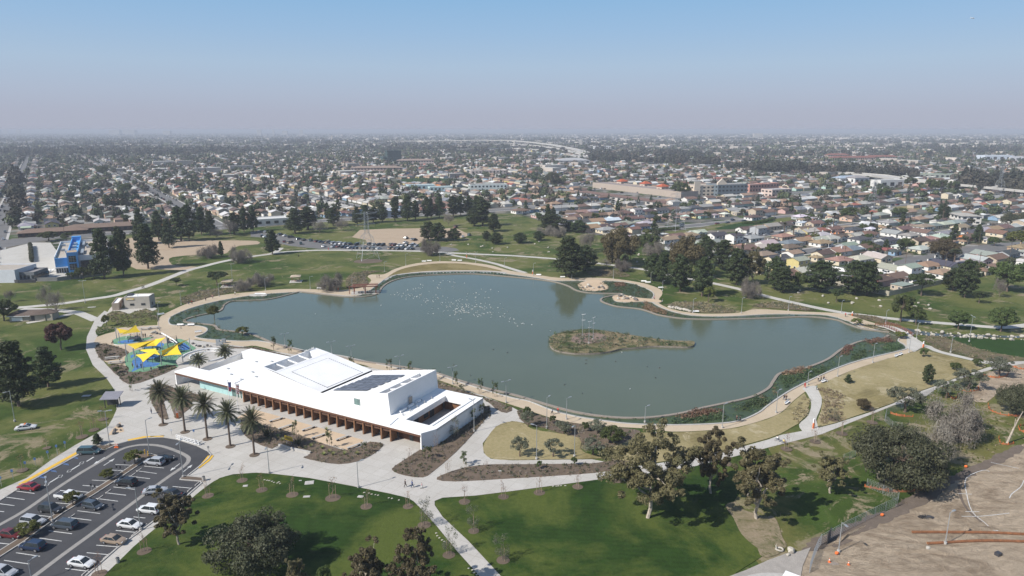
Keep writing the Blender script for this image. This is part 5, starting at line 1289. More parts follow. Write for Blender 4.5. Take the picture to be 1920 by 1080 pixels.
 # --- cars
def car_kit(L=4.7,W=1.82,H=1.45,style='sedan'):
 b=MB();w=W/2
 if style=='sedan':st=[(-L/2,.42,.78,.80),(-L/2+.12,.3,.93,.92),(-L*.28,.28,.98,1),(0,.28,.95,1),(L*.22,.28,.93,1),(L/2-.5,.3,.82,.95),(L/2-.08,.34,.68,.86),(L/2,.42,.6,.78)];cab=[(-L*.36,.97),(-L*.22,H),(L*.06,H),(L*.24,.94)];hb=.95
 elif style=='pickup':st=[(-L/2,.5,1.0,.92),(-L/2+.1,.42,1.06,.97),(-L*.1,.4,1.06,1),(0,.4,1.05,1),(L*.26,.4,1.05,1),(L/2-.3,.42,.98,.96),(L/2,.5,.8,.88)];cab=[(-L*.1,1.05),(-L*.07,H),(L*.14,H),(L*.27,1.05)];hb=1.05
 else:
  bk={'suv':.47,'minivan':.485,'hatch':.46}[style];fr_={'suv':.24,'minivan':.33,'hatch':.26}[style]
  hb={'suv':1.05,'minivan':1.02,'hatch':.92}[style]
  st=[(-L/2,.45,hb-.15,.88),(-L/2+.1,.34,hb,.95),(-L*.2,.32,hb,1),(0,.32,hb-.02,1),(L*fr_,.32,hb-.04,1),(L/2-.35,.34,hb-.16,.94),(L/2,.44,hb-.38,.84)]
  cab=[(-L*bk,hb),(-L*bk+.35,H),(L*(fr_-.16),H),(L*(fr_+.02),hb-.02)]
 rings=[]
 for x,zb,zt_,k in st:
  ww=w*k;zm=(zb+zt_)/2
  rings.append([(x,-ww*.92,zb),(x,-ww,zm),(x,-ww*.95,zt_-.05),(x,-ww*.82,zt_),(x,ww*.82,zt_),(x,ww*.95,zt_-.05),(x,ww,zm),(x,ww*.92,zb)])
 vs=[v for r_ in rings for v in r_];fs=[]
 for i in range(len(rings)-1):
  for k in range(8):a,c_=i*8+k,i*8+(k+1)%8;fs.append((a,c_,c_+8,a+8))
 fs.append(tuple(reversed(range(8))));fs.append(tuple((len(rings)-1)*8+k for k in range(8)))
 b.add(vs,fs,M_PAINT)
 if style=='pickup':
  b.box((-L*.3,0,1.08),(L*.33,W*.78,.03),M_DARK)
  for s in(-1,1):b.box((-L*.3,s*W*.43,1.11),(L*.37,.1,.1),M_PAINT)
  # roof skin
 (x0,z0),(x1,z1),(x2,z2),(x3,z3)=cab
 wt,wb_=w*.74,w*.90
 rf=MB();rf.add([(x1-.04,-wt,z1-.03),(x2+.04,-wt,z2-.03),(x2+.04,wt,z2-.03),(x1-.04,wt,z1-.03),(x1+.1,-wt*.85,z1+.03),(x2-.1,-wt*.85,z2+.03),(x2-.1,wt*.85,z2+.03),(x1+.1,wt*.85,z1+.03)],[(4,5,6,7),(0,1,5,4),(1,2,6,5),(2,3,7,6),(3,0,4,7)],M_PAINT)
 for s in(-1,1):
  for(xa,za,xb,zb2)in((x0,z0,x1,z1),(x3,z3,x2,z2),((x1+x2)/2-.15,(z0+z3)/2,(x1+x2)/2-.1,z1)):
   rf.tube([(xa,s*wb_,za),(xb,s*wt,zb2-.02)],.045,M_PAINT,4)
 gl=MB()
 for f in([(x0,-wb_,z0),(x0,wb_,z0),(x1,wt,z1-.02),(x1,-wt,z1-.02)],[(x3,wb_,z3),(x3,-wb_,z3),(x2,-wt,z2-.02),(x2,wt,z2-.02)],[(x0,-wb_,z0),(x1,-wt,z1-.02),(x2,-wt,z2-.02),(x3,-wb_,z3)],[(x3,wb_,z3),(x2,wt,z2-.02),(x1,wt,z1-.02),(x0,wb_,z0)]):
  gl.add(f,[(3,2,1,0)],M_GLASS)
 kit=[('body',b.mesh('body',False),'paint',[]),('roof',rf.mesh('roof'),'paint',[]),('window',gl.mesh('window'),None,[])]
 r_=.33 if style in('sedan','hatch')else.37
 ty=MB();ty.tube([(0,-.12,0),(0,.12,0)],r_,M_TYRE,14);rim=MB();rim.tube([(0,-.13,0),(0,.13,0)],r_*.6,M_RIM,10)
 tym,rimm=ty.mesh('wheel'),rim.mesh('rim')
 kit2=[]
 for x in(-L*.3,L*.31):
  for s in(-1,1):
   t_=MB();t_.v=[(v[0]+x,v[1]+s*(w-.1),v[2]+r_)for v in ty.v];t_.f=ty.f;t_.m=ty.m;t_.mats=ty.mats
   q_=MB();q_.v=[(v[0]+x,v[1]+s*(w-.1),v[2]+r_)for v in rim.v];q_.f=rim.f;q_.m=rim.m;q_.mats=rim.mats
   kit2.append(('wheel',t_.mesh('wheel'),None,[('rim',q_.mesh('rim'),None,[])]))
 for s in(-1,1):
  q_=MB();q_.box((L/2-.07,s*w*.62,hb-.3),(.12,.36,.14),M_LAMPG);kit2.append(('headlight',q_.mesh('headlight'),None,[]))
  q_=MB();q_.box((-L/2+.05,s*w*.68,hb-.12),(.1,.3,.18),M_LAMPR);kit2.append(('tail_light',q_.mesh('tail_light'),None,[]))
 return kit+kit2,kit
CK={'sedan':car_kit(),'suv':car_kit(4.75,1.9,1.72,'suv'),'minivan':car_kit(5.05,1.95,1.75,'minivan'),'hatch':car_kit(4.4,1.8,1.5,'hatch'),'pickup':car_kit(5.6,1.95,1.8,'pickup')}
CC={'white':(.72,.72,.71),'silver':(.42,.43,.45),'grey':(.14,.15,.16),'dark':(.03,.032,.036),'black':(.015,.015,.018),'red':(.25,.012,.02),'dkred':(.13,.015,.018),'navy':(.015,.03,.07),'teal':(.05,.10,.115),'tan':(.33,.25,.18),'blue':(.04,.1,.25),'slate':(.06,.075,.095)}
sa,sb_=P(25,921),P(66,926)
STALL=math.atan2(sb_.y-sa.y,sb_.x-sa.x)
def car(kind,col,x,y,rz,label,z=.155,group=None,simple=False):
 p=P(x,y,z)
 return spawn(CK[kind][1 if simple else 0],'parked_car' if kind!='pickup' else 'pickup_truck',p,rz,1,{'paint':CC[col]},label=label,cat='car' if kind!='pickup' else 'pickup truck',group=group)
F_,B_=STALL,STALL+math.pi
for kind,col,x,y,rz,lb_ in[('minivan','teal',168,850,F_+.25,'dark teal minivan alone below the top corner of the lot'),('sedan','red',54,917,B_,'bright red sedan alone in the upper left row'),('suv','silver',290,870,B_,'silver compact car nearest the median head'),('sedan','black',306,865,F_+.6,'black car half hidden behind the silver compact'),('suv','black',237,909,B_,'black car beside the median, below the feathery tree'),('sedan','silver',291,924,F_+.45,'silver-blue sedan driving in the right aisle'),('sedan','black',323,929,B_-.3,'black sedan under the eucalyptus at the right row'),('pickup','white',129,935,F_,'white pickup truck in the middle left row'),('hatch','slate',175,952,F_-.1,'dark grey hatchback right of the median lamp'),('suv','dark',96,959,F_,'dark four-wheel drive behind the median lamp'),('suv','white',280,960,B_,'white compact car beside the eucalyptus'),('suv','silver',63,982,F_,'silver car under the feathery tree, left row'),('minivan','slate',122,989,B_,'dark grey minivan backed to the median'),('sedan','white',244,988,F_,'white sedan with sunroof beside the tall lamp'),('sedan','dkred',21,1006,F_,'dark red sedan at the left edge'),('suv','navy',62,1029,B_,'navy blue truck-like wagon backed to the median'),('sedan','tan',214,1017,F_,'beige sedan in the right row'),('sedan','white',154,1060,F_,'white sedan near the bottom edge'),('suv','silver',7,1078,F_,'silver car cut by the bottom left corner')]:
 car(kind,col,x,y,rz,lb_)
pc=car('sedan','white',49,805,R(20),'white patrol sedan with orange roof light on the left lawn',.06)
child_box(pc,'light_bar',(-.1,0,1.52),(.3,1.0,.14),M_ORANGE)
# rear car park
def zc(pts,ox=480,oy=220):return[(ox+a/4,oy+b_/4)for a,b_ in pts]
rc=[zc([(455,935),(485,938),(510,943),(535,942),(560,947),(585,949),(612,952),(640,953),(672,955),(705,957),(755,959)]),zc([(583,976),(620,974),(648,978),(678,980),(705,982),(735,984),(760,985),(795,985),(825,985),(853,986),(887,989),(920,990)]),zc([(855,957),(887,959),(918,961),(950,963)]),zc([(1008,962),(1040,963),(1072,965),(1100,966),(1135,966),(1168,967),(1203,969)]),zc([(1005,988),(1038,990),(1070,992),(1100,992),(1137,992),(1170,993)])]
nm_=['long upper row','long lower row','short row','upper right row','lower right row']
cl_=['white','black','silver','dark','grey','white','slate','tan','dark','dkred','silver','navy']
rz0=math.atan2((P(700,462)-P(600,454)).y,(P(700,462)-P(600,454)).x)+R(85)
random.seed(5)
CN={'white':'white','black':'black','silver':'silver','dark':'charcoal','grey':'grey','slate':'blue-grey','tan':'beige','dkred':'dark red','navy':'navy','red':'red','teal':'teal','blue':'blue'}
for j,r_ in enumerate(rc):
 for i,(x,y)in enumerate(r_):
  c_=random.choice(cl_);car(random.choice(['sedan','suv','hatch','minivan']),c_,x,y,rz0+random.uniform(-.12,.12)+(math.pi if random.random()<.5 else 0),'%s car, %s in the rear lot\'s %s'%(CN[c_],ORD[i],nm_[j]),.1,'cars in the rear car park',True)
for kind,c_,x,y,lb_ in[('suv','black',526,441,'dark car at the upper left bend of the rear lot'),('sedan','white',534,443,'white car at the upper left bend of the rear lot'),('minivan','dark',546,446,'charcoal van below the upper left bend of the rear lot'),('sedan','slate',560,449,'blue-grey car before the upper row of the rear lot'),('sedan','black',570,451,'black car just left of the upper row of the rear lot'),('suv','teal',583,452,'teal car between bend and upper row'),('sedan','dkred',533,454,'dark red car across from the bend'),('minivan','tan',545,456,'long beige van across from the bend'),('suv','teal',564,458,'green-grey wagon near the lone lot entrance'),('sedan','white',607,463,'white car driving in the rear lot aisle'),('suv','dark',491,444,'charcoal car left of the lone conifer, lower'),('sedan','white',498,445,'white car left of the lone conifer'),('suv','grey',487,437,'grey car left of the lone conifer, upper'),('sedan','silver',497,436,'silver car on the left arm of the rear lot'),('suv','black',762,448,'black car parked on the edge of the infield, left'),('sedan','silver',772,450,'silver car parked on the edge of the infield'),('suv','dark',778,451,'charcoal car on the edge of the infield, right'),('sedan','white',761,456,'white car on the dirt above the right rows'),('sedan','white',775,459,'second white car on the dirt above the right rows'),('suv','teal',880,442,'dark green car on the grass by the infield corner'),('sedan','silver',868,445,'silver car half behind the small pine'),('suv','dkred',855,427,'dark red car beyond the infield')]:
 car(kind,c_,x,y,rz0+random.uniform(-.5,.9),lb_,.1,None,True)
 # --- people
def skin_mesh(name,verts,edges,radii,mat_,sub=1):
 me=bpy.data.meshes.new(name);me.from_pydata(verts,edges,[]);o=bpy.data.objects.new('tmp',me);COL.objects.link(o)
 md=o.modifiers.new('s','SKIN')
 for i,r_ in enumerate(radii):
  me.skin_vertices[0].data[i].radius=(r_,r_)if isinstance(r_,float)else r_
 me.skin_vertices[0].data[0].use_root=True
 s_=o.modifiers.new('d','SUBSURF');s_.levels=sub;s_.render_levels=sub
 dg=bpy.context.evaluated_depsgraph_get();ev=o.evaluated_get(dg)
 out=bpy.data.meshes.new_from_object(ev);out.name=name;out.materials.clear();out.materials.append(mat_)
 out.polygons.foreach_set('use_smooth',[True]*len(out.polygons))
 bpy.data.objects.remove(o);bpy.data.meshes.remove(me)
 return out
def person_kit(pose):
# pelvis, chest, neck, head, l/r shoulder-elbow-hand, l/r hip-knee-foot
 if pose=='sit':hz_=.5
 else:hz_=.92
 st={'stand':(.08,-.04,.05,.02),'walk':(.34,-.30,.28,-.26),'sit':(0,0,.2,.2)}[pose]
 v=[(0,0,hz_),(0,0,hz_+.25),(0,0,hz_+.48),(.02,0,hz_+.60),(.03,0,hz_+.72),(.03,0,hz_+.84)]
 e_=[(0,1),(1,2),(2,3),(3,4),(4,5)];r_=[.14,.12,.15,.055,.095,.075]
 for s,a in((1,st[2]),(-1,st[3])):
  i=len(v);v+=[(0,s*.19,hz_+.50),(-a*.35,s*.24,hz_+.24),(a*.5+.08,s*.23,hz_+.02),(a*.6+.10,s*.23,hz_-.06)]
  e_+=[(2,i),(i,i+1),(i+1,i+2),(i+2,i+3)];r_+=[.065,.045,.032,.04]
 for s,a in((1,st[0]),(-1,st[1])):
  i=len(v)
  if pose=='sit':v+=[(.02,s*.1,hz_),(.42,s*.12,hz_+.02),(.46,s*.12,.08),(.60,s*.12,.04)]
  else:v+=[(0,s*.1,hz_-.06),(a*.5+.04,s*.11,.50),(a-.02,s*.11,.08),(a+.14,s*.11,.04)]
  e_+=[(0,i),(i,i+1),(i+1,i+2),(i+2,i+3)];r_+=[.10,.065,.045,.04]
 body=skin_mesh('body',v,e_,r_,M_SKIN)
 shirt=skin_mesh('shirt',v[:3]+[v[6],v[7],v[8],v[10],v[11],v[12]],[(0,1),(1,2),(2,3),(3,4),(4,5),(2,6),(6,7),(7,8)],[.16,.145,.17,.085,.062,.048,.085,.062,.048],M_CLOTH)
 tr=skin_mesh('trousers',[v[0]]+[v[14],v[15],v[16],v[18],v[19],v[20]],[(0,1),(1,2),(2,3),(0,4),(4,5),(5,6)],[.155,.12,.085,.07,.12,.085,.07],M_CLOTH)
 h=MB();h.blob((v[5][0]-.015,0,v[5][2]-.01),(.105,.095,.085),M_CLOTH,2,.02)
 return[('body',body,'skin',[]),('shirt',shirt,'shirt',[]),('trousers',tr,'trousers',[]),('hair',h.mesh('hair',True),'hair',[])]
PK={k:person_kit(k)for k in('stand','walk','sit')}
PC={'black':(.012,.012,.014),'white':(.7,.7,.68),'red':(.5,.03,.03),'blue':(.03,.08,.25),'grey':(.15,.15,.16),'denim':(.04,.07,.14),'yellow':(.6,.5,.2),'pink':(.55,.25,.28),'tan':(.35,.26,.17),'teal':(.05,.2,.2)}
def person(pose,x,y,sh,trs,label,rz=0.0,sc=1.0,z=.14,group=None):
 p=P(x,y,z);sk=random.choice([(.42,.26,.18),(.25,.14,.09),(.5,.33,.25)])
 return spawn(PK[pose],'person',p,rz,sc,{'skin':sk,'shirt':PC[sh],'trousers':PC[trs],'hair':(.02,.015,.01)},label=label,cat='person',group=group)
person('walk',760,913,'black','black','adult in dark clothes walking on the plaza, left of three',R(20));person('walk',773,914,'blue','denim','person in blue walking between the adult and the child',R(20));person('walk',791,915,'pink','white','child in pink on a scooter on the plaza',R(10),.68)
person('stand',284,776,'grey','denim','person in grey standing alone on the plaza by the palms',1.0)
for x,y,s,t_,lb_,po in[(269,633,'black','black','adult in black near the picnic tables, left','stand'),(273,633,'black','grey','adult in black near the picnic tables, right','stand'),(249,689,'black','black','person on the green play surface, left','stand'),(258,691,'navy' if 'navy' in PC else 'blue','denim','person in blue on the blue rubber patch','stand'),(265,690,'blue','black','child in blue below the pointed sail','walk'),(287,634,'white','black','person in white by the boulders','sit'),(316,641,'black','denim','person under the slide frame','stand'),(335,659,'red','black','child in red by the dark umbrella','stand'),(284,697,'black','grey','adult at the lower rim of the play surface','stand'),(225,679,'tan','grey','person in tan beside the picnic tables','stand'),(212,644,'black','black','person crouching left of the round play surface','sit'),(267,541,'black','black','walker in black on the upper left path','walk'),(270,541,'grey','black','walker in grey on the upper left path','walk'),(354,571,'black','denim','walker on the far left shore path, left','walk'),(360,570,'red','black','walker in red on the far left shore path','walk'),(386,564,'black','black','lone dark walker on the far left shore path','walk'),(399,560,'pink','grey','walker in pink on the far left shore path','walk'),(441,553,'white','black','walker near the lakeside lamp, far left shore','walk'),(707,521,'black','black','person on the granite bay above the pergola, left','stand'),(711,521,'black','tan','person on the granite bay above the pergola, right','stand'),(682,543,'red','black','person beside the red pergola','stand'),(616,469,'red','red','person in red on the long path by the rear car park','walk'),(560,482,'black','black','lone figure in the middle of the far lawn','stand'),(660,470,'blue','black','figure in blue on the path under the pylon','walk'),(1701,629,'white','blue','walker in white at the footbridge end','walk'),(1585,594,'red','black','walker in red on the far right path','walk'),(1509,727,'red','red','walker in red on the right shore path','walk'),(1534,714,'white','black','person at the right shore bench, first','stand'),(1539,715,'black','black','person at the right shore bench, second','stand'),(1544,714,'black','denim','person at the right shore bench, third','stand'),(1548,716,'grey','white','person at the right shore bench, fourth','sit'),(1531,731,'teal','grey','person at the top of the branch walk','stand'),(1470,750,'black','denim','walker in dark blue near the crossed benches, left','walk'),(1474,750,'black','black','walker in dark blue near the crossed benches, right','walk'),(1381,790,'black','black','walker in black on the near shore path, left','walk'),(1387,791,'black','black','walker in black on the near shore path, right','walk'),(1035,777,'white','black','walker on the near shore path behind the olive trees, left','walk'),(1046,775,'red','black','walker on the near shore path behind the olive trees, right','walk'),(1242,566,'black','white','person at the neck of the second rocky point','stand'),(1227,562,'pink','black','person on the granite loop','walk')]:
 person(po,x,y,s,t_,lb_,random.uniform(0,6))
 # riders
for x,y,s,lb_ in[(1457,826,'white','rider in white on a bicycle on the east walk, left'),(1469,832,'yellow','rider in yellow on a bicycle on the east walk, right')]:
 p=P(x,y,.14);person('sit',x,y,s,'denim',lb_,R(25),1,.55)
 r=empty('bicycle',p,R(25),label='bicycle ridden by the person in %s'%s,cat='bicycle')
 for dx in(-.52,.52):
  b=MB();pts=[(dx+.33*math.cos(k*.524),0,.33+.33*math.sin(k*.524))for k in range(13)];b.tube(pts,.025,M_TYRE,4,False)
  for k in range(6):b.tube([(dx,0,.33),(dx+.32*math.cos(k*1.05),0,.33+.32*math.sin(k*1.05))],.006,M_STEEL,3)
  b.build('wheel',r)
 b=MB();b.tube([(-.52,0,.33),(-.1,0,.8),(.4,0,.85),(.05,0,.3),(-.52,0,.33)],.025,M_DARK,4);b.tube([(.05,0,.3),(-.1,0,.8),(-.12,0,.95)],.025,M_DARK,4);b.tube([(.52,0,.33),(.4,0,.85),(.38,0,1.0)],.025,M_DARK,4);b.build('frame',r)
 b=MB();b.tube([(.38,-.25,1.0),(.38,.25,1.0)],.02,M_DARK,4);b.build('handlebar',r)
 b=MB();b.box((-.12,0,.98),(.25,.14,.06),M_DARK);b.build('saddle',r)
sp_=P(791,915.5,.14);r=empty('scooter',sp_,R(10),label='small scooter under the child in pink',cat='scooter')
b=MB();b.box((0,0,.1),(.6,.12,.04),M_DARK);b.build('deck',r)
b=MB();b.tube([(.3,0,.1),(.25,0,.75),(.25,-.18,.78)],.02,M_STEEL,4);b.tube([(.25,0,.75),(.25,.18,.78)],.02,M_STEEL,4);b.build('handlebar',r)
for dx in(-.32,.34):
 b=MB();b.tube([(dx,-.03,.06),(dx,.03,.06)],.06,M_TYRE,8);b.build('wheel',r)
 # --- birds
def gull_mesh(m_):
 b=MB();secs=[(-.36,.02,.02,.17),(-.24,.06,.05,.15),(-.05,.11,.10,.12),(.1,.10,.09,.12),(.2,.06,.06,.17),(.25,.045,.05,.27),(.31,.05,.05,.31),(.37,.03,.03,.30),(.44,.006,.006,.28)]
 b.tube([(x,0,z_)for x,_,_,z_ in secs],[r_ for _,r_,_,_ in secs],m_,7)
 for s in(-1,1):b.add([(.08,s*.10,.16),(-.12,s*.11,.17),(-.38,s*.05,.18),(-.1,s*.09,.08)],[(0,1,2),(0,2,3)],M_STEEL)
 return b.mesh('bird',True)
GM,DM=gull_mesh(M_GULL),gull_mesh(M_DUCK)
g=np.random.default_rng(77)
bp=[]
def flock(cx,cy,sx,sy,n,rot=0.0):
 for _ in range(n):
  a,c_=g.normal()*sx,g.normal()*sy
  bp.append((cx+a*math.cos(rot)-c_*math.sin(rot),cy+a*math.sin(rot)+c_*math.cos(rot)))
flock(868,573,26,7,70,.12);flock(812,566,22,9,30,.25);flock(865,586,26,4,42,.03);flock(915,583,18,6,22,.2);flock(756,555,16,4,18);flock(785,545,12,7,14);flock(838,531,14,5,14);flock(900,549,14,5,14);flock(950,595,10,5,9,.5);flock(972,608,9,3,8);flock(820,540,5,2,5)
bp+=[(714,573),(591,589),(1032,621),(859,600),(1181,730),(1166,661)]
bp=[q for q in bp if 520<q[1]<760][:262]
for i,(x,y)in enumerate(bp):
 p=P(x,y,.14);o=bpy.data.objects.new('gull',GM);COL.objects.link(o);o.location=p;o.rotation_euler=(0,0,g.uniform(0,6.28));s_=g.uniform(.65,1.0);o.scale=(s_,)*3
 tag(o,'white gull floating among the flock on the open lake','bird','gulls floating on the lake')
for i in range(26):
 x,y=g.uniform(540,1300),g.uniform(640,750)
 q=P(x,y)
 if not inside(q,wpts(RING+RING2[::-1]))or x>1020 and y<670:continue
 if y>0.246*x+520:continue
 o=bpy.data.objects.new('duck',DM);COL.objects.link(o);o.location=(q.x,q.y,.13);o.rotation_euler=(0,0,g.uniform(0,6));tag(o,'small dark duck on the near water','bird','dark ducks scattered on the near water')
 # birds on the shore wall, on the upper lawns and on the hall ridge
for i in range(24):
 x=800+i*6.3;t_=(x-792)/170;y=511.5-2.4*math.sin(math.pi*min(1,t_*1.1))
 p=P(x,y+2.3,.42);o=bpy.data.objects.new('gull',GM);COL.objects.link(o);o.location=p;o.rotation_euler=(0,0,g.uniform(0,6));o.scale=(1.3,)*3
 tag(o,'white gull resting along the far shore wall','bird','gulls on the far shore wall')
for i in range(9):
 p_=O_+E1*(A0+.2)+E2*(21.5+i*.45);o=bpy.data.objects.new('gull',GM);COL.objects.link(o);o.location=(p_.x,p_.y,zA+.0);o.rotation_euler=(0,0,g.uniform(0,6));o.scale=(1.2,)*3
 tag(o,'white gull perched on the hall roof ridge','bird','gulls on the hall ridge')
rk=[]
for(x,y)in[(902,463),(923,466),(924,473),(905,462),(952,465),(878,459),(1003,458),(1011,454),(1028,465),(1029,473),(1114,479),(1116,477),(1112,470),(1197,479),(1198,477),(1207,487),(1194,492),(1500,546),(1543,556),(1497,550),(1598,568),(1597,570),(1606,561),(1648,564),(1651,575),(1741,573),(1722,569),(1744,580),(1716,576),(846,459),(1480,545),(1553,569),(1300,493),(1290,497)]:
 rk.append((x,y))
def rock_mesh(seed,m_=M_ROCK):
 random.seed(seed);b=MB();b.blob((0,0,.25),(.5,.38,.36),m_,2,.16);return b.mesh('boulder')
RM=[rock_mesh(s)for s in(1,2,3)];RD=[rock_mesh(s,M_ROCKD)for s in(4,5)]
def rock(x,y,s,label,dark=False,z=.1,group=None):
 p=P(x,y,z);o=bpy.data.objects.new('boulder',random.choice(RD if dark else RM));COL.objects.link(o);o.location=p;o.rotation_euler=(0,0,random.uniform(0,6));o.scale=(s*random.uniform(.9,1.3),s,s*random.uniform(.7,1));tag(o,label,'boulder',group)
for x,y in rk:rock(x,y,1.4,'pale boulder scattered over the upper lawns',z=.03,group='pale boulders on the upper lawns')
for i,(x,y,s)in enumerate([(1092,540,1),(1103,536,1.5),(1106,538,1.2),(1112,541,1),(1123,540,1.4),(1128,538,1.4),(1132,541,1),(1099,539,1.3)]):rock(x,y,s*1.3,'rock seat on the first rocky point',i%2==0,.34,'rock seats on the first point')
for i,(x,y,s)in enumerate([(1162,556,1.4),(1166,555,1.8),(1170,557,1.2),(1176,561,1.4),(1182,558,1.2),(1188,560,1.4),(1192,563,1.6),(1168,561,1.2),(1159,561,1.2)]):rock(x,y,s*1.3,'rock seat on the second rocky point',i%3==0,.34,'rock seats on the second point')
random.seed(31)
for i,(x,y)in enumerate([(1257,577),(1262,578),(1268,579),(1272,580),(1277,581),(1283,582),(1288,583),(1293,585)]):rock(x,y,2.0,'%s of the white slabs in the shore bed on the right point'%ORD[i],z=.2)
random.seed(8)
for i in range(46):
 t_=max(0,i+random.uniform(-.8,.8))/45;x=1712+t_*215;y=621+12*t_**.8+(0 if i%2 else 5.5)+random.uniform(-1,1)
 rock(x,y,random.choice([.5,.7,.8,1,1.2,1.9]),'pale boulder lining the stream',z=.1,group='boulders along the stream')
for i,(x,y,s)in enumerate([(223,800,1.2),(215,807,.9),(226,807,.6),(214,813,1.2)]):rock(x,y,s*1.1,['large dark rock in the sand triangle','middle dark rock in the sand triangle','smallest dark rock in the sand triangle','dark rock at the lower corner of the sand triangle'][i],True,.15)
for i,(x,y,s)in enumerate([(367,648,1.2),(374,650,1.3),(381,651,1.2),(389,649,1.3),(394,650,1.0),(362,645,1),(384,658,.8),(391,657,.9),(287,625,1.5),(294,626,1.4),(281,630,1.2),(300,627,1),(290,622,1)]):rock(x,y,s,'boulder by the play area, %s of thirteen'%ORD[i].replace('leftmost','first'),i%2==1,.15,'boulders round the play area')
# flat stones and utility covers on the lawns
def slab(x,y,sx,sy,rz,label,name='utility_cover',z=.2,m_=M_KERB):
 b=MB();b.box((0,0,0),(sx,sy,.08),m_);b.box((0,0,.05),(sx*.86,sy*.8,.03),m_);o=b.build(name,None,P(x,y,z));o.rotation_euler=(0,0,rz);tag(o,label,'cover')
slab(580,905,1.9,1.5,.2,'larger square concrete pad on the upper edge of the lower lawn');slab(575,931,1.4,.7,.1,'narrow concrete cover with three lids on the lower lawn');slab(676,931,1.2,.8,-.2,'concrete cover beside the fourth sapling');slab(162,742,2.2,1.3,.1,'square concrete pad on the left lawn');slab(563,901,.6,.3,.2,'small pale cover left of the square pad');slab(460,911,1.0,.8,.2,'square cover at the left tip of the lower lawn');slab(938,883,.9,.4,0,'pale cover in the long bed');slab(172,576,3,1.4,.3,'pale concrete pad by the upper left path',z=.12)
for i,px in enumerate([[(496,900),(501,901),(505,901.5),(510,903),(514,905),(520,906),(525,907),(523,904)],[(683,924),(692,925),(697,927),(704,928),(709,929)],[(729,934),(735,935),(748,938)],[(818,1000),(820,1005),(824,1009),(829,1013),(833,1016)],[(879,1066),(886,1069),(889,1074),(894,1078)],[(1037,912),(1043,912),(1047,911.5),(1052,911),(1060,911)]]):
 for x,y in px:
  o=child('stepping_stone',RM[1],None,P(x,y,.14),(0,0,random.random()),(.5,.42,.25));tag(o,'flat pale stone laid in the lawn along the walk','stone','pale stepping stones edging the lawns')
  # --- play area
Z5=lambda pts:[(200+a/9.6,590+b_/9.6)for a,b_ in pts]
sheet('play_surface',Z5([(340,760),(420,690),(560,640),(900,560),(1150,500),(1260,440),(1420,470),(1530,560),(1610,610),(1500,670),(1380,720),(1300,780),(1230,860),(1290,930),(1240,955),(1030,980),(760,1035),(480,1050),(330,1080),(190,1090),(370,1000),(400,980),(340,910),(325,830)]),.17,M_RUBG,k=2)
sheet('play_surface',Z5([(100,470),(240,410),(400,390),(560,410),(640,430),(830,410),(820,430),(660,480),(500,510),(380,530),(180,545),(120,520)]),.17,M_RUBG,k=2)
for px in([(470,830),(520,790),(600,780),(700,800),(780,860),(960,880),(860,940),(640,960),(500,1020),(450,1030),(500,950),(460,890)],[(200,500),(300,470),(460,460),(560,480),(640,470),(500,505),(380,525),(250,525)],[(1290,620),(1380,520),(1430,540),(1500,600),(1500,630),(1400,650),(1330,640)],[(890,540),(960,510),(1030,530),(1020,570),(930,580)],[(430,750),(470,730),(520,720),(450,790)]):
 sheet('blue_play_patch',Z5(px),.18,M_RUBB,k=3)
ribbon('play_kerb',Z5([(130,545),(200,555),(330,555),(400,540)]),.25,.28,M_WHITE,thick=.12)
poles={}
def sail_pole(key,bx,by,tx,ty,label):
 p=P(*Z5([(bx,by)])[0]);h=height(*Z5([(bx,by)])[0],Z5([(tx,ty)])[0][1]);poles[key]=(p,h)
 b=MB();b.tube([(0,0,0),(0,0,h)],[.16,.12],M_STEEL,8);o=b.build('sail_pole',None,(p.x,p.y,.15));tag(o,label,'pole','posts of the yellow shade sails')
PL=[('a',183,450,165,235),('b',240,520,225,330),('c',556,410,525,170),('d',645,480,625,300),('e',375,860,343,510),('f',530,960,505,610),('g',1100,600,1075,385),('h',885,610,870,450),('i',1002,640,985,480),('j',990,920,970,610),('k',1510,660,1495,425),('l',1375,860,1355,705),('m',660,1015,650,850),('n',1300,770,1275,530),('o',485,720,478,615),('p',660,690,652,560)]
for i,q in enumerate(sorted(PL,key=lambda q:q[1])):sail_pole(*q,'%s of the steel posts carrying the yellow sails'%ORD[i])
def sail(pts,label,sag=.9):
 """pts: (x, y, z) in the 8 fold enlargement with the corner height; 3 or 4 corners, edges curved inwards"""
 c=[P(*Z5([(x,y)])[0],z)for x,y,z in pts]
 N=10;cen=sum(c,Vector())/len(c)
 b=MB();ring=[]
 for i in range(len(c)):
  a,d=c[i],c[(i+1)%len(c)]
  for k in range(N):
   t=k/N;q=a.lerp(d,t);q=q.lerp(cen,.17*4*t*(1-t)*sag);ring.append(q)
 V=[cen];F=[];M_=len(ring);L=5
 for l_ in range(1,L+1):
  for q in ring:V.append(cen.lerp(q,l_/L))
 for k in range(M_):F.append((0,1+k,1+(k+1)%M_))
 for l_ in range(L-1):
  for k in range(M_):
   a=1+l_*M_+k;d=1+l_*M_+(k+1)%M_;F.append((a,a+M_,d+M_,d))
 b.add(V,F,M_PYEL)
 r=b.build('shade_sail',None,smooth=True);tag(r,label,'shade sail','yellow shade sails')
 for i,q in enumerate(c):
  b=MB();b.blob(q,(.12,.12,.12),M_STEEL,1,0);b.build('corner_ring',r)
 b=MB();pr=ring+[ring[0]];b.tube(pr,.05,M_PYEL,4,False);b.build('hem',r)
sail([(178,247,6.0),(234,338,4.5),(500,295,4.6)],'small yellow sail at the far left over the round play surface')
sail([(525,185,7.0),(612,310,4.6),(262,356,4.6)],'yellow sail rising to a point at the top, over the round play surface')
sail([(365,538,5.8),(512,625,5.2),(875,455,5.0)],'long yellow sail in the middle, left half',.6)
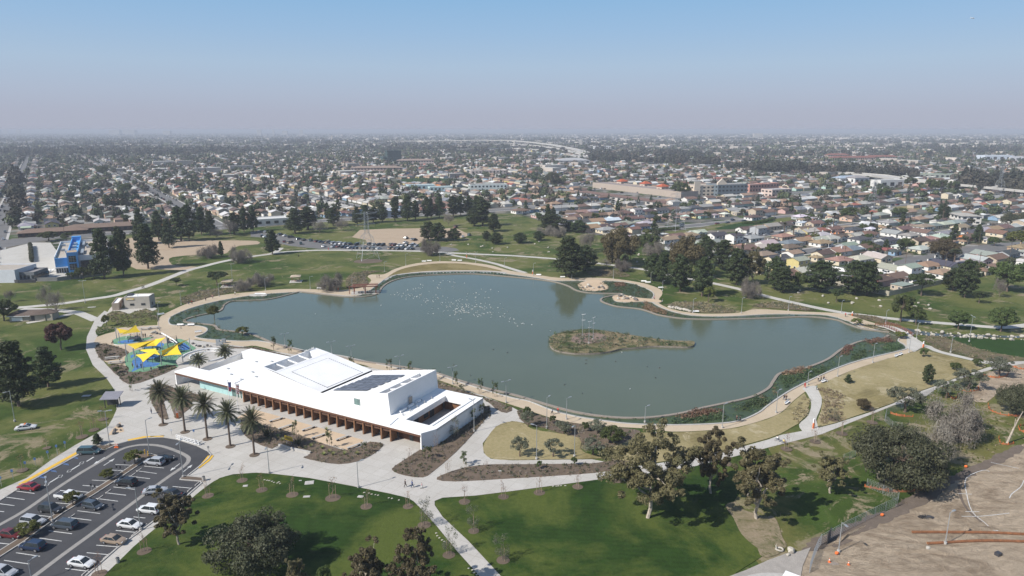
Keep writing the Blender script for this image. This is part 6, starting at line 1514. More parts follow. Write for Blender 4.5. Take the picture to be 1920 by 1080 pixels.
sail([(560,598,4.6),(880,440,5.0),(1062,408,6.2),(888,562,4.2)],'long yellow sail in the middle, right half',.7)
sail([(565,634,4.4),(885,612,5.0),(962,722,4.2),(700,676,4.2)],'narrow yellow sail behind the pointed front sail',.6)
sail([(525,725,5.0),(948,640,6.0),(655,855,3.6)],'pointed yellow sail in front, tip towards the benches')
sail([(985,738,4.0),(982,655,5.6),(1480,435,6.0)],'long thin yellow sail reaching far right',.5)
sail([(1272,540,5.8),(1348,716,4.2),(1005,748,4.0)],'yellow triangular sail at the right over the shaded play surface')
# climbing structures
def play_tower(x,y,label,h=2.6,w=2.6,m1=M_RUBB,m2=M_DARK):
 r=empty('climbing_frame',P(*Z5([(x,y)])[0],.18),random.uniform(0,3),label=label,cat='play equipment')
 for sx in(-1,1):
  for sy in(-1,1):
   b=MB();b.tube([(sx*w/2,sy*w/2,0),(sx*w/2,sy*w/2,h)],.09,m2,6);b.build('post',r)
 b=MB();b.box((0,0,h*.5),(w,w,.12),m1);b.build('deck',r)
 b=MB()
 for k in range(6):
  z_=h*(.2+.15*k)
  b.tube([(-w/2,-w/2,z_),(w/2,-w/2,z_)],.03,m2,4);b.tube([(w/2,-w/2,z_),(w/2,w/2,z_)],.03,m2,4)
  b.tube([(-w/2+k*w/5,w/2,.2),(-w/2+k*w/5,w/2,h)],.025,m2,4)
 b.build('climbing_net',r)
 b=MB();pts=[(w/2,0,h*.5),(w,0,h*.35),(w*1.4,.2,.35),(w*1.7,.3,.2)];b.tube(pts,.32,m1,8);b.build('slide',r)
play_tower(760,640,'blue and dark climbing frame under the middle sail');play_tower(850,840,'climbing frame with blue deck below the pointed sail',3);play_tower(500,470,'dark climbing frame on the round play surface',2.2,3.2,M_DARK);play_tower(650,760,'low climbing frame between the front posts',2)
play_tower(1190,560,'dark net frame under the white slide tube',3.2,3.0,M_DARK)
# white looping tube over the right part
r=empty('loop_slide',P(*Z5([(1150,560)])[0],.18),0,label='white looping tube frame arching over the right play surface',cat='play equipment')
b=MB();c0=P(*Z5([(1150,560)])[0],.18)
q=[P(*Z5([(x,y)])[0],z)-c0 for x,y,z in[(990,330,1.5),(1080,380,4),(1200,450,4.5),(1262,500,3.8),(1220,560,2),(1180,600,.2)]]
b.tube(q,.22,M_WHITE,8);b.build('tube',r)
q=[P(*Z5([(x,y)])[0],z)-c0 for x,y,z in[(1120,530,.2),(1150,470,2),(1210,500,3),(1250,560,.2)]]
b=MB();b.tube(q,.12,M_WHITE,6);b.build('arch',r)
for i,(x,y,s)in enumerate([(440,420,1.6),(400,430,1.1)]):
 b=MB();b.tube([(s*math.cos(R(a)),0,s*1.3*math.sin(R(a)))for a in range(0,181,15)],.07,M_WHITE,6);o=b.build('arch_climber',None,P(*Z5([(x,y)])[0],.18));tag(o,['larger white arch on the round play surface','smaller white arch on the round play surface'][i],'play equipment')
for i,(x,y)in enumerate([(1080,810),(1140,770),(760,800),(1340,650)]):
 r=empty('spring_toy',P(*Z5([(x,y)])[0],.18),i,label=['round rope dome in the shade of the right sail','spinner dish near the shaded rubber edge','blue spinner under the pointed sail','dark umbrella frame at the right play patch'][i],cat='play equipment')
 b=MB()
 for k in range(8):b.tube([(1.4*math.cos(k*.785)*math.cos(t_),1.4*math.sin(k*.785)*math.cos(t_),1.5*math.sin(t_))for t_ in(0,.4,.8,1.2,1.57)],.035,M_DARK if i%2 else M_RUBB,4,False)
 b.build('dome',r)
 b=MB();b.tube([(0,0,0),(0,0,1.4)],.08,M_STEEL,6);b.build('post',r)
 # picnic tables
def table(x,y,label,rz=.2,L=2.6,m_=M_KERB,z=.15,group=None):
 r=empty('picnic_table',P(x,y,z),rz,label=label,cat='picnic table',group=group)
 b=MB();b.box((0,0,.74),(L,.85,.1),m_);b.build('table_top',r)
 for s in(-1,1):
  b=MB();b.box((0,s*.85,.45),(L,.38,.08),m_);b.build('bench_seat',r)
  b=MB();b.box((s*L*.34,0,.36),(.22,.7,.7),m_);b.build('leg',r)
for i,(x,y)in enumerate([(70/9.6+203,673),(90/9.6+208,681.5)]):table(x,y,['picnic table left of the play area, upper','picnic table left of the play area, lower'][i],.3,4.2)
for i,(x,y)in enumerate([(272,618),(289,616)]):table(x,y,['picnic table on the granite court by the round play surface, left','picnic table on the granite court by the round play surface, right'][i],.1,3.6)
# benches
def bench(x,y,rz,label,z=.15,group=None,L=1.9,m_=M_WHITE):
 r=empty('bench',P(x,y,z),rz,label=label,cat='bench',group=group)
 b=MB();b.box((0,0,.45),(L,.5,.1),m_);b.build('seat',r)
 b=MB();b.box((0,.24,.72),(L,.08,.4),m_);b.build('backrest',r)
 for s in(-1,1):b=MB();b.box((s*L*.4,0,.2),(.12,.45,.4),M_DARK);b.build('leg',r)
fb=[(483,553),(493,553),(599,542),(795,491.5),(805,490.5),(851,489.5),(862,490),(1010,517),(1055,521),(1207,529),(1215,531),(1239,541),(1305,586),(1340,611),(358,611)]
fb=[q for q in fb if q!=(1340,611)]
for i,(x,y)in enumerate(sorted(fb)):bench(x,y,random.uniform(-.2,.2),'%s of the white benches on the far shore path'%ORD[i],group='white benches on the far shore',L=2.6)
for i,(x,y,rz)in enumerate([(338,611,.1),(372,624,.5),(1476,757,.8),(1681,669,.7),(1689,666,.7),(1545,717,.6),(303,591,.9)]):
 bench(x,y,rz,['white bench on the granite point, left','white bench on the granite point, right','dark-shadowed white bench by the crossed walkers','left of two benches at the top of the tan slope','right of two benches at the top of the tan slope','white bench where four people gather','bench beside the cove path'][i],L=2.4)
def can(x,y,label,z=.15,s=1.0):
 r=empty('litter_bin',P(x,y,z),0,s,label=label,cat='litter bin')
 b=MB();b.tube([(0,0,0),(0,0,.95)],[.32,.36],M_KERB,10);b.build('drum',r)
 b=MB();b.tube([(0,0,.95),(0,0,1.05)],[.34,.22],M_DARK,10);b.build('lid',r)
can(382,901,'litter bin at the tip of the small island');can(221,1055,'concrete litter bin on the sidewalk beside the lot');can(343,735-3,'litter bin in front of the white fin wall, right');can(338,734-3,'litter bin in front of the white fin wall, left');can(1258,578,'dark bin at the shore bed')
# orange and white banner totems
def totem(x,y,ty,label,z=.15):
 h=height(x,y,ty);r=empty('banner_totem',P(x,y,z),.5,label=label,cat='totem sign')
 b=MB();b.box((0,0,h*.28),(.5,.28,h*.56),M_ORANGE);b.build('base',r)
 b=MB();b.box((0,0,h*.78),(.48,.26,h*.44),M_WHITE);b.build('top_panel',r)
 b=MB()
 for k in range(3):b.box((0,-.14,h*(.66+.1*k)),(.3,.02,h*.03),M_ORANGE)
 b.build('lettering',r)
for x,y,t,lb_ in[(333,784,766,'orange and white totem between the two left palms'),(1525,803,785,'orange and white totem at the foot of the branch walk'),(1598,592,584,'orange and white totem at the far end of the footbridge'),(1731,651,640,'orange and white totem at the near end of the footbridge'),(634,544,534,'orange totem left of the red pergola'),(999,514,506,'orange totem on the far shore beneath the lawn'),(875,483,474,'orange totem on the small far path')]:totem(x,y,t,lb_)
# traffic cones and posts
def cone(x,y,label,z=.15,s=1.0):
 r=empty('traffic_cone',P(x,y,z),0,s,label=label,cat='traffic cone')
 b=MB();b.tube([(0,0,.03),(0,0,.75)],[.17,.03],M_ORANGE,8);b.build('cone',r)
 b=MB();b.tube([(0,0,.4),(0,0,.52)],[.11,.08],M_WHITE,8);b.build('collar',r)
 b=MB();b.box((0,0,.02),(.42,.42,.05),M_ORANGE);b.build('foot',r)
cone(217,839,'left of two orange cones by the planted island',s=1.4);cone(220.5,839,'right of two orange cones by the planted island',s=1.4);cone(1555,1054,'orange and white cone beside the puddle',.12,1.1);cone(1591,1059,'orange cone right of the puddle',.12,1.0)
def signpost(x,y,ty,label,m_=M_BLUEP,z=.15,w=.45):
 h=max(1.6,height(x,y,ty));r=empty('sign_post',P(x,y,z),.3,label=label,cat='sign')
 b=MB();b.tube([(0,0,0),(0,0,h)],.045,M_STEEL,6);b.build('post',r)
 b=MB();b.box((0,-.06,h-.3),(w,.04,.6),m_);b.build('sign_plate',r)
for i,(x,y,t)in enumerate(sorted([(123,841,827),(108,853,834),(91,860,845),(67,872,858),(49,882,865),(25,899,880),(3,912,893)])):signpost(x,y,t,'%s of the blue bay signs along the left sidewalk'%ORD[i])
signpost(322,815,804,'white and red sign post on the plaza beside the palms',M_WHITE);signpost(364,816,809,'blue sign post between the left palms',M_BLUEP);signpost(392,852,836,'grey post at the plaza edge by the yellow strip',M_STEEL)
for i,(x,y,t)in enumerate([(235,877,868),(220,885,877),(227,886,878),(172,919,907),(179,921,910)]):signpost(x,y,t,'%s of the small dark signs in the lot median'%ORD[i],M_DARK,.3,.35)
for i,(x,y)in enumerate([(272,851),(278,854)]):
 b=MB();b.tube([(0,0,0),(0,0,1.1)],.12,M_YELLOW,8);b.blob((0,0,1.1),(.12,.12,.08),M_YELLOW,1,0);o=b.build('bollard',None,P(x,y,.3));tag(o,['left yellow bollard at the median head','right yellow bollard at the median head'][i],'bollard')
 # wheel stops
WS=[(1340,425),(1425,430)]
ws=[(85,470,30),(455,392,0)]
stops=[(55,475),(825,375),(750,415),(690,458),(800,372),(930,297),(1045,285),(1000,320),(815,445),(755,490),(540,632),(180,800),(90,850),(20,900),(1425,432),(1370,468),(1315,515),(1010,762),(875,873),(800,932),(640,1055),(1480,388),(165,727),(235,745),(300,330),(1085,706)]
for i,(a,c_)in enumerate(sorted(stops)):
 b=MB();b.box((0,0,.07),(1.7,.2,.13),M_KERB,0,.85);o=b.build('wheel_stop',None,P(a/4,810+c_/4,.155));o.rotation_euler=(0,0,la);tag(o,'%s of the concrete wheel stops in the parking lot'%ORD[i],'wheel stop','wheel stops in the near lot')
for i,(x,y)in enumerate([(120,867),(95,882),(78,892)]):
 b=MB();b.box((0,0,.07),(1.7,.2,.13),M_BLUEP,0,.85);o=b.build('wheel_stop',None,P(x,y,.155));o.rotation_euler=(0,0,la);tag(o,'%s of the blue wheel stops in the accessible bays'%ORD[2-i],'wheel stop')
 # steel rack at the turnaround
r=empty('gate_rack',P(331,823,.15),math.atan2((P(373,835)-P(331,823)).y,(P(373,835)-P(331,823)).x),label='white folding steel gate lying along the plaza edge of the lot',cat='gate')
L=(P(373,835)-P(331,823)).length
for k in range(7):
 b=MB();b.box((L*k/6,0,.55),(.14,.14,1.1),M_WHITE);b.box((L*k/6,.9,.1),(.12,1.8,.1),M_WHITE);b.build('upright',r)
for z_ in(.2,.65,1.1):
 b=MB();b.box((L/2,0,z_),(L,.1,.12),M_WHITE);b.build('rail',r)
 # kiosk and red benches near the left walk
r=empty('notice_kiosk',P(212,762,.15),.1,label='grey-roofed notice kiosk standing at the left rim of the plaza',cat='kiosk')
for sx in(-1,1):
 for sy in(-1,1):b=MB();b.tube([(sx*1.6,sy*.9,0),(sx*1.6,sy*.9,2.9)],.12,M_DARK,6);b.build('post',r)
b=MB();b.add([(-2.4,-1.9,2.7),(2.4,-1.9,2.7),(2.4,1.9,3.6),(-2.4,1.9,3.6),(-2.4,-1.9,2.85),(2.4,-1.9,2.85),(2.4,1.9,3.75),(-2.4,1.9,3.75)],[(3,2,1,0),(4,5,6,7),(0,1,5,4),(1,2,6,5),(2,3,7,6),(3,0,4,7)],mat('grey_standing_seam',(.22,.215,.24),.5,.1,.8));b.build('roof',r)
b=MB();b.box((0,.2,1.4),(3.0,.2,1.9),M_DARK);b.build('notice_panel',r)
# yellow sign in the front bed
c0=P(541,829,.2);c1=P(549,832,.2)
def yellow_sign(x,y,z0,w,h,rz,label,legs=True,loc=None):
 r=empty('yellow_sign',loc or P(x,y,.2),rz,label=label,cat='sign')
 b=MB();b.box((0,0,z0+h/2),(w,.1,h),mat('sign_yellow',(.62,.40,.02),.6,.08,2));b.build('board',r)
 b=MB();random.seed(int(w*10))
 for k in range(9):
  xx=-w*.42+k*w*.105;b.box((xx,-.07,z0+h*.5),(w*.03,.03,h*.5),M_DARK);b.box((xx+w*.03,-.07,z0+h*(.3+.4*(k%2))),(w*.05,.03,h*.13),M_DARK)
 b.build('lettering',r)
 if legs:
  for s in(-1,1):b=MB();b.tube([(s*w*.3,0,0),(s*w*.3,0,z0+.1)],.05,M_STEEL,5);b.build('leg',r)
yellow_sign(542,833,1.0,2.6,1.1,AE,'yellow board sign with dark lettering standing in the front bed')
# spiky fan plants in the front bed
for i,(x,y,s)in enumerate([(560,834,1.0),(500,818,1.3),(468,812,1.0)]):
 o=bpy.data.objects.new('spiky_yucca',agm.copy());o.data.materials.clear();o.data.materials.append(L_OAK);COL.objects.link(o);o.location=P(x,y,.2);o.scale=(2.6*s,)*3
 tag(o,['dark spiky plant right of the yellow sign','large dark spiky plant under the fifth palm','dark spiky plant left of the fifth palm'][i],'plant')
 # low seat wall along the front bed
ribbon('seat_wall',[(523,836),(545,843),(583,851)],.4,.6,M_KERB,thick=.5,k=3,kind=None,label='low concrete seat wall at the plaza side of the front bed',cat='wall')
# --- restroom block, sheds, shelters
def box_building(name,label,px,hgt,wallc,roofm,cat='building',par=.35,z=.1,roofc=None):
 """px: three ground pixels: front-left, front-right, and a rear-right corner"""
 a,c_,d=P(*px[0]),P(*px[1]),P(*px[2])
 ex=(c_-a);L=ex.length;ex.normalize();ey=Vector((-ex.y,ex.x,0));D=max(3,(d-c_).dot(ey))
 r=empty(name,(a.x,a.y,z),math.atan2(ex.y,ex.x),label=label,cat=cat)
 b=MB();b.prism([(0,0),(L,0),(L,D),(0,D)],0,hgt,M_WALL);o=b.build('wall',r);o.color=(*wallc,1)
 b=MB();t=.25
 for q in([(0,0),(L,0),(L,t),(0,t)],[(0,D-t),(L,D-t),(L,D),(0,D)],[(0,t),(t,t),(t,D-t),(0,D-t)],[(L-t,t),(L,t),(L,D-t),(L-t,D-t)]):b.prism(q,hgt+.002,hgt+par,M_WALL)
 o=b.build('parapet',r);o.color=(*wallc,1)
 b=MB();b.quad((t,t,hgt+.03),(L-t,t,hgt+.03),(L-t,D-t,hgt+.03),(t,D-t,hgt+.03),roofm);b.build('roof',r)
 return r,L,D
r,L,D=box_building('restroom_block','pale grey block with slanted roof line and yellow sign near the lake cove',[(234.5,580),(282,578.5),(291,572)],5.0,(.42,.385,.33),M_WHITEROOF,z=.12)
for s in(.3,.74):
 b=MB();b.box((L*s,-.02,1.9),(1.7,.12,.9),M_DARK);w=b.build('window',r)
 b=MB();b.box((L*s,-.09,1.9),(1.5,.03,.7),M_GLASS);b.build('pane',w)
b=MB();b.box((L*.25,-.14,4.3),(3.0,.1,.6),mat('sign_yellow',(.62,.40,.02),.6,.08,2));b.box((L*.25,-.2,4.3),(2.2,.03,.22),M_WHITE);b.build('sign_plate',r)
b=MB();b.box((L+.03,D*.45,1.6),(.1,1.0,1.3),M_DARK);b.build('door',r)
b=MB();b.box((1.1,D*.7,5.4),(1.6,D*.5,.5),M_DARK);b.build('roof_well',r)
b=MB();b.tube([(L*.42,3,5),(L*.42,3,5.6)],.2,M_WHITE,8);b.build('roof_vent',r)
r,L,D=box_building('restroom_annex','low white-roofed annex with dark red doors left of the grey block',[(211,583),(224,582),(240,570)],2.8,(.45,.36,.27),M_WHITEROOF,z=.12)
for s in(.55,):b=MB();b.box((L-.02,D*.3,1.2),(.12,1.0,2.1),mat('dark_red_door',(.18,.03,.035),.5));b.box((L-.02,D*.7,1.9),(.12,2.4,.9),mat('dark_red_door',(.18,.03,.035),.5));b.build('door',r)
# small brown-roofed restroom at the left
r=empty('park_restroom',P(18,604,.06),.12,label='small low restroom with brown pitched roofs at the left edge',cat='building')
wc,rm_=(.36,.32,.26),mat('brown_shingle',(.13,.095,.075),.9,.15,.8,fine=3)
b=MB();b.box((3.6,3,1.25),(7.2,5.5,2.5),M_WALL);b.box((10.2,3.5,1.35),(6.0,6,2.7),M_WALL);b.box((14.6,3.2,1.3),(2.4,5,2.6),M_WALL);o=b.build('wall',r);o.color=(*wc,1)
b=MB();b.add([(-.8,-.6,2.45),(8.2,-.6,2.45),(12.6,3,4.3),(13.0,7,3.2),(0,7,3.2),(-.8,3,3.0)],[(0,1,2,5),(5,2,3,4)],rm_);b.add([(8.2,-.6,2.6),(13.8,.0,2.8),(16.6,2,2.9),(16.4,6.5,2.9),(12.8,6.6,3.0),(12.6,3,4.3)],[(0,1,2,5),(5,2,3,4)],rm_);b.add([(-.8,-.6,2.3),(8.2,-.6,2.3),(8.2,-.6,2.5),(-.8,-.6,2.5)],[(0,1,2,3)],M_WHITE);b.build('roof',r)
b=MB();b.box((8.6,.42,1.1),(1.3,.1,2.1),M_DARK);b.build('door',r)
b=MB();b.box((2.8,.2,1.1),(4.0,.1,1.4),M_WHITE);b.build('screen_panel',r)
# picnic shelters
def shelter(x,y,label,w=5.0,h=2.9,m_=M_KERB):
 r=empty('picnic_shelter',P(x,y,.05),.2,label=label,cat='shelter')
 b=MB();b.box((0,0,.06),(w+1,w+1,.12),M_CONC2);b.build('slab',r)
 for sx in(-1,1):
  for sy in(-1,1):b=MB();b.tube([(sx*w*.36,sy*w*.36,.1),(sx*w*.36,sy*w*.36,h)],.1,M_RUST,6);b.build('post',r)
 b=MB();q=w/2
 b.add([(-q,-q,h),(q,-q,h),(q,q,h),(-q,q,h),(0,0,h+.7),(-q,-q,h-.15),(q,-q,h-.15),(q,q,h-.15),(-q,q,h-.15)],[(0,1,4),(1,2,4),(2,3,4),(3,0,4),(0,5,6,1),(1,6,7,2),(2,7,8,3),(3,8,5,0),(8,7,6,5)],mat('tan_roof_sheet',(.42,.34,.25),.7,.1,1));b.build('roof',r)
 b=MB();b.box((0,0,.8),(2.2,.8,.08),M_RUST);b.box((0,-.8,.45),(2.2,.3,.06),M_RUST);b.box((0,.8,.45),(2.2,.3,.06),M_RUST);b.box((0,0,.42),(.2,.5,.72),M_RUST);b.build('table',r)
shelter(555,528,'tan-roofed picnic shelter on the lawn between the two shrubby trees');shelter(427,537,'tan-roofed picnic shelter beside the umbrella pine')
# red pergola at the water
r=empty('lakeside_pergola',P(685,549,.15),R(10),label='rust red timber pergola with slatted roof at the lake edge',cat='pergola')
for x in(-10/2,0,10/2):
 for yy in(-2.2,2.2):b=MB();b.box((x,yy,1.7),(.35,.35,3.4),M_RUST);b.build('post',r)
for yy in(-2.4,2.4):b=MB();b.box((0,yy,3.45),(12,.25,.35),M_RUST);b.build('beam',r)
for k in range(22):b=MB();b.box((-5.7+k*.54,0,3.7),(.22,6.2,.14),M_RUST);b.build('slat',r)
b=MB();b.box((-7.2,-1,1.8),(.3,.3,3.6),M_RUST);b.box((-6.2,-1,3.5),(2.3,.2,.3),M_RUST);b.build('side_arm',r)
b=MB();b.box((0,0,.1),(13,7,.14),M_CONC2);b.build('slab',r)
table(676,550,'picnic table under the rust red pergola, left',0,2.2,M_DARK,.3);table(692,550,'picnic table under the rust red pergola, right',0,2.2,M_DARK,.3)
# grey bins near planting strip
for i,(x,y,s)in enumerate([(409.5,648,1.8),(415,648,1.2),(420,643,1.2)]):
 r=empty('utility_cabinet',P(x,y,.15),.1,label=['taller grey cabinet beside the lake path','shorter grey cabinet beside the lake path','grey cabinet behind the pair by the lake path'][i],cat='cabinet')
 b=MB();b.box((0,0,.75*s/1.2),(1.3,.7,1.5*s/1.2),M_STEEL);b.build('case',r)
 b=MB();b.box((0,-.37,.75*s/1.2),(1.1,.04,1.2*s/1.2),M_STEEL);b.build('door',r)
 # footbridge
p0,p1=P(1703,629,.6),P(1650,608,.6)
r=empty('footbridge',(p0+p1)/2,math.atan2((p1-p0).y,(p1-p0).x),label='low arched footbridge with rust brown railings at the right end of the lake',cat='bridge')
L=(p1-p0).length
b=MB();N=12
def arc(t):return.9*(1-(2*t-1)**2)-.35
for k in range(N):
 a,c_=-L/2+L*k/N,-L/2+L*(k+1)/N
 za,zc_=arc(k/N),arc((k+1)/N)
 b.add([(a,-2,za),(c_,-2,zc_),(c_,2,zc_),(a,2,za),(a,-2,za-.4),(c_,-2,zc_-.4),(c_,2,zc_-.4),(a,2,za-.4)],[(0,1,2,3),(7,6,5,4),(0,4,5,1),(3,2,6,7)],M_CONC2)
b.build('deck',r)
for s in(-2.0,2.0):
 b=MB()
 for zz in(.35,.7,1.1):b.tube([(-L/2+L*k/N,s,arc(k/N)+zz)for k in range(N+1)],.07,M_RUST,5)
 b.build('railing',r)
 for k in range(N+1):b=MB();b.box((-L/2+L*k/N,s,arc(k/N)+.55),(.14,.14,1.2),M_RUST);b.build('post',r)
 # --- netting, fences and things on the earthworks
def netfence(name,px,h,m_,label,cat='fence',post=None,gap=2.4,z=.1,group=None,k=3,open_=True):
 w=catmull(wpts(px),k,False)if k>1 else wpts(px)
 r=empty(name,(w[0][0],w[0][1],z),0,label=label,cat=cat,group=group)
 o=Vector((w[0][0],w[0][1],0));b=MB();pts=[Vector((p_[0],p_[1],0))-o for p_ in w]
 if open_:
  for z_ in[h*q/6 for q in range(7)]:b.tube([p_+Vector((0,0,z_))for p_ in pts],.022,m_,3,False)
  tot=0
  for i in range(len(pts)-1):
   L=(pts[i+1]-pts[i]).length;n_=max(1,int(L/.55))
   for q in range(n_):
    a=pts[i].lerp(pts[i+1],q/n_);c_=pts[i].lerp(pts[i+1],(q+1)/n_)
    b.tube([a,c_+Vector((0,0,h))],.016,m_,3,False);b.tube([c_,a+Vector((0,0,h))],.016,m_,3,False)
 else:
  for i in range(len(pts)-1):
   a,c_=pts[i],pts[i+1];sag=h*random.uniform(.35,1)
   b.add([a,c_,c_+Vector((0,0,h*random.uniform(.35,1))),a+Vector((0,0,sag))],[(0,1,2,3)],m_)
 b.build('mesh_panel',r,kind='stuff')
 for i in range(0,len(pts),2 if k>1 else 1):
  b=MB();b.tube([pts[i],pts[i]+Vector((0,0,h))],.045,post or M_STEEL,5);b.build('post',r)
 return r
Z6=lambda pts:Z4(1440,810,pts)
netfence('chain_link_fence',Z6([(395,855),(480,805),(560,760),(650,715),(730,675),(800,640),(880,600),(970,565)]),2.2,M_STEEL,'long chain-link fence along the edge of the graded soil',k=2)
netfence('chain_link_fence',Z6([(310,1060),(340,960),(370,890),(395,850)]),2.2,M_STEEL,'leaning chain-link fence at the lower end of the long fence',k=2)
netfence('chain_link_fence',Z6([(970,565),(975,520),(860,465),(740,415)]),2.0,M_STEEL,'chain-link fence turning back towards the broad oak',k=1)
netfence('chain_link_fence',Z4(1440,600,[(1000,820),(930,810),(875,760),(885,715),(1000,670),(1150,590),(1240,555)]),1.8,M_STEEL,'chain-link fence beside the paved walk above the broad oak',k=1)
netfence('chain_link_fence',Z6([(565,225),(610,205),(655,180)]),1.8,mat('green_mesh',(.22,.33,.25),.8),'short green-screened fence left of the broad oak',k=1)
b=MB();b.box((0,0,1.2),(2.6,.08,2.3),M_DARK);o=b.build('dark_gate_panel',None,P(*Z6([(455,820)])[0],.1));o.rotation_euler=(0,0,.9);tag(o,'dark screened gate panel in the long chain-link fence','gate')
for i,(px,lb_)in enumerate([(Z6([(725,415),(800,430),(900,450),(1000,455),(1120,450),(1190,425)]),'orange netting below the broad oak'),(Z4(1440,600,[(1230,1040),(1300,1010),(1350,990),(1350,950)]),'orange netting at the right flank of the broad oak'),(Z4(1440,600,[(1300,870),(1400,900),(1520,910),(1570,880)]),'orange netting under the grey leafless dome tree'),(Z4(1440,600,[(920,705),(990,725),(1085,730)]),'orange netting around the nearest grey-green tree'),(Z4(1440,600,[(1350,570),(1400,600),(1420,570)]),'orange netting at the second grey-green tree'),(Z4(1440,600,[(1400,500),(1480,540),(1580,530),(1570,505)]),'orange netting at the third grey-green tree'),(Z4(1440,600,[(1615,415),(1700,438),(1790,425),(1800,395)]),'orange netting at the farthest grey-green tree'),(Z4(1440,600,[(1810,345),(1870,365),(1925,375)]),'orange netting at the right edge by the path'),(Z4(1440,600,[(1650,640),(1665,680),(1740,710),(1830,725),(1900,725)]),'orange netting left of the cut-off tree'),(Z4(1440,600,[(1730,890),(1745,930),(1800,940),(1850,930)]),'orange netting round the leaning white trunk'),(Z4(1440,600,[(1925,790),(1880,805),(1885,830),(1925,850)]),'orange netting cut by the right edge')]):
 netfence('orange_netting',px,.7,M_ORNET,lb_,'netting',M_ORANGE,open_=False)
 # orange straw wattles
for px,lb_ in((Z6([(1080,760),(1300,760),(1600,762),(1780,768),(1960,778)]),'upper of two orange erosion rolls on the graded soil'),(Z6([(1195,845),(1330,838),(1500,828),(1700,824),(1960,832)]),'lower of two orange erosion rolls on the graded soil')):
 w=catmull(wpts(px),5,False);b=MB();b.tube([(p_[0],p_[1],.28)for p_ in w],.26,mat('orange_sack',(.27,.11,.045),.9,.5,1.2,fine=8),8)
 for i in range(0,len(w),2):b.tube([(w[i][0],w[i][1]+.3,.1),(w[i][0],w[i][1]+.3,.75)],.05,M_WOOD,4)
 o=b.build('erosion_roll');tag(o,lb_,'erosion roll')
def soil_pile(px,h,label):
 w=catmull(wpts(px),3);cx=sum(p_[0]for p_ in w)/len(w);cy=sum(p_[1]for p_ in w)/len(w)
 b=MB();L=6;n_=len(w);V=[]
 for l_ in range(L+1):
  t=l_/L;random.seed(l_)
  for p_ in w:V.append((p_[0]+(cx-p_[0])*t,p_[1]+(cy-p_[1])*t,.09+h*math.sin(t*math.pi/2)*(1+.25*random.uniform(-1,1)*(0<t<1))))
 F=[(l_*n_+k,l_*n_+(k+1)%n_,(l_+1)*n_+(k+1)%n_,(l_+1)*n_+k)for l_ in range(L)for k in range(n_)]
 b.add(V,F,M_SOIL);b.build('soil_mound',kind='structure',smooth=True)
soil_pile(Z6([(1080,740),(1100,712),(1300,700),(1500,706),(1700,712),(1690,742),(1400,748),(1200,750)]),.5,'')
soil_pile(Z6([(490,830),(560,790),(700,720),(740,700),(690,740),(580,800),(520,850)]),.55,'')
soil_pile(Z6([(790,900),(950,840),(1150,850),(1300,870),(1500,900),(1400,930),(1100,910),(900,920)]),.35,'')
soil_pile(Z6([(1820,340),(1860,280),(1960,270),(1960,350),(1880,370)]),.4,'')
b=MB();random.seed(3)
for k in range(60):
 a=random.uniform(0,6.28);b.tube([(0,0,.1),(math.cos(a)*.9,math.sin(a)*.5,.3),(math.cos(a)*1.6,math.sin(a)*.8,.05)],.03,M_DARK,3)
o=b.build('brush_heap',None,P(*Z6([(1185,640)])[0],.1));tag(o,'small dark heap of cut brush on the graded soil','brush heap')
rock(*Z6([(1198,880)])[0],1.0,'white ball-shaped stone below the lower orange roll');rock(*Z6([(170,900)])[0],1.6,'cracked pale slab at the corner of the rough lawn',z=.2);rock(*Z6([(150,925)])[0],.8,'small pale rock beside the cracked slab',z=.2)
b=MB();b.tube([(1.0*math.cos(R(a)),.8*math.sin(R(a)),.25+.1*math.sin(R(a*2)))for a in range(0,361,20)],.28,M_ROCK,7,False);b.tube([(-.8,.2,.3),(-.9,.5,1.2),(-.6,.6,1.7)],[.2,.15,.1],M_ROCK,6);o=b.build('ring_sculpture',None,P(*Z6([(85,885)])[0],.2));o.scale=(.62,)*3;tag(o,'pale ring-shaped stump on the bare patch near the fence','stump')
b=MB();b.tube([(1.3*math.cos(R(a)),.35*math.sin(R(a)),1.1+1.1*math.sin(R(a)))for a in range(0,361,20)],.14,M_BARKW,6,False);o=b.build('looped_branch',None,P(*Z6([(855,360)])[0],.1));o.rotation_euler=(0,0,.2);tag(o,'pale looped branch arching at the front of the broad oak','branch')
# leaning white trunk
b=MB();p0,p1=P(1888,831,0),P(1888,831,0);b.tube([(0,0,0),(1.0,.2,3.2),(2.0,.3,6.2),(2.9,.4,8.2)],[.28,.2,.14,.06],M_BARKW,8);b.tube([(1.3,.2,4.2),(1.2,.2,6.4)],[.12,.05],M_BARKW,6)
o=b.build('bare_leaning_trunk',None,P(1888,831,.08));tag(o,'leaning bare white trunk above the earthworks','tree')
# bottom edge: puddle, dark box, machine roof, round white sheet
sheet('puddle',Z6([(445,985),(480,975),(530,990),(520,1002),(470,1000)]),.125,M_STONE,k=3);sheet('puddle',Z6([(480,850),(560,810),(640,815),(560,850),(500,870)]),.125,MATS['damp_soil'],k=3)
r=empty('white_box_truck',P(1492,1104,.2),R(-38),.8,label='white vehicle roof with dark lettering cut by the bottom edge',cat='truck')
b=MB();b.box((0,0,1.6),(5.2,2.2,2.0),M_WHITE);b.build('body',r)
b=MB();b.box((3.4,0,1.2),(1.5,2.1,1.6),M_WHITE);w=b.build('cab',r);b=MB();b.box((4.0,0,1.7),(.36,1.8,.7),M_GLASS);b.build('window',w)
for x in(-1.5,3.2):
 for s in(-1,1):b=MB();b.tube([(x,s*.95-.12,.42),(x,s*.95+.12,.42)],.42,M_TYRE,12);b.build('wheel',r)
b=MB()
for k in range(5):b.box((-.8+k*.35,-.2,2.63),(.2,.5,.02),M_DARK)
b.build('lettering',r)
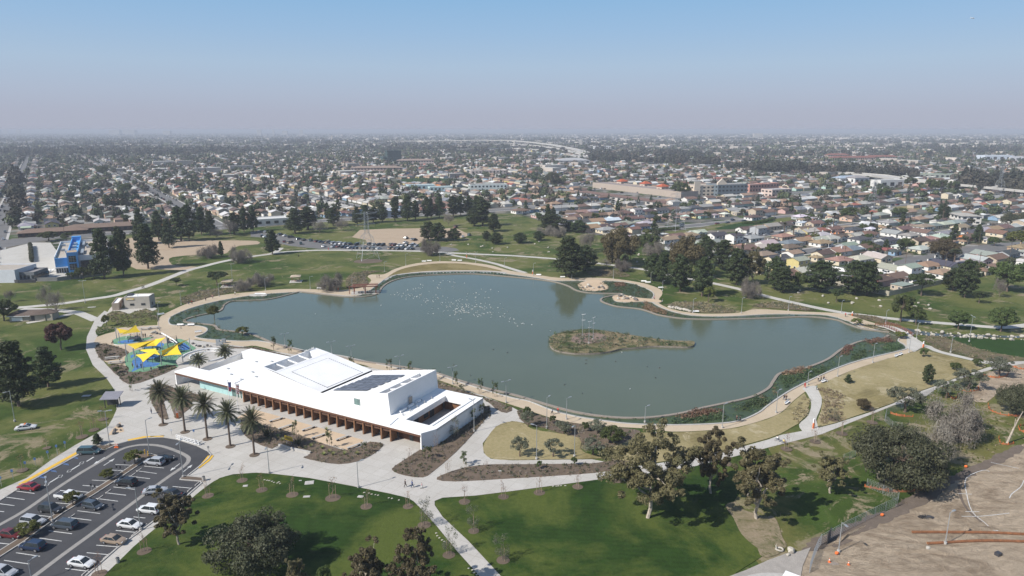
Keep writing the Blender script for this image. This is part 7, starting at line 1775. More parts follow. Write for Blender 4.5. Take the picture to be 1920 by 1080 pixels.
sheet('concrete_pad',[(1400,1083),(1425,1077),(1450,1076),(1480,1079),(1500,1086),(1470,1100),(1420,1100)],.235,M_KERB,k=3)
r=empty('excavator',P(1843,1124,.1),.3,label='orange-yellow machine cab top at the bottom edge of the soil',cat='machine')
my=mat('machine_yellow',(.55,.30,.05),.5,.1,1);b=MB();b.box((0,0,1.6),(3.4,2.2,1.1),my);b.build('body',r);b=MB();b.box((-.5,.2,2.5),(1.5,1.4,1.2),my,0,.9);b.build('cab',r)
for s in(-1,1):b=MB();b.box((0,s*1.1,.5),(3.8,.5,.9),M_DARK);b.build('track',r)
b=MB();b.tube([(1.6,0,1.8),(3.4,0,3.4),(4.8,0,1.0)],.2,my,6);b.build('boom',r)
b=MB();b.box((0,0,.3),(1.0,.8,.6),M_DARK,.4);o=b.build('dark_crate',None,P(*Z6([(1725,925)])[0],.1));tag(o,'small dark crate on the lower graded soil','crate')
for i,(x,y)in enumerate(Z6([(515,920),(855,632),(1483,268)])):
 b=MB();b.blob((0,0,.35),(.4,.3,.35),M_ORANGE,1,.1);o=b.build('orange_drum',None,P(x,y,.12));tag(o,['red-orange drum at the foot of the soil lamp','red-orange drum by the long chain-link fence','red-orange drum on the upper soil edge'][i],'drum')
 # boundary walls and hedges of the houses on the right
def wallrun(name,px,h,m_,label,t=.25):
 w=wpts(px);r=empty(name,(w[0][0],w[0][1],.02),0,label=label,cat='wall');o=Vector((w[0][0],w[0][1],0))
 for i in range(len(w)-1):
  a,c_=Vector((*w[i],0))-o,Vector((*w[i+1],0))-o;d=c_-a;L=d.length;n_=max(1,int(L/6))
  for k in range(n_):
   q0,q1=a+d*k/n_,a+d*(k+1)/n_;mm=(q0+q1)/2
   b=MB();b.box((mm.x,mm.y,h/2),(L/n_-.1,t,h),m_,math.atan2(d.y,d.x));b.build('wall_panel',r)
wallrun('boundary_wall',[(1565,534),(1666,555),(1720,543),(1768,532)],2.3,mat('cream_block',(.42,.385,.30),.9,.15,.6,fine=3),'cream block wall at the corner of the houses and the lawn')
wallrun('boundary_fence',[(1770,531),(1832,519),(1920,503),(1990,490)],2.0,M_DARK,'dark boundary fence right of the cream wall');wallrun('boundary_wall',[(1440,517),(1500,524),(1562,534)],2.0,MATS['cream_block'],'cream wall behind the bushy green pines')
wallrun('side_wall',[(1560,505),(1580,509),(1600,513)],1.8,M_WHITE,'white garden wall in front of the tan-roofed ranch house');wallrun('boundary_wall',[(1130,441),(1170,447),(1215,458)],1.8,MATS['cream_block'],'low wall below the grey bungalow at the park edge');wallrun('boundary_wall',[(1262,469),(1330,484),(1390,500)],1.8,MATS['cream_block'],'pale wall behind the bronze-leaved tree')
wallrun('yard_wall',[(70,528),(108,527),(150,522),(200,516)],2.0,mat('grey_block',(.22,.215,.205),.9,.15,.6),'grey block wall in front of the blue building')
wallrun('yard_wall',[(0,528),(35,531),(68,530)],1.6,M_DARK,'dark fence below the white warehouse at the left edge')
def shrub_row(name,px,w,h,label,m_=L_GREEN,cat='hedge',dens=3.0,size=.35):
 pts=catmull(wpts(px),4,False);cl=[];random.seed(len(pts))
 for i in range(len(pts)-1):
  a,c_=Vector((*pts[i],0)),Vector((*pts[i+1],0));n_=max(1,int((c_-a).length*dens/3))
  for k in range(n_):
   q=a.lerp(c_,k/n_);cl.append((q.x+rr(-.3,.3),q.y+rr(-.3,.3),h*.5,w*.6,w*.6,h*.55,int(60*w*h/2/(size/.35)**2)))
 o=bpy.data.objects.new(name,crown_mesh(name,cl,size,m_,5));COL.objects.link(o);tag(o,label,cat)
shrub_row('hedge',[(1222,436),(1245,432),(1275,430)],3,2.2,'dark clipped hedge between house and green verge, upper right');shrub_row('hedge',[(1775,534),(1800,528),(1840,517)],2.5,2.6,'dark hedge under the boundary pines');shrub_row('hedge',[(1395,419),(1425,418),(1450,411)],3,2.0,'dark hedge at the far green verge')
shrub_row('hedge',[(1545,405),(1520,407),(1490,402)],3,2.5,'dark overgrown hedge among the bungalows, upper right');shrub_row('hedge',[(1697,471),(1706,474),(1720,476)],1.6,1.2,'low clipped hedge before the pale octagonal-roofed house')
# --- transmission pylons
def pylon(x,y,ty,label,rz=.5,top_bar=True):
 p=P(x,y);h=height(x,y,ty);r=empty('transmission_pylon',(p.x,p.y,.05),rz,label=label,cat='pylon')
 def wd(z):t=z/h;return 4.6*(1-t)**1.3*1.0+.85 if t<.55 else.95+(.55*(1-t))
 lv=[0,.14,.27,.38,.48,.56,.63,.70,.77,.84,.91,1.0]
 for sx in(-1,1):
  for sy in(-1,1):
   b=MB();b.tube([(sx*wd(t*h),sy*wd(t*h),t*h)for t in lv],[.12-.05*t for t in lv],M_STEEL,4);b.build('leg',r)
 b=MB()
 for i in range(len(lv)-1):
  z0,z1=lv[i]*h,lv[i+1]*h;w0,w1=wd(z0),wd(z1);c0=[(-w0,-w0,z0),(w0,-w0,z0),(w0,w0,z0),(-w0,w0,z0)];c1=[(-w1,-w1,z1),(w1,-w1,z1),(w1,w1,z1),(-w1,w1,z1)]
  for k in range(4):
   q=(k+1)%4
   b.tube([c0[k],c1[q]],.042,M_STEEL,3,False);b.tube([c0[q],c1[k]],.042,M_STEEL,3,False);b.tube([c1[k],c1[q]],.042,M_STEEL,3,False)
 b.build('lattice',r)
 for z_,L in((.97,6.5),(.86,5),(.74,5.5)):
  b=MB();z_*=h
  for s in(-1,1):
   b.tube([(s*.9,-.7,z_),(s*L,0,z_+.3),(s*.9,.7,z_)],.08,M_STEEL,3);b.tube([(s*.9,0,z_+1.2),(s*L,0,z_+.3)],.08,M_STEEL,3)
   b.tube([(s*L,0,z_+.2),(s*L,0,z_-1)],.1,M_DARK,4)
  b.build('cross_arm',r)
 return r
pylon(690,486,398,'lattice pylon rising in front of the rear car park',.5)
pylon(1267,432,362,'lattice pylon among the bungalows above the upper lawn, centre right');pylon(1635,398,335,'lattice pylon among the bungalows, third from the left');pylon(1871,372,308,'lattice pylon before the dark eucalyptus belt at the far right')
b=MB();p=P(690,490);b.prism([(p.x+9*math.cos(k*.42)*rr(.85,1.1),p.y+7*math.sin(k*.42)*rr(.85,1.1))for k in range(15)],.05,.1,M_MULCH);b.build('pylon_bed',kind='structure')
# --- larger buildings
def rect_building(name,label,px,py,L,D,H,rz,wall,roof,cat='building',storeys=1,win=True,roofm=None,hip=False,roofh=1.5,wins=6,extra=None,wcol=None):
 """px, py: ground pixel of the front-left corner"""
 p=P(px,py);r=empty(name,(p.x,p.y,.05),rz,label=label,cat=cat)
 b=MB();b.prism([(0,0),(L,0),(L,D),(0,D)],0,H,M_WALL);o=b.build('wall',r);o.color=(*wall,1)
 if hip:
  b=MB();e_=1.0;i_=min(D/2,L/2)*.98
  v=[(-e_,-e_,H),(L+e_,-e_,H),(L+e_,D+e_,H),(-e_,D+e_,H),(i_,D/2,H+roofh),(L-i_,D/2,H+roofh)]
  b.add(v,[(0,1,5,4),(1,2,5),(2,3,4,5),(3,0,4),(3,2,1,0)],M_ROOF);o=b.build('roof',r);o.color=(*roof,1)
 else:
  b=MB();b.quad((.3,.3,H+.04),(L-.3,.3,H+.04),(L-.3,D-.3,H+.04),(.3,D-.3,H+.04),M_ROOF);o=b.build('roof',r);o.color=(*roof,1)
  b=MB();t=.3
  for q in([(0,0),(L,0),(L,t),(0,t)],[(0,D-t),(L,D-t),(L,D),(0,D)],[(0,t),(t,t),(t,D-t),(0,D-t)],[(L-t,t),(L,t),(L,D-t),(L-t,D-t)]):b.prism(q,H+.002,H+.6,M_WALL)
  o=b.build('parapet',r);o.color=(*wall,1)
 if win:
  fh=H/storeys
  for s_ in range(storeys):
   for k in range(wins):
    x=L*(k+.5)/wins;b=MB();b.box((x,-.04,fh*(s_+.55)),(L/wins*.5,.12,fh*.42),M_GLASS);b.build('window',r)
   for k in range(max(1,int(wins*D/L))):
    y_=D*(k+.5)/max(1,int(wins*D/L))
    for xx in(-.04,L+.04):b=MB();b.box((xx,y_,fh*(s_+.55)),(.12,min(3,D/4),fh*.42),M_GLASS);b.build('window',r)
 return r
AZR=R(30)
# blue and white building
bl=(.10,.36,.68)
p=P(106,513);ex=P(186,503)-p;azb=R(30)
r=empty('blue_white_building',(p.x,p.y,.05),R(30),(.82,1.65,1.05),label='flat-roofed white building with bright blue tower and roof trough',cat='building')
blue=mat('bright_blue_render',(.085,.33,.66),.6,.05,.3)
H1=7.5
b=MB();b.prism([(0,0),(7,0),(7,36),(-.0,36)],0,H1,M_WALL);b.prism([(13,2),(30,2),(30,36),(13,36)],0,H1,M_WALL);o=b.build('wall',r);o.color=(.62,.64,.66,1)
b=MB();b.prism([(.15,-.4),(7,-.4),(7,-.02),(.15,-.02)],3.3,H1+.3,blue);b.build('blue_front',r)
b=MB();b.box((3.5,-.55,2.9),(7.2,.9,.5),M_WALL);o=b.build('canopy',r);o.color=(.6,.6,.6,1)
for k in range(5):b=MB();b.box((.9+k*1.35,-.06,1.4),(.9,.1,2.3),M_GLASS);b.build('window',r)
b=MB();b.prism([(7.02,-1.6),(13,-1.6),(13,3),(7.02,3)],0,10.6,blue);b.prism([(7.02,3),(7.5,3),(7.5,38),(7.02,38)],0,9.6,blue);b.prism([(12.5,3),(13,3),(13,38),(12.5,38)],0,9.6,blue);b.prism([(7.5,3),(12.5,3),(12.5,38),(7.5,38)],0,8.0,blue);b.prism([(7.02,38),(13,38),(13,40),(7.02,40)],0,10.4,blue);b.build('blue_tower',r)
b=MB();b.quad((7.2,-1.4,10.63),(12.8,-1.4,10.63),(12.8,2.8,10.63),(7.2,2.8,10.63),M_SAND);b.build('tower_roof',r)
for z_ in(3.2,7.2):
 b=MB();b.box((10,-1.66,z_),(4.0,.14,3.1),M_GLASS);w=b.build('window',r)
 for dz in(-.8,0,.8):b=MB();b.box((10,-1.78,z_+dz),(4.0,.08,.1),M_STEEL);b.build('mullion',w)
 for dx in(-.7,.7):b=MB();b.box((10+dx,-1.80,z_),(.1,.06,3.1),M_STEEL);b.build('mullion',w)
rf=mat('gravel_roof',(.40,.345,.28),.9,.08,.3)
b=MB();b.quad((.4,.2,H1+.03),(6.9,.2,H1+.03),(6.9,35.6,H1+.03),(.4,35.6,H1+.03),rf);b.quad((13.1,2.2,H1+.03),(29.6,2.2,H1+.03),(29.6,35.6,H1+.03),(13.1,35.6,H1+.03),rf);b.build('roof',r)
b=MB()
for q in([(0,0),(.35,0),(.35,36),(0,36)],[(.35,35.65),(7,35.65),(7,36),(.35,36)],[(13,35.65),(30,35.65),(30,36),(13,36)],[(29.65,2),(30,2),(30,35.65),(29.65,35.65)]):b.prism(q,H1+.002,H1+1.1,M_WHITE)
b.prism([(13.02,1.9),(30,1.9),(30,2.2),(13.02,2.2)],H1-2.2,H1+.4,M_WHITE);b.build('parapet',r)
for(x,y,sx,sy)in((3.5,16,2.2,1.6),(2.6,28,2.4,1.2),(5.6,12,1.2,1.6),(18,20,2,1.6),(15,28,1.6,9),(15.2,9,1.6,9),(10,12,3,3),(10,20,2.4,3),(10.2,27,2.2,3)):
 b=MB();b.box((x,y,(H1 if x<7.3 or x>12.6 else 8)+.6),(sx,sy,1.1),M_STEEL);b.build('roof_unit',r)
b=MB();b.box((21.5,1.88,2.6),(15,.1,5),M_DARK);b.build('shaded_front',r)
for k in range(6):b=MB();b.box((15+k*2.6,1.8,2.3),(1.6,.1,3.4),M_GLASS);b.build('window',r)
rect_building('warehouse','white flat-roofed warehouse cut by the left edge, lower',-42,531,19,17,6.0,R(2),(.58,.60,.63),(.42,.37,.31),wins=0,win=False)
rect_building('garage_shed','grey shed with dark sectional doors right of the white warehouse',37,528,7.5,12,4.2,R(4),(.15,.16,.17),(.28,.26,.25),wins=4)
# yard between: concrete lot, hedge strip, white heap
sheet('service_yard',[(36,500),(66,528),(128,523),(106,470),(95,455),(60,455),(0,470),(0,500)],.06,M_CONC2,k=1);sheet('service_road',[(-60,474),(0,466),(60,455),(100,448),(225,440),(225,436),(100,444),(45,447),(22,449),(-60,456)],.07,M_ASPH2,k=1)
b=MB();random.seed(9)
for k in range(34):b.blob((random.uniform(-2.4,2.4),random.uniform(-7,7),random.uniform(.3,1.3)),(rr(.5,1.0),rr(.5,.9),rr(.3,.6)),M_WHITE,1,.3)
o=b.build('wrapped_heap',None,P(80,514,.08));tag(o,'heap of white wrapped goods in the yard beside the blue building','heap')
shrub_row('hedge',[(60,492),(59,478),(57,462)],1.8,3,'narrow hedge strip between the two yards at the left',L_OAK)
# long brown-roofed building
rect_building('long_hall','long low building with brown hipped roof behind the road, upper left',34,446,42,13,3.0,R(28),(.10,.065,.05),(.20,.135,.10),hip=True,roofh=2.2,wins=12)
rect_building('long_hall','second long brown-roofed hall joined at the right end of the first',121,438.5,50,13,3.4,R(28),(.10,.065,.05),(.20,.14,.105),hip=True,roofh=2.4,wins=12)
rect_building('warehouse','white flat-roofed store among the conifers behind the rear car park',479,425,26,18,5,R(28),(.6,.59,.56),(.62,.61,.58),wins=4)
rect_building('school_building','pale turquoise and white school wing beyond the conifer row, left',766,357,34,14,6,R(20),(.42,.55,.56),(.70,.71,.70),wins=6)
rect_building('school_building','pale turquoise school wing beyond the conifer row, middle',806,359,30,12,5,R(20),(.42,.55,.54),(.66,.68,.66),wins=6)
rect_building('school_building','two-storey school block with flat grey roof beyond the conifer row',882,361,46,16,9,R(12),(.50,.56,.55),(.35,.32,.29),storeys=2,wins=10)
rect_building('church_hall','blue-grey hall with white gable wall behind the conifer row',702,410,34,12,6,R(28),(.42,.46,.55),(.36,.40,.47),hip=True,roofh=2,wins=5)
rect_building('office_block','dark green glass office block standing above the far houses',727,304,34,26,26,R(25),(.02,.055,.05),(.08,.10,.10),storeys=5,wins=9)
rect_building('office_block','lower green glass wing left of the dark office block',718,304,14,24,12,R(25),(.05,.11,.10),(.10,.13,.12),storeys=2,wins=4)
rect_building('apartment_block','long pale pink apartment block left of the school',658,325,90,26,9,R(8),(.48,.36,.31),(.27,.20,.16),storeys=2,wins=16,hip=True,roofh=3)
rect_building('apartment_block','long pale apartment block right of the green glass office',744,310,80,24,10,R(8),(.45,.37,.33),(.30,.22,.18),storeys=2,wins=14,hip=True,roofh=3)
rect_building('apartment_block','pale pink flat-roofed block in the middle distance right of the school',884,330,60,20,8,R(15),(.50,.42,.38),(.38,.33,.30),storeys=2,wins=10)
pa=P(1290,374)
rect_building('shopping_centre','long cream shopping building with stepped parapet, centre right',1111,352,165,26,6.5,R(-60),(.38,.315,.26),(.30,.25,.22),wins=0,win=False)
rect_building('row_shop','long brown-roofed shop row in front of the cream shopping building',1080,366,150,16,4.2,R(-60),(.50,.46,.42),(.17,.105,.085),wins=16,hip=True,roofh=1.5)
for i,(x,y)in enumerate([(1164,354),(1208,359),(1240,365)]):
 rect_building('orange_roof_tower','%s of three orange pyramid roofs over the shopping building'%['left','middle','right'][i],x,y,11,9,9.3,R(30),(.5,.4,.33),(.45,.10,.04),hip=True,roofh=3.0,wins=2)
r=rect_building('civic_building','tall cream stepped building with gabled front facing the road, centre right',1300,369,44,26,12,R(18),(.62,.52,.41),(.45,.38,.31),storeys=3,wins=8)
b=MB();b.prism([(0,-1),(8,-1),(8,-.1),(0,-.1)],0,17,M_WALL);o=b.build('front_tower',r);o.color=(.64,.55,.44,1)
b=MB();b.prism([(30,-2),(42,-2),(42,-.1),(30,-.1)],0,[15,15,15,15],M_WALL);b.add([(30,-2,15),(42,-2,15),(36,-2,20),(30,-.1,15),(42,-.1,15),(36,-.1,20)],[(0,1,2),(1,4,5,2),(3,0,2,5)],M_WALL);o=b.build('front_tower',r);o.color=(.64,.55,.44,1)
rect_building('parking_block','grey-blue netted block right of the cream stepped building',1345,369,40,24,13,R(18),(.13,.16,.18),(.30,.28,.26),storeys=3,wins=8)
b=MB();b.box((0,0,5),(10,.6,3.4),blue);b.tube([(-3,0,0),(-3,0,4)],.25,M_STEEL,6);b.tube([(3,0,0),(3,0,4)],.25,M_STEEL,6);o=b.build('blue_billboard',None,P(1371,366));tag(o,'blue board on posts before the netted block','sign')
rect_building('apartment_block','salmon pink block at the right of the netted block, near one',1405,361,34,14,9,R(28),(.48,.24,.19),(.42,.30,.25),storeys=2,wins=7)
rect_building('apartment_block','salmon pink block right of its twin, centre right',1428,359,30,14,9,R(28),(.48,.24,.19),(.42,.30,.25),storeys=2,wins=6)
rect_building('stucco_block','pale pink flat block left of the third pylon',1447,370,32,16,8,R(28),(.55,.43,.37),(.45,.43,.42),storeys=2,wins=6)
rect_building('apartment_block','white two-storey apartment block in the right hand streets',1801,421.5,15,24,7.0,R(-8),(.64,.61,.56),(.40,.375,.33),storeys=2,wins=3,hip=True,roofh=1.2)
rect_building('warehouse','light blue-roofed white shed beside the freeway, right',1575,345,44,16,8,R(20),(.6,.6,.58),(.35,.42,.50),wins=4,hip=True,roofh=3);rect_building('warehouse','white gabled shed right of the light blue roof',1602,346,26,18,9,R(20),(.66,.65,.63),(.30,.28,.28),wins=3,hip=True,roofh=3)
rect_building('warehouse','white cubic block beside the freeway wall, right of the sheds',1650,355,40,16,11,R(20),(.62,.61,.57),(.5,.49,.46),wins=3)
rect_building('school_building','long building with red tiled roofs beyond the eucalyptus belt',1560,303,110,16,9,R(6),(.48,.36,.29),(.22,.085,.06),storeys=2,wins=20,hip=True,roofh=4)
rect_building('school_building','shorter red tiled building left end beyond the eucalyptus belt',1552,298,60,18,10,R(6),(.48,.36,.29),(.22,.085,.06),storeys=2,wins=9,hip=True,roofh=4)
rect_building('school_building','red tiled building with small turret, right end beyond the belt',1625,302,80,18,10,R(6),(.48,.36,.29),(.22,.085,.06),storeys=2,wins=12,hip=True,roofh=4)
rect_building('warehouse','white hall with blue panels far right',1846,302,70,30,13,R(4),(.55,.6,.66),(.62,.62,.62),wins=4);rect_building('warehouse','long white low hall at the far right edge',1893,302,110,40,9,R(4),(.6,.6,.6),(.55,.56,.58),wins=8)
rect_building('warehouse','white warehouse below the freeway ramp, centre',1012,306,60,24,8,R(8),(.55,.53,.50),(.5,.48,.45),wins=6);rect_building('warehouse','grey arched hall below the freeway ramp',1048,309,70,40,9,R(8),(.42,.41,.40),(.40,.40,.40),hip=True,roofh=5,wins=6)
rect_building('warehouse','small white block at the end of the freeway ramp',1115,283,60,30,16,R(5),(.6,.6,.6),(.5,.5,.5),storeys=2,wins=6)
rect_building('station_canopy','long pale green canopy roof beside the freeway, right',1704,334.5,90,12,7,R(-8),(.30,.33,.28),(.28,.42,.32),wins=12)
sheet('school_field',[(752,338),(760,335),(830,334),(840,340),(800,344),(757,344)],.06,M_FIELD,k=2);sheet('green_verge',[(1215,440),(1262,434),(1320,425),(1360,418),(1440,412),(1500,405),(1440,424),(1330,432),(1280,440)],.07,M_PARK,k=2)
sheet('green_verge',[(1340,428),(1400,416),(1440,410),(1455,414),(1420,424),(1370,430)],.08,M_FIELD,k=2);sheet('dry_verge',[(1640,393),(1700,386),(1725,392),(1660,402)],.07,M_TAN,k=2)
# --- freeway viaducts
M_VIA=mat('viaduct_concrete',(.44,.42,.385),.85,.08,.02)
def viaduct(px,zs,w,label,name='freeway_viaduct'):
 k=6;pts=[]
 for i in range(len(px)-1):
  for j in range(k):
   t=j/k;z_=zs[i]+(zs[i+1]-zs[i])*t;q=P(px[i][0]+(px[i+1][0]-px[i][0])*t,px[i][1]+(px[i+1][1]-px[i][1])*t,z_);pts.append(q)
 pts.append(P(*px[-1],zs[-1]))
 r=empty(name,(pts[0].x,pts[0].y,0),0,label=label,cat='viaduct');o=Vector((pts[0].x,pts[0].y,0));pts=[q-o for q in pts]
 L,Rr=ribbon_pts([(q.x,q.y)for q in pts],w);n_=len(pts)
 b=MB();V=[]
 for dz,side in((1.1,L),(1.1,Rr),(-1.9,L),(-1.9,Rr),(0,L),(0,Rr)):V+=[(side[i][0],side[i][1],pts[i].z+dz)for i in range(n_)]
 F=[]
 for i in range(n_-1):
  F+=[(i,i+1,2*n_+i+1,2*n_+i),(n_+i,3*n_+i,3*n_+i+1,n_+i+1),(4*n_+i,5*n_+i,5*n_+i+1,4*n_+i+1),(2*n_+i,2*n_+i+1,3*n_+i+1,3*n_+i)]
 b.add(V,F,M_VIA);b.build('deck',r)
 for i in range(1,n_-1,2):
  if pts[i].z>6:b=MB();b.box((pts[i].x,pts[i].y,(pts[i].z-1.9)/2),(3,3,pts[i].z-1.9),M_VIA);b.box((pts[i].x,pts[i].y,pts[i].z-2.6),(w*.5,3,1.4),M_VIA);b.build('column',r)
viaduct([(725,264.5),(820,264),(900,262.5),(960,263.5),(1000,267),(1040,272),(1075,279),(1100,286)],[14,20,26,26,24,20,14,8],22,'highest curved freeway ramp on tall columns, centre')
viaduct([(800,272),(880,269.5),(960,270),(1010,273),(1050,279),(1090,288),(1100,291)],[14,16,15,14,11,7,4],20,'middle freeway ramp under the highest one');viaduct([(850,279.5),(900,279),(960,277.5),(1020,281),(1070,289),(1095,295)],[10,10,8,6,3,2],24,'lowest freeway deck below the two ramps')
viaduct([(1540,322),(1600,325),(1650,329),(1700,337),(1760,341),(1850,349),(1960,360)],[5,6,6,6,6,6,6],26,'low freeway deck behind the eucalyptus belt, right');viaduct([(270,281),(330,280.5),(420,279),(500,277)],[8,8,8,8],18,'thin distant overpass at the left')
# --- the town
SPEC=[]
def free(px,py,r_):q=P(px,py);SPEC.append((q.x,q.y,r_))
for a in[(60,440,20),(90,437,20),(150,434,30),(200,430,30),(240,427,20),(500,418,26),(790,352,30),(820,352,24),(905,355,40),(720,405,26),(735,298,50),(690,320,60),(770,306,60),(905,325,50),(1140,352,40),(1175,357,40),(1210,362,40),(1250,367,40),(1280,371,30),(1120,366,30),(1150,370,30),(1190,374,30),(1320,362,40),(1360,362,36),(1420,356,34),(1440,356,30),(1460,366,26),(1820,415,22),(1595,340,40),(1665,350,30),(1595,298,90),(1650,298,80),(1870,298,70),(1920,298,80),(1040,302,50),(1075,304,50),(1740,330,60),(795,339,60),(820,339,50),(775,340,50),(1300,430,34),(1340,424,34),(1400,416,34),(1440,412,26),(1245,436,20),(1267,430,12),(1675,394,34),(1635,396,12),(1871,370,14)]:free(*a)
# hand-placed houses of the nearer right hand streets
RC={'tan':(.30,.20,.14),'brown':(.17,.105,.08),'dkbrown':(.10,.065,.055),'grey':(.30,.295,.28),'pale':(.44,.42,.38),'charcoal':(.065,.068,.078),'red':(.30,.10,.07),'greenish':(.27,.29,.25),'white':(.62,.62,.60),'slate':(.18,.19,.21)}
WC={'white':(.68,.66,.62),'cream':(.60,.52,.38),'beige':(.45,.37,.28),'peach':(.58,.40,.30),'pink':(.55,.36,.32),'blue':(.22,.33,.45),'mint':(.40,.55,.48),'grey':(.36,.37,.38),'yellow':(.55,.46,.20),'orange':(.58,.22,.08),'tan':(.38,.27,.18)}
def house_kit(style,seed):
 random.seed(seed);kit=[];wl_,rf_=MB(),MB()
 def block(x0,x1,y0,y1,h):wl_.prism([(x0,y0),(x1,y0),(x1,y1),(x0,y1)],0,h,M_WALL)
 def gable(x0,x1,y0,y1,h,rise,axis='x',e_=.5):
  if axis=='x':
   ym=(y0+y1)/2;wl_.add([(x0,y0,h),(x0,y1,h),(x0,ym,h+rise),(x1,y0,h),(x1,y1,h),(x1,ym,h+rise)],[(1,0,2),(3,4,5)],M_WALL)
   k=rise/((y1-y0)/2);q=h-e_*k
   rf_.add([(x0-e_,y0-e_,q+.08),(x1+e_,y0-e_,q+.08),(x1+e_,ym,h+rise+.08),(x0-e_,ym,h+rise+.08),(x1+e_,y1+e_,q+.08),(x0-e_,y1+e_,q+.08),(x0-e_,y0-e_,q-.1),(x1+e_,y0-e_,q-.1),(x1+e_,ym,h+rise-.1),(x0-e_,ym,h+rise-.1),(x1+e_,y1+e_,q-.1),(x0-e_,y1+e_,q-.1)],[(0,1,2,3),(3,2,4,5),(6,7,1,0),(11,10,4,5)[::-1],(6,0,3,9),(9,3,5,11),(7,8,2,1),(8,10,4,2)],M_ROOF)
  else:
   xm=(x0+x1)/2;wl_.add([(x0,y0,h),(x1,y0,h),(xm,y0,h+rise),(x0,y1,h),(x1,y1,h),(xm,y1,h+rise)],[(0,1,2),(4,3,5)],M_WALL)
   k=rise/((x1-x0)/2);q=h-e_*k
   rf_.add([(x0-e_,y0-e_,q+.08),(xm,y0-e_,h+rise+.08),(xm,y1+e_,h+rise+.08),(x0-e_,y1+e_,q+.08),(x1+e_,y0-e_,q+.08),(x1+e_,y1+e_,q+.08),(x0-e_,y0-e_,q-.1),(xm,y0-e_,h+rise-.1),(x1+e_,y0-e_,q-.1),(x0-e_,y1+e_,q-.1),(x1+e_,y1+e_,q-.1)],[(0,1,2,3),(1,4,5,2),(6,7,1,0),(7,8,4,1),(6,0,3,9),(8,10,5,4)],M_ROOF)
 def hip(x0,x1,y0,y1,h,rise,e_=.55):
  L,D=x1-x0,y1-y0;i_=min(L,D)/2*.96;x0-=e_;x1+=e_;y0-=e_;y1+=e_;i_+=e_
  if L>=D:a,c_=(x0+i_,(y0+y1)/2),(x1-i_,(y0+y1)/2)
  else:a,c_=((x0+x1)/2,y0+i_),((x0+x1)/2,y1-i_)
  v=[(x0,y0,h-.05),(x1,y0,h-.05),(x1,y1,h-.05),(x0,y1,h-.05),(*a,h+rise),(*c_,h+rise),(x0,y0,h-.22),(x1,y0,h-.22),(x1,y1,h-.22),(x0,y1,h-.22)]
  f=[(0,1,5,4),(1,2,5),(2,3,4,5),(3,0,4)]if L>=D else[(0,1,4),(1,2,5,4),(2,3,5),(3,0,4,5)]
  rf_.add(v,f+[(6,7,1,0),(7,8,2,1),(8,9,3,2),(9,6,0,3),(9,8,7,6)],M_ROOF)
 wins,doors=[],[]
 def win(x,y,z,w,axis='x'):wins.append((x,y,z,w,axis))
 if style=='hip':block(-6.5,6.5,-4.5,4.5,2.7);hip(-6.5,6.5,-4.5,4.5,2.7,1.7);fr,sd=-4.5,6.5
 elif style=='gable':block(-6.5,6.5,-4,4,2.8);gable(-6.5,6.5,-4,4,2.8,1.7);fr,sd=-4,6.5
 elif style=='cross':block(-7,7,-2.5,4.5,2.7);gable(-7,7,-2.5,4.5,2.7,1.5);block(-6.5,-.5,-6,-2.52,2.68);gable(-6.5,-.5,-6,1,2.7,1.4,'y');fr,sd=-2.5,7
 elif style=='front':block(-4.5,4.5,-6.5,6.5,2.8);gable(-4.5,4.5,-6.5,6.5,2.8,1.9,'y');fr,sd=-6.5,4.5
 elif style=='two':block(-4.5,4.5,-4,4,5.5);gable(-4.5,4.5,-4,4,5.5,1.3);block(4.52,8.5,-3.5,3.5,2.7);hip(4.6,8.5,-3.5,3.5,2.7,1.0);fr,sd=-4,4.5
 elif style=='flat':block(-5,5,-3,3,2.7);rf_.box((0,0,2.78),(10.6,6.6,.16),M_ROOF);fr,sd=-3,5
 else:block(-3.2,3.2,-3,3,2.4);hip(-3.2,3.2,-3,3,2.4,1.2,.35);fr,sd=-3,3.2
 kit.append(('wall',wl_.mesh('wall'),'wall',[]));
 ch=MB();ch.box((1.8,.8,4.3 if style!='two' else 6.6),(.7,.6,1.7),M_WALL)
 kit.append(('roof',rf_.mesh('roof'),'roof',[('chimney',ch.mesh('chimney'),'wall',[])]if style in('hip','gable','cross','front')and seed%2 else[]))
 def mkwin(x,y,z,w,ax,s=1):
  g_=MB();f_=MB()
  if ax=='x':g_.box((x,y,z),(w,.06,1.0),M_GLASS);f_.box((x,y+.02*s,z),(w+.24,.05,1.24),M_WHITE)
  else:g_.box((x,y,z),(.06,w,1.0),M_GLASS);f_.box((x-.02*s,y,z),(.05,w+.24,1.24),M_WHITE)
  kit.append(('window',g_.mesh('window'),None,[('frame',f_.mesh('frame'),None,[])]))
 n0=3.4 if style!='front' else 2.4
 if style=='cross':mkwin(-3.5,-6.05,1.5,2.2,'x');mkwin(3.4,-2.55,1.5,1.8,'x')
 elif style in('flat','small'):mkwin(-1.2,fr-.05,1.5,1.2,'x')
 else:mkwin(-n0,fr-.05,1.5,1.8,'x');mkwin(n0-.4,fr-.05,1.5,1.6,'x')
 for q in(-1.6,1.6):mkwin(-sd-.05,q,1.5,1.2,'y',-1);mkwin(sd+.05 if style!='two' else 8.55,q,1.5,1.2,'y')
 if style=='two':mkwin(-2,-4.05,4.1,1.4,'x');mkwin(2,-4.05,4.1,1.4,'x')
 d_=MB();d_.box((.2 if style!='cross' else 1.2,fr-.05,1.05),(1.0,.08,2.1),M_RUST if seed%3==0 else M_DARK);kit.append(('door',d_.mesh('door'),None,[]))
 if style in('hip','gable')and seed%2:
  q=MB();q.box((.2,fr-1.2,2.45),(3.6,2.4,.14),M_ROOF)
  for s in(-1.6,1.8):q.box((s+.1,fr-2.2,1.2),(.16,.16,2.4),M_WHITE)
  kit.append(('porch',q.mesh('porch'),'roof',[]))
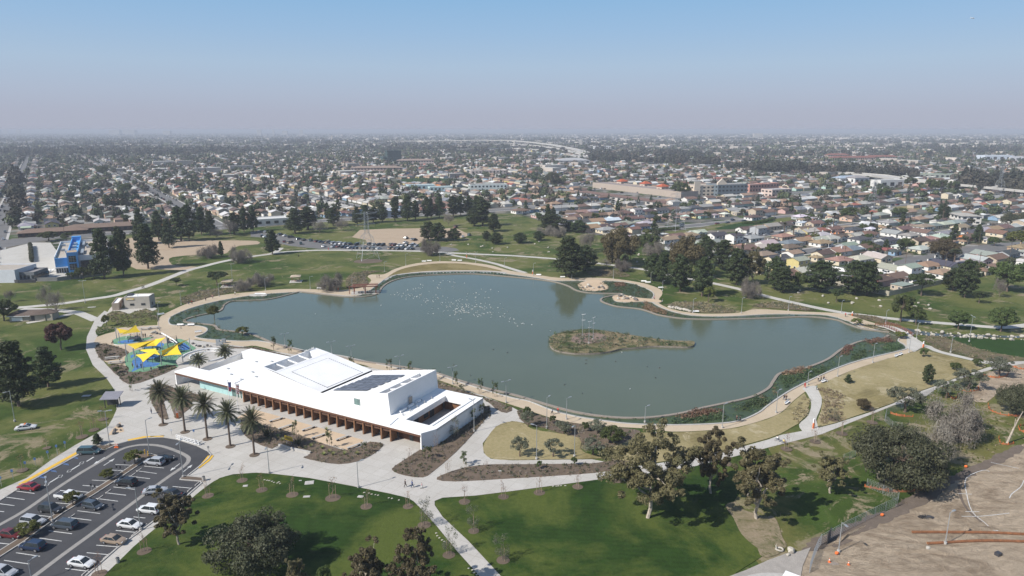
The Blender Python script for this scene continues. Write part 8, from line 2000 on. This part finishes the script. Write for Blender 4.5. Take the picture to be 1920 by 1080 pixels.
 return kit
HK={}
for s_ in('hip','gable','cross','front','two','flat','small'):HK[s_]=[house_kit(s_,k)for k in(1,2)]
HSN={'hip':'hip-roofed','gable':'gabled','cross':'cross-gabled','front':'front-gabled','two':'two-storey','flat':'flat-roofed','small':'small square'}
RCN={'tan':'tan','brown':'brown','dkbrown':'dark brown','grey':'grey','pale':'pale grey','charcoal':'charcoal','red':'red','greenish':'grey-green','white':'white','slate':'slate blue'}
houses=[]
AZH=R(30)
hand=[(1412,412,'hip','dkbrown','white',0),(1530,489,'small','tan','cream',0),(1573,494,'hip','tan','cream',0),(1611,492,'hip','pale','white',0),(1644,489,'front','pale','cream',1),(1495,504,'two','grey','yellow',0),(1432,484,'hip','tan','blue',0),(1502,457,'gable','tan','white',0),(1539,461,'hip','tan','white',0),(1540,446,'hip','pale','white',0),(1572,450,'cross','dkbrown','white',0),(1611,454,'hip','charcoal','white',0),(1648,465,'hip','charcoal','peach',0),(1507,435,'gable','brown','beige',0),(1527,424,'gable','brown','beige',0),(1588,467,'gable','greenish','grey',0),(1468,449,'hip','tan','beige',0),(1421,440,'two','grey','grey',0),(1437,463,'gable','pale','white',0),(1599,436,'hip','charcoal','peach',0),(1505,423,'flat','white','white',0),(1724,473,'hip','pale','cream',0),(1703,518,'two','grey','white',1),(1737,504,'hip','tan','white',0),(1672,512,'front','grey','white',1),(1677,527,'gable','brown','tan',0),(1711,528,'flat','grey','white',0),(1771,504,'front','charcoal','cream',1),(1764,519,'hip','tan','white',0),(1829,494,'front','pale','pink',1),(1848,485,'front','greenish','pink',1),(1888,482,'gable','charcoal','grey',0),(1914,497,'flat','white','white',0),(1846,455,'small','pale','cream',0),(1812,450,'gable','brown','orange',0),(1729,441,'front','brown','white',1),(1799,431,'gable','tan','cream',0),(1870,443,'front','brown','cream',1),(1684,468,'small','white','white',0),(1705,447,'hip','grey','white',0),(1673,443,'front','grey','white',1),(1660,457,'gable','charcoal','grey',0),(1721,457,'gable','dkbrown','beige',0),(1752,462,'cross','dkbrown','beige',0),(1778,443,'hip','slate','cream',0),(1136,436,'hip','grey','cream',0),(1109,428,'gable','white','grey',0),(1252,455,'gable','tan','white',0),(1308,442,'cross','pale','white',0),(1344,447,'gable','charcoal','white',0),(1376,455,'two','charcoal','white',0),(1410,452,'hip','grey','white',0),(1367,492,'gable','pale','white',0),(1065,417,'gable','tan','grey',0),(1172,424,'hip','greenish','mint',0),(1200,430,'gable','dkbrown','blue',0),(962,382,'gable','slate','grey',0),(1040,386,'hip','tan','peach',0),(1912,470,'hip','tan','tan',0),(1455,476,'flat','white','white',0),(1480,470,'hip','brown','cream',0),(1890,418,'hip','grey','white',0),(1770,484,'flat','grey','white',1)]
for x,y,s_,rf_,wc_,sw in hand:
 q=P(x,y);houses.append((q.x,q.y,AZH+(0 if not sw else R(0))+(R(-8)if s_=='front' else 0),s_,rf_,wc_,1.0,True));SPEC.append((q.x,q.y,11))
PW=PARK_W
FREEP=wpts([(-200,472),(0,452),(24,441),(100,436),(235,424),(262,430),(262,450),(215,470),(215,540),(-200,560)])
road_pts=[P(x,y)for x,y in((1560,505),(1600,505),(1660,506.5),(1719,488),(1755,482),(1809,473),(1860,463),(1930,456))]
def near_poly(x,y,pts,d):
 for a,c_ in zip(pts,pts[1:]):
  ax,ay,bx,by=a[0],a[1],c_[0],c_[1];t=max(0,min(1,((x-ax)*(bx-ax)+(y-ay)*(by-ay))/((bx-ax)**2+(by-ay)**2+1e-9)))
  if math.hypot(x-ax-t*(bx-ax),y-ay-t*(by-ay))<d:return True
 return False
fw=[P(x,y)for x,y in((1200,297),(1300,303),(1400,310),(1540,324),(1650,335),(1760,347),(1960,368),(2100,385))]
fw2=[P(x,y)for x,y in((1095,298),(960,284),(850,284),(720,280))]
backroad=[P(50,447),P(640,412),P(1300,371),P(1650,353)]
def blocked(x,y,r_=7):
 if inside((x,y),PW):return True
 if(y<378 and x<-150)or inside((x,y),FREEP):return True
 for sx_,sy_,sr in SPEC:
  if abs(x-sx_)<sr and abs(y-sy_)<sr and math.hypot(x-sx_,y-sy_)<sr:return True
 return near_poly(x,y,road_pts,14)or near_poly(x,y,backroad,16)or near_poly(x,y,fw,34)or near_poly(x,y,fw2,50)
def inview(x,y,m_=40):
 if y<250:return False
 px,py=S((x,y,0));return-m_<px<1920+m_ and 250<py<560
roads=MB();g=np.random.default_rng(2024)
ZONES=[dict(az=R(124),sp=144.0,rows=(11.5,27,43,58),off=-35.6%144,w=(6.2,6.2),cond=lambda x,y:x/y<.02,lot=14.5),dict(az=R(30.5),rows=(11.5,),sp=62.0,off=210%62,w=(6,5),cond=lambda x,y:x/y>=.02,lot=14.2)]
street_cars=[];tree_spots=[];palm_spots=[]
pal_r=list(RC.keys());wr=np.array([.20,.15,.11,.17,.15,.07,.02,.04,.09,.04]);wr/=wr.sum()
pal_w=list(WC.keys());ww=np.array([.26,.19,.15,.07,.05,.05,.04,.08,.05,.01,.05]);ww/=ww.sum()
YMAX=2700
for zn in ZONES:
 a=np.array([math.cos(zn['az']),math.sin(zn['az'])]);nrm=np.array([math.sin(zn['az']),-math.cos(zn['az'])])if zn['az']>1 else np.array([-math.sin(zn['az']),math.cos(zn['az'])])
 for k in range(-60,70):
  u=zn['off']+k*zn['sp'];hw=zn['w'][k%2]
  ts=np.arange(-3000,3600,40.0);run=[]
  for t in ts:
   p=nrm*u+a*t
   ok=inview(p[0],p[1],200)and p[1]<3600 and zn['cond'](p[0],p[1])and not inside(p,PW)and not(p[1]<378 and p[0]<-150)
   if ok:run.append(tuple(p))
   if(not ok or t==ts[-1])and len(run)>1:
    ribbon('x',None,hw*2+3.4,.015,M_KERB,k=1,world_pts=run,build=False,b=roads);ribbon('x',None,hw*2,.04,M_ASPH2,k=1,world_pts=run,build=False,b=roads)
   if not ok:run=[]
  for t in np.arange(-2600,3200,zn['lot']):
   p0=nrm*u+a*t
   if not inview(p0[0],p0[1],60)or p0[1]>YMAX or not zn['cond'](p0[0],p0[1]):continue
   if(int(t)//260)!=(int(t-zn['lot'])//260):continue
   for s in(-1,1):
    for rw in zn['rows']:
     p=p0+nrm*s*(hw+rw+g.uniform(-.1,.1)*(rw-11))+a*g.uniform(-1,1)*(1+(rw>12)*2.5)
     if blocked(p[0],p[1])or(rw>12 and g.random()<.12):continue
     st_=str(g.choice(['hip','gable','cross','front','two','flat'],p=[.34,.26,.18,.12,.05,.05]))
     houses.append((p[0],p[1],zn['az']+(0 if s>0 else math.pi)+(math.pi/2 if st_=='front' else 0)+g.normal()*.02,st_,str(g.choice(pal_r,p=wr)),str(g.choice(pal_w,p=ww)),g.uniform(.9,1.12),False))
    q=p0+nrm*s*(hw+24+g.uniform(-2,2))+a*g.uniform(-5,5)
    if g.random()<(.75 if len(zn['rows'])<2 else.1)and not blocked(q[0],q[1],4):houses.append((q[0],q[1],zn['az'],'small' if g.random()<.7 else 'flat',str(g.choice(pal_r,p=wr)),str(g.choice(pal_w,p=ww)),g.uniform(.8,1.1),False))
    for _ in range(2*len(zn['rows'])):
     if g.random()<.34:
      q=p0+nrm*s*(hw+g.uniform(17,30 if len(zn['rows'])<2 else 66))+a*g.uniform(-8,8)
      if not blocked(q[0],q[1],3):tree_spots.append((q[0],q[1]))
    if g.random()<.28:
     q=p0+nrm*s*(hw+2.5)+a*g.uniform(-8,8)
     if not blocked(q[0],q[1],3):tree_spots.append((q[0],q[1]))
    if g.random()<.5:
     q=p0+nrm*s*(hw-1.3)+a*g.uniform(-3,3)
     if not inside((q[0],q[1]),PW):street_cars.append((q[0],q[1],zn['az']))
ribbon('x',None,14,.07,M_ASPH2,k=4,world_pts=[tuple(q[:2])for q in road_pts],build=False,b=roads)
ribbon('x',None,18,.05,M_KERB,k=1,world_pts=[tuple(q[:2])for q in backroad],build=False,b=roads);ribbon('x',None,14,.08,M_ASPH2,k=1,world_pts=[tuple(q[:2])for q in backroad],build=False,b=roads)
roads.build('streets',kind='structure')
houses.sort(key=lambda h:(not h[7],h[0]**2+h[1]**2))
near_h,far_h=houses[:300],houses[300:]
near_h.sort(key=lambda h:S((h[0],h[1],0))[0])
cnt={}
def zone_name(x,y):
 px,py=S((x,y,0))
 if px<560:return 'beyond the blue building'
 if px<960:return 'beyond the conifer-lined road'
 if px<1340:return 'above the upper lawn'
 if px<1560:return 'right of the second pylon'
 return 'at the right edge'
POOL=[]
def numbered(base):POOL.append(base);return base
def finish_labels(objs):
 tot={};cn={}
 for o in objs:tot[o['label']]=tot.get(o['label'],0)+1
 for o in objs:
  b_=o['label']
  if tot[b_]>1:
   k=cn.get(b_,0);cn[b_]=k+1;o['label']='%s of the %s'%(ORD[min(k,39)],b_.replace(' bungalow',' bungalows').replace(' tree ',' trees ').replace(' parked',' ones parked').replace('garage ','garages ').replace('shed ','sheds ').replace('house ','houses ').replace(' palm ',' palms ').replace(' cypress ',' cypresses '))
near_objs=[]
for x,y,rz,st_,rf_,wc_,sc_,hnd in near_h:
 base='%s-roofed %s-walled %s %s'%(RCN[rf_].replace(' ','-'),wc_,{'two':'two-storey house','small':'small garage','flat':'flat shed','hip':'hipped bungalow','gable':'gabled bungalow','cross':'cross-gabled bungalow','front':'front-gabled bungalow'}[st_],zone_name(x,y))
 lab_=numbered(base)
 rf_c=tuple(min(1,v*random.uniform(.88,1.12))for v in RC[rf_]);wl_c=WC[wc_]
 near_objs.append(spawn(random.choice(HK[st_]),'house' if st_ not in('small','flat')else 'garage',(x,y,.02),rz,sc_,{'wall':wl_c,'roof':rf_c},label=lab_,cat='house' if st_ not in('small','flat')else 'garage',group='houses and garages of the town'))
finish_labels(near_objs)
# the rest of the town in one piece
tmpl={}
for s_,ks in HK.items():
 V,F,C=[],[],[]
 for nm,me,ck,subs in ks[0]:
  if nm in('wall','roof'):
   o_=len(V);V+=[tuple(v.co)for v in me.vertices]
   for p_ in me.polygons:
    vs_=list(p_.vertices)
    for j in range(1,len(vs_)-1):F.append((o_+vs_[0],o_+vs_[j],o_+vs_[j+1]));C.append(0 if nm=='wall' else 1)
 n_=len(V)
 xs_,ys_=max(v[0]for v in V),min(v[1]for v in V)
 tmpl[s_]=(np.array(V),np.array(F),np.array(C))
def stamp(items,name,label,cat):
 Vs,Fs,Cs=[],[],[];off=0
 for V,F,C3,(x,y),rz,sc_ in items:
  c_,s2=math.cos(rz),math.sin(rz);M_=np.array([[c_,s2,0],[-s2,c_,0],[0,0,1]])
  Vs.append((V*sc_)@M_+np.array([x,y,.02]));Fs.append(F+off);Cs.append(C3);off+=len(V)
 me=np_mesh(name,np.concatenate(Vs),np.concatenate(Fs),[M_ATTR],None,np.concatenate(Cs))
 o=bpy.data.objects.new(name,me);COL.objects.link(o);return tag(o,label,cat,None,'stuff')
items=[]
for x,y,rz,st_,rf_,wc_,sc_,hnd in far_h:
 V,F,C=tmpl[st_];cw=np.array(WC[wc_])*g.uniform(.85,1.05);cr_=np.array(RC[rf_])*g.uniform(.85,1.15)
 items.append((V,F,np.where(C[:,None]==1,cr_,cw),(x,y),rz,sc_))
stamp(items,'far_houses','dense carpet of small far houses reaching to the smog','houses')
# larger flat blocks and the plain beyond
bx=MB();bx.box((0,0,.5),(1,1,1),M_ATTR);BV=np.array(bx.v);BF=np.array([(f[0],f[i],f[i+1])for f in bx.f[1:]for i in(1,2)])
items=[]
for _ in range(85):
 y=g.uniform(1000,2700);x=y*g.uniform(-.75,.78)
 if blocked(x,y,20):continue
 L,D,H=g.uniform(18,48),g.uniform(12,24),g.uniform(5,10);c0=np.array([.42,.40,.36])*g.uniform(.5,1.25);c1=np.array([.5,.44,.38])*g.uniform(.6,1.2)
 items.append((BV,BF,np.array([c0]*2+[c1]*8),(x,y),R(30)+(g.random()<.5)*1.57,np.array([L,D,H])))
for _ in range(21000):
 y=2650+(g.random()**1.7)*9500;x=y*g.uniform(-.77,.80)
 if blocked(x,y,20):continue
 big=g.random()<.10;L,D,H=(g.uniform(30,110),g.uniform(20,60),g.uniform(6,14))if big else(g.uniform(9,18),g.uniform(8,14),g.uniform(3.5,6.5))
 c0=np.array([.36,.31,.27])*g.uniform(.45,1.5);c1=np.array([.55,.50,.44])*g.uniform(.6,1.2)
 items.append((BV,BF,np.array([c0]*2+[c1]*8),(x,y),R(30)+(g.random()<.5)*1.57+g.normal()*.1,np.array([L,D,H])))
stamp(items,'plain_buildings','countless tiny buildings of the plain fading into smog','buildings')
# towers on the skyline, faint in the smog
for i,(x,w_,h_,dist)in enumerate([(20,90,95,11000),(35,60,80,11400),(58,60,110,11200),(235,140,70,9500),(262,160,75,9800),(330,90,60,9000),(498,50,75,8800),(524,26,100,9200),(545,60,60,8800),(575,40,70,9200),(1410,70,45,5600),(1086,12,34,3000),(630,10,40,4200)]):
 xx=(x-960)/FPX*dist;b=MB();b.box((0,0,min(h_,74)/2),(w_,w_*.5,min(h_,74)),mat('distant_render',(.45,.42,.38),.8,.1,.02));o=b.build('distant_tower',None,(xx,dist,0));tag(o,'%s of the faint towers on the skyline'%ORD[sorted([20,35,58,235,262,330,498,524,545,575,1410,1086,630]).index(x)],'tower')
 # --- town trees
belts=[((1100,298),(1180,296),16),((1110,303),(1345,312),60),((1350,318),(1440,322),14),((1440,316),(1560,330),36),((1560,328),(1720,334),34),((1800,352),(1935,366),40),((1795,342),(1935,352),30),((1200,292),(1330,300),30),((40,292),(230,290),36),((10,300),(110,300),4),((250,288),(420,286),26),((700,282),(860,285),34),((32,420),(24,322),10),((660,276),(730,274),24),((1395,322),(1470,326),20),((870,290),(960,291),18)]
belt_spots=[]
for(x0,y0),(x1,y1),n_ in belts:
 for k in range(n_):
  t=g.random();q=P(x0+(x1-x0)*t+g.normal()*3,y0+(y1-y0)*t+g.normal()*1.2);belt_spots.append((q.x,q.y))
allt=[(x,y,0)for x,y in tree_spots]+[(x,y,1)for x,y in belt_spots]
allt=[q for q in allt if inview(q[0],q[1],60)and not inside((q[0],q[1]),PW)]
allt.sort(key=lambda q:(q[0]**2+q[1]**2))
n_ind=130
near_objs=[]
near_t=sorted(allt[:n_ind],key=lambda q:S((q[0],q[1],0))[0])
cnt={}
for i,(x,y,bl_)in enumerate(near_t):
 k=random.choice(['town1','town1','town2','town2','town3','town4','town5','fanpalm','cypress'])
 kit,H=TREES[k];s=random.uniform(.55,1.05)*(.8 if k in('town1','town2')else 1)
 base={'town1':'rounded green tree','town2':'rounded dark tree','town3':'pointed dark tree','town4':'yellow-green tree','town5':'leafless brownish tree','fanpalm':'fan palm','cypress':'narrow cypress'}[k]+' '+zone_name(x,y)
 near_objs.append(spawn(kit,kindname(k),(x,y,0),random.uniform(0,6),s,label=base,cat='tree',group='trees among the houses'))
finish_labels(near_objs)
# special clumps: cypresses at the left, the round ficus, triple cypress at right
for i,(x,y,t)in enumerate([(203,393,365),(213,392,362),(223,392,361),(231,393,364),(200,391,372),(238,391,370)]):T('cypress',x,y,t,'%s of the spiky cypress clump over the upper left houses'%ORD[sorted([203,213,223,231,200,238]).index(x)],11)
T('dome1',235,362,343,'dense round tree beside the diagonal street, upper left',26);T('dome1',193,330,309,'big dense tree above the diagonal street, upper left',20);T('dome2',1276,369,342,'big dark ficus left of the cream stepped building',36);T('oak1',1037,348,322,'wide dark tree cluster in the centre distance',28)
for i,(x,y,t)in enumerate([(1762,414,385),(1768,415,383),(1774,415,387)]):T('cypress',x,y,t,'%s of the three fused cypresses before the white apartment block'%['left','middle','right'][i],12)
T('bronze',1768,489,446,'spreading half-bare sycamore at the street corner, right',52);T('dome1',1697,470,445,'dark street tree beside the pale octagonal-roofed house',28);T('pine1',1832,455,420,'tall ragged conifer behind the cream garage, right',20);T('lime',1912,466,432,'golden-green round tree at the right edge',44);T('dome2',1864,461,444,'dark rounded shrub tree at the street bend, right',22);T('dome1',1450,478,455,'pair of dark round trees behind the blue house',30)
T('dome1',1624,469,450,'dark tree between the charcoal roofs, right',24);T('fanpalm',1487,446,424,'fan palm before the brown gabled houses',14);T('fanpalm',1470,440,418,'fan palm left of the tall one',12);T('fanpalm',1562,430,400,'very tall slim palm beside the street',12);T('dome2',1590,412,388,'large dark tree under the third pylon',34);T('dome2',1655,375,352,'dense tree right of the third pylon',26);T('dome1',1686,408,388,'round tree on the dry verge',28);T('oak2',1900,425,398,'wide dark tree right of the white apartments',44)
for i,(x,y,t)in enumerate([(1745,364,334),(1763,362,336),(1785,364,338),(1706,352,332)]):T('dome2',x,y,t,'%s of the tall dark trees in front of the freeway deck'%ORD[sorted([1745,1763,1785,1706]).index(x)],22)
# the rest: one leafy mass
def stamp_trees(spots,name,label,hrange,ntri,seed,belt=False):
 g2=np.random.default_rng(seed);n_=len(spots);A=np.array(spots)
 h=g2.uniform(*hrange,size=n_);w=h*g2.uniform(.45,.62,size=n_)
 kind=g2.integers(0,6,size=n_);kind=np.where(kind==5,2,kind)
 w=np.where(kind==2,w*.55,w);h=np.where(kind==2,h*1.25,h)
 idx=np.repeat(np.arange(n_),ntri);N=len(idx)
 d=g2.normal(size=(N,3));d/=np.linalg.norm(d,axis=1)[:,None]
 tz=d[:,2]
 r_=g2.uniform(.55,1.0,size=N);ww_=w[idx]*np.where(kind[idx]==2,np.clip(.95-tz,.1,1.6)*.75,1)
 lump=1+.25*np.sin(d[:,0]*5+idx)*np.cos(d[:,1]*6+idx*1.7)
 p=np.stack([A[idx,0]+d[:,0]*ww_*r_*lump,A[idx,1]+d[:,1]*ww_*r_*lump,h[idx]*(.56+.44*tz*r_*lump)],axis=1)
 nrm=d+g2.normal(size=(N,3))*.45+np.array([0,0,.2]);u=np.cross(nrm,g2.normal(size=(N,3)));u/=np.linalg.norm(u,axis=1)[:,None];v=np.cross(nrm,u);v/=np.linalg.norm(v,axis=1)[:,None]
 s=(w[idx]*(3.2/math.sqrt(ntri))*g2.uniform(.6,1.3,size=N))[:,None]
 tri=np.stack([p+u*s,p-u*s*.6+v*s*.8,p-u*s*.6-v*s*.8],axis=1).reshape(-1,3)
 tint=g2.uniform(.75,1.25,size=(n_,1));pal=np.array([(.035,.050,.018),(.045,.060,.022),(.024,.038,.016),(.075,.085,.032),(.085,.070,.055)])*1.25
 if belt:pal=np.array([(.030,.034,.018),(.036,.036,.02),(.026,.032,.016),(.044,.04,.024),(.05,.042,.028)])
 c=(pal[kind]*tint)[idx]*g2.uniform(.65,1.35,size=(N,1))
 o=bpy.data.objects.new(name,np_mesh(name,tri,np.arange(len(tri)).reshape(-1,3),[M_ATTR],None,c));COL.objects.link(o);return tag(o,label,'trees',None,'stuff')
rest=allt[n_ind:]
t0=[(x,y)for x,y,bl_ in rest if not bl_ and y<1500];t1=[(x,y)for x,y,bl_ in rest if not bl_ and y>=1500];t2=[(x,y)for x,y,bl_ in rest if bl_]
if t0:stamp_trees(t0,'town_trees','trees scattered between the farther houses',(4,10),110,1)
if t1:stamp_trees(t1,'town_trees','tiny trees between the distant houses',(5,11),40,2)
if t2:stamp_trees(t2,'tree_belt','dark belts of tall trees along freeway and streets',(13,22),260,3,True)
t3=[]
while len(t3)<12500:
 y=2600+(g.random()**1.6)*9000;x=y*g.uniform(-.78,.82);t3.append((x,y))
stamp_trees(t3,'plain_trees','tree specks over the far plain',(8,17),14,4)
t4=[]
while len(t4)<1900:
 y=g.uniform(1900,5200);x=y*g.uniform(-.78,.82)
 if math.sin(x*.004+y*.003)+math.sin(x*.0021-y*.0043+1.3)+g.normal()*.6>.5 and not blocked(x,y,10):t4.append((x,y))
stamp_trees(t4,'skyline_trees','taller tree clumps breaking the line of the far plain',(11,22),44,7,True)
# cars in the streets: the nearest as cars of their own, the rest together
street_cars=[c_ for c_ in street_cars if inview(c_[0],c_[1],20)]
street_cars.sort(key=lambda c_:c_[0]**2+c_[1]**2);near_objs=[]
nearc=sorted(street_cars[:110],key=lambda c_:S((c_[0],c_[1],0))[0])
for x,y,az in nearc:
 col=random.choice(cl_);kd=random.choice(['sedan','suv','hatch','minivan']);base='%s %s parked %s'%(CN[col],{'sedan':'sedan','suv':'wagon','hatch':'hatchback','minivan':'van'}[kd],zone_name(x,y));near_objs.append(spawn(CK[kd][1],'parked_car',(x,y,.045),az+(math.pi if random.random()<.5 else 0),1,{'paint':CC[col]},label=base,cat='car',group='cars parked in the town streets'))
finish_labels(near_objs)
CV2=np.concatenate([BV*[4.5,1.8,.8]+[0,0,.3],BV*[2.4,1.5,.5]+[-.2,0,1.1]]);CF2=np.concatenate([BF,BF+len(BV)])
items=[]
for x,y,az in street_cars[110:]:
 if y>2000:continue
 c0=np.array(CC[random.choice(cl_)]);items.append((CV2,CF2,np.concatenate([np.repeat(c0[None],len(BF),0),np.repeat(c0[None]*.35,len(BF),0)]),(x,y),az,1.0))
stamp(items,'street_traffic','parked cars dotted along the farther streets','cars')
# wooden utility poles in the streets
ub=MB();ub.tube([(0,0,0),(0,0,11)],[.16,.1],M_BARK,6);upm=ub.mesh('pole');ub=MB();ub.box((0,0,10.2),(2.4,.14,.14),M_BARK);ub.box((0,0,9.3),(1.9,.12,.12),M_BARK);uca=ub.mesh('cross_arm')
for i,(x,y)in enumerate(sorted([(1661,499),(1697,498),(1771,510),(1834,509),(1893,484),(1582,496),(1550,440),(1525,458),(1451,415),(1416,445),(1835,461),(1708,425),(1701,448),(1188,420),(1146,400),(1053,402),(1030,398),(122,447),(1500,412),(1640,450),(1713,423),(1886,452),(1244,462)])):
 spawn([('pole',upm,None,[]),('cross_arm',uca,None,[])],'utility_pole',P(x,y,0),.5,1,label='%s of the utility poles between the bungalows'%(ORD[i]),cat='utility pole',group='utility poles')
 # a tiny airliner high on the right
ap=Vector(((1772-960)/FPX*3800,3800,CAMH+3800*math.tan(math.atan((540-34)/FPX)-TILT)))
r=empty('airplane',ap,R(15),label='tiny white airplane in the sky at the upper right',cat='airplane')
b=MB();b.tube([(-13,0,0),(-9,0,0),(10,0,0),(14,0,-.4)],[.6,1.9,1.9,.3],M_WHITE,8);b.build('fuselage',r)
for s in(-1,1):
 b=MB();b.add([(3,s*1.5,-.5),(-3,s*1.5,-.5),(-6,s*14,.4),(-4,s*14,.4),(3,s*1.5,-.1),(-3,s*1.5,-.1),(-6,s*14,.6),(-4,s*14,.6)],[(0,1,2,3),(7,6,5,4),(0,3,7,4),(1,5,6,2),(3,2,6,7)],M_WHITE);b.build('wing',r)
b=MB();b.add([(-9,-.15,1),(-13,-.15,1),(-14,-.15,6),(-12,-.15,6),(-9,.15,1),(-13,.15,1),(-14,.15,6),(-12,.15,6)],[(0,1,2,3),(7,6,5,4),(0,3,7,4),(1,5,6,2),(3,2,6,7)],M_WHITE);b.build('tail_fin',r)
# --- smog
HZ=31000.0
b=MB();b.add([(-HZ,-1500,-2),(HZ,-1500,-2),(HZ,HZ,-2),(-HZ,HZ,-2),(-HZ,-1500,79),(HZ,-1500,79),(HZ,HZ,79),(-HZ,HZ,79)],[(3,2,1,0),(4,5,6,7),(0,1,5,4),(1,2,6,5),(2,3,7,6),(3,0,4,7)],M_WHITE)
b.mats=[];hz_o=b.build('haze',kind='stuff')
hm=bpy.data.materials.new('smog_air');hm.use_nodes=True;hn,hl=hm.node_tree.nodes,hm.node_tree.links;hn.clear()
ho=hn.new('ShaderNodeOutputMaterial');pv=hn.new('ShaderNodeVolumePrincipled')
pv.inputs['Color'].default_value=(.64,.68,.76,1);pv.inputs['Density'].default_value=0.00018;pv.inputs['Anisotropy'].default_value=0.0
hl.new(pv.outputs[0],ho.inputs['Volume']);hz_o.data.materials.append(hm)
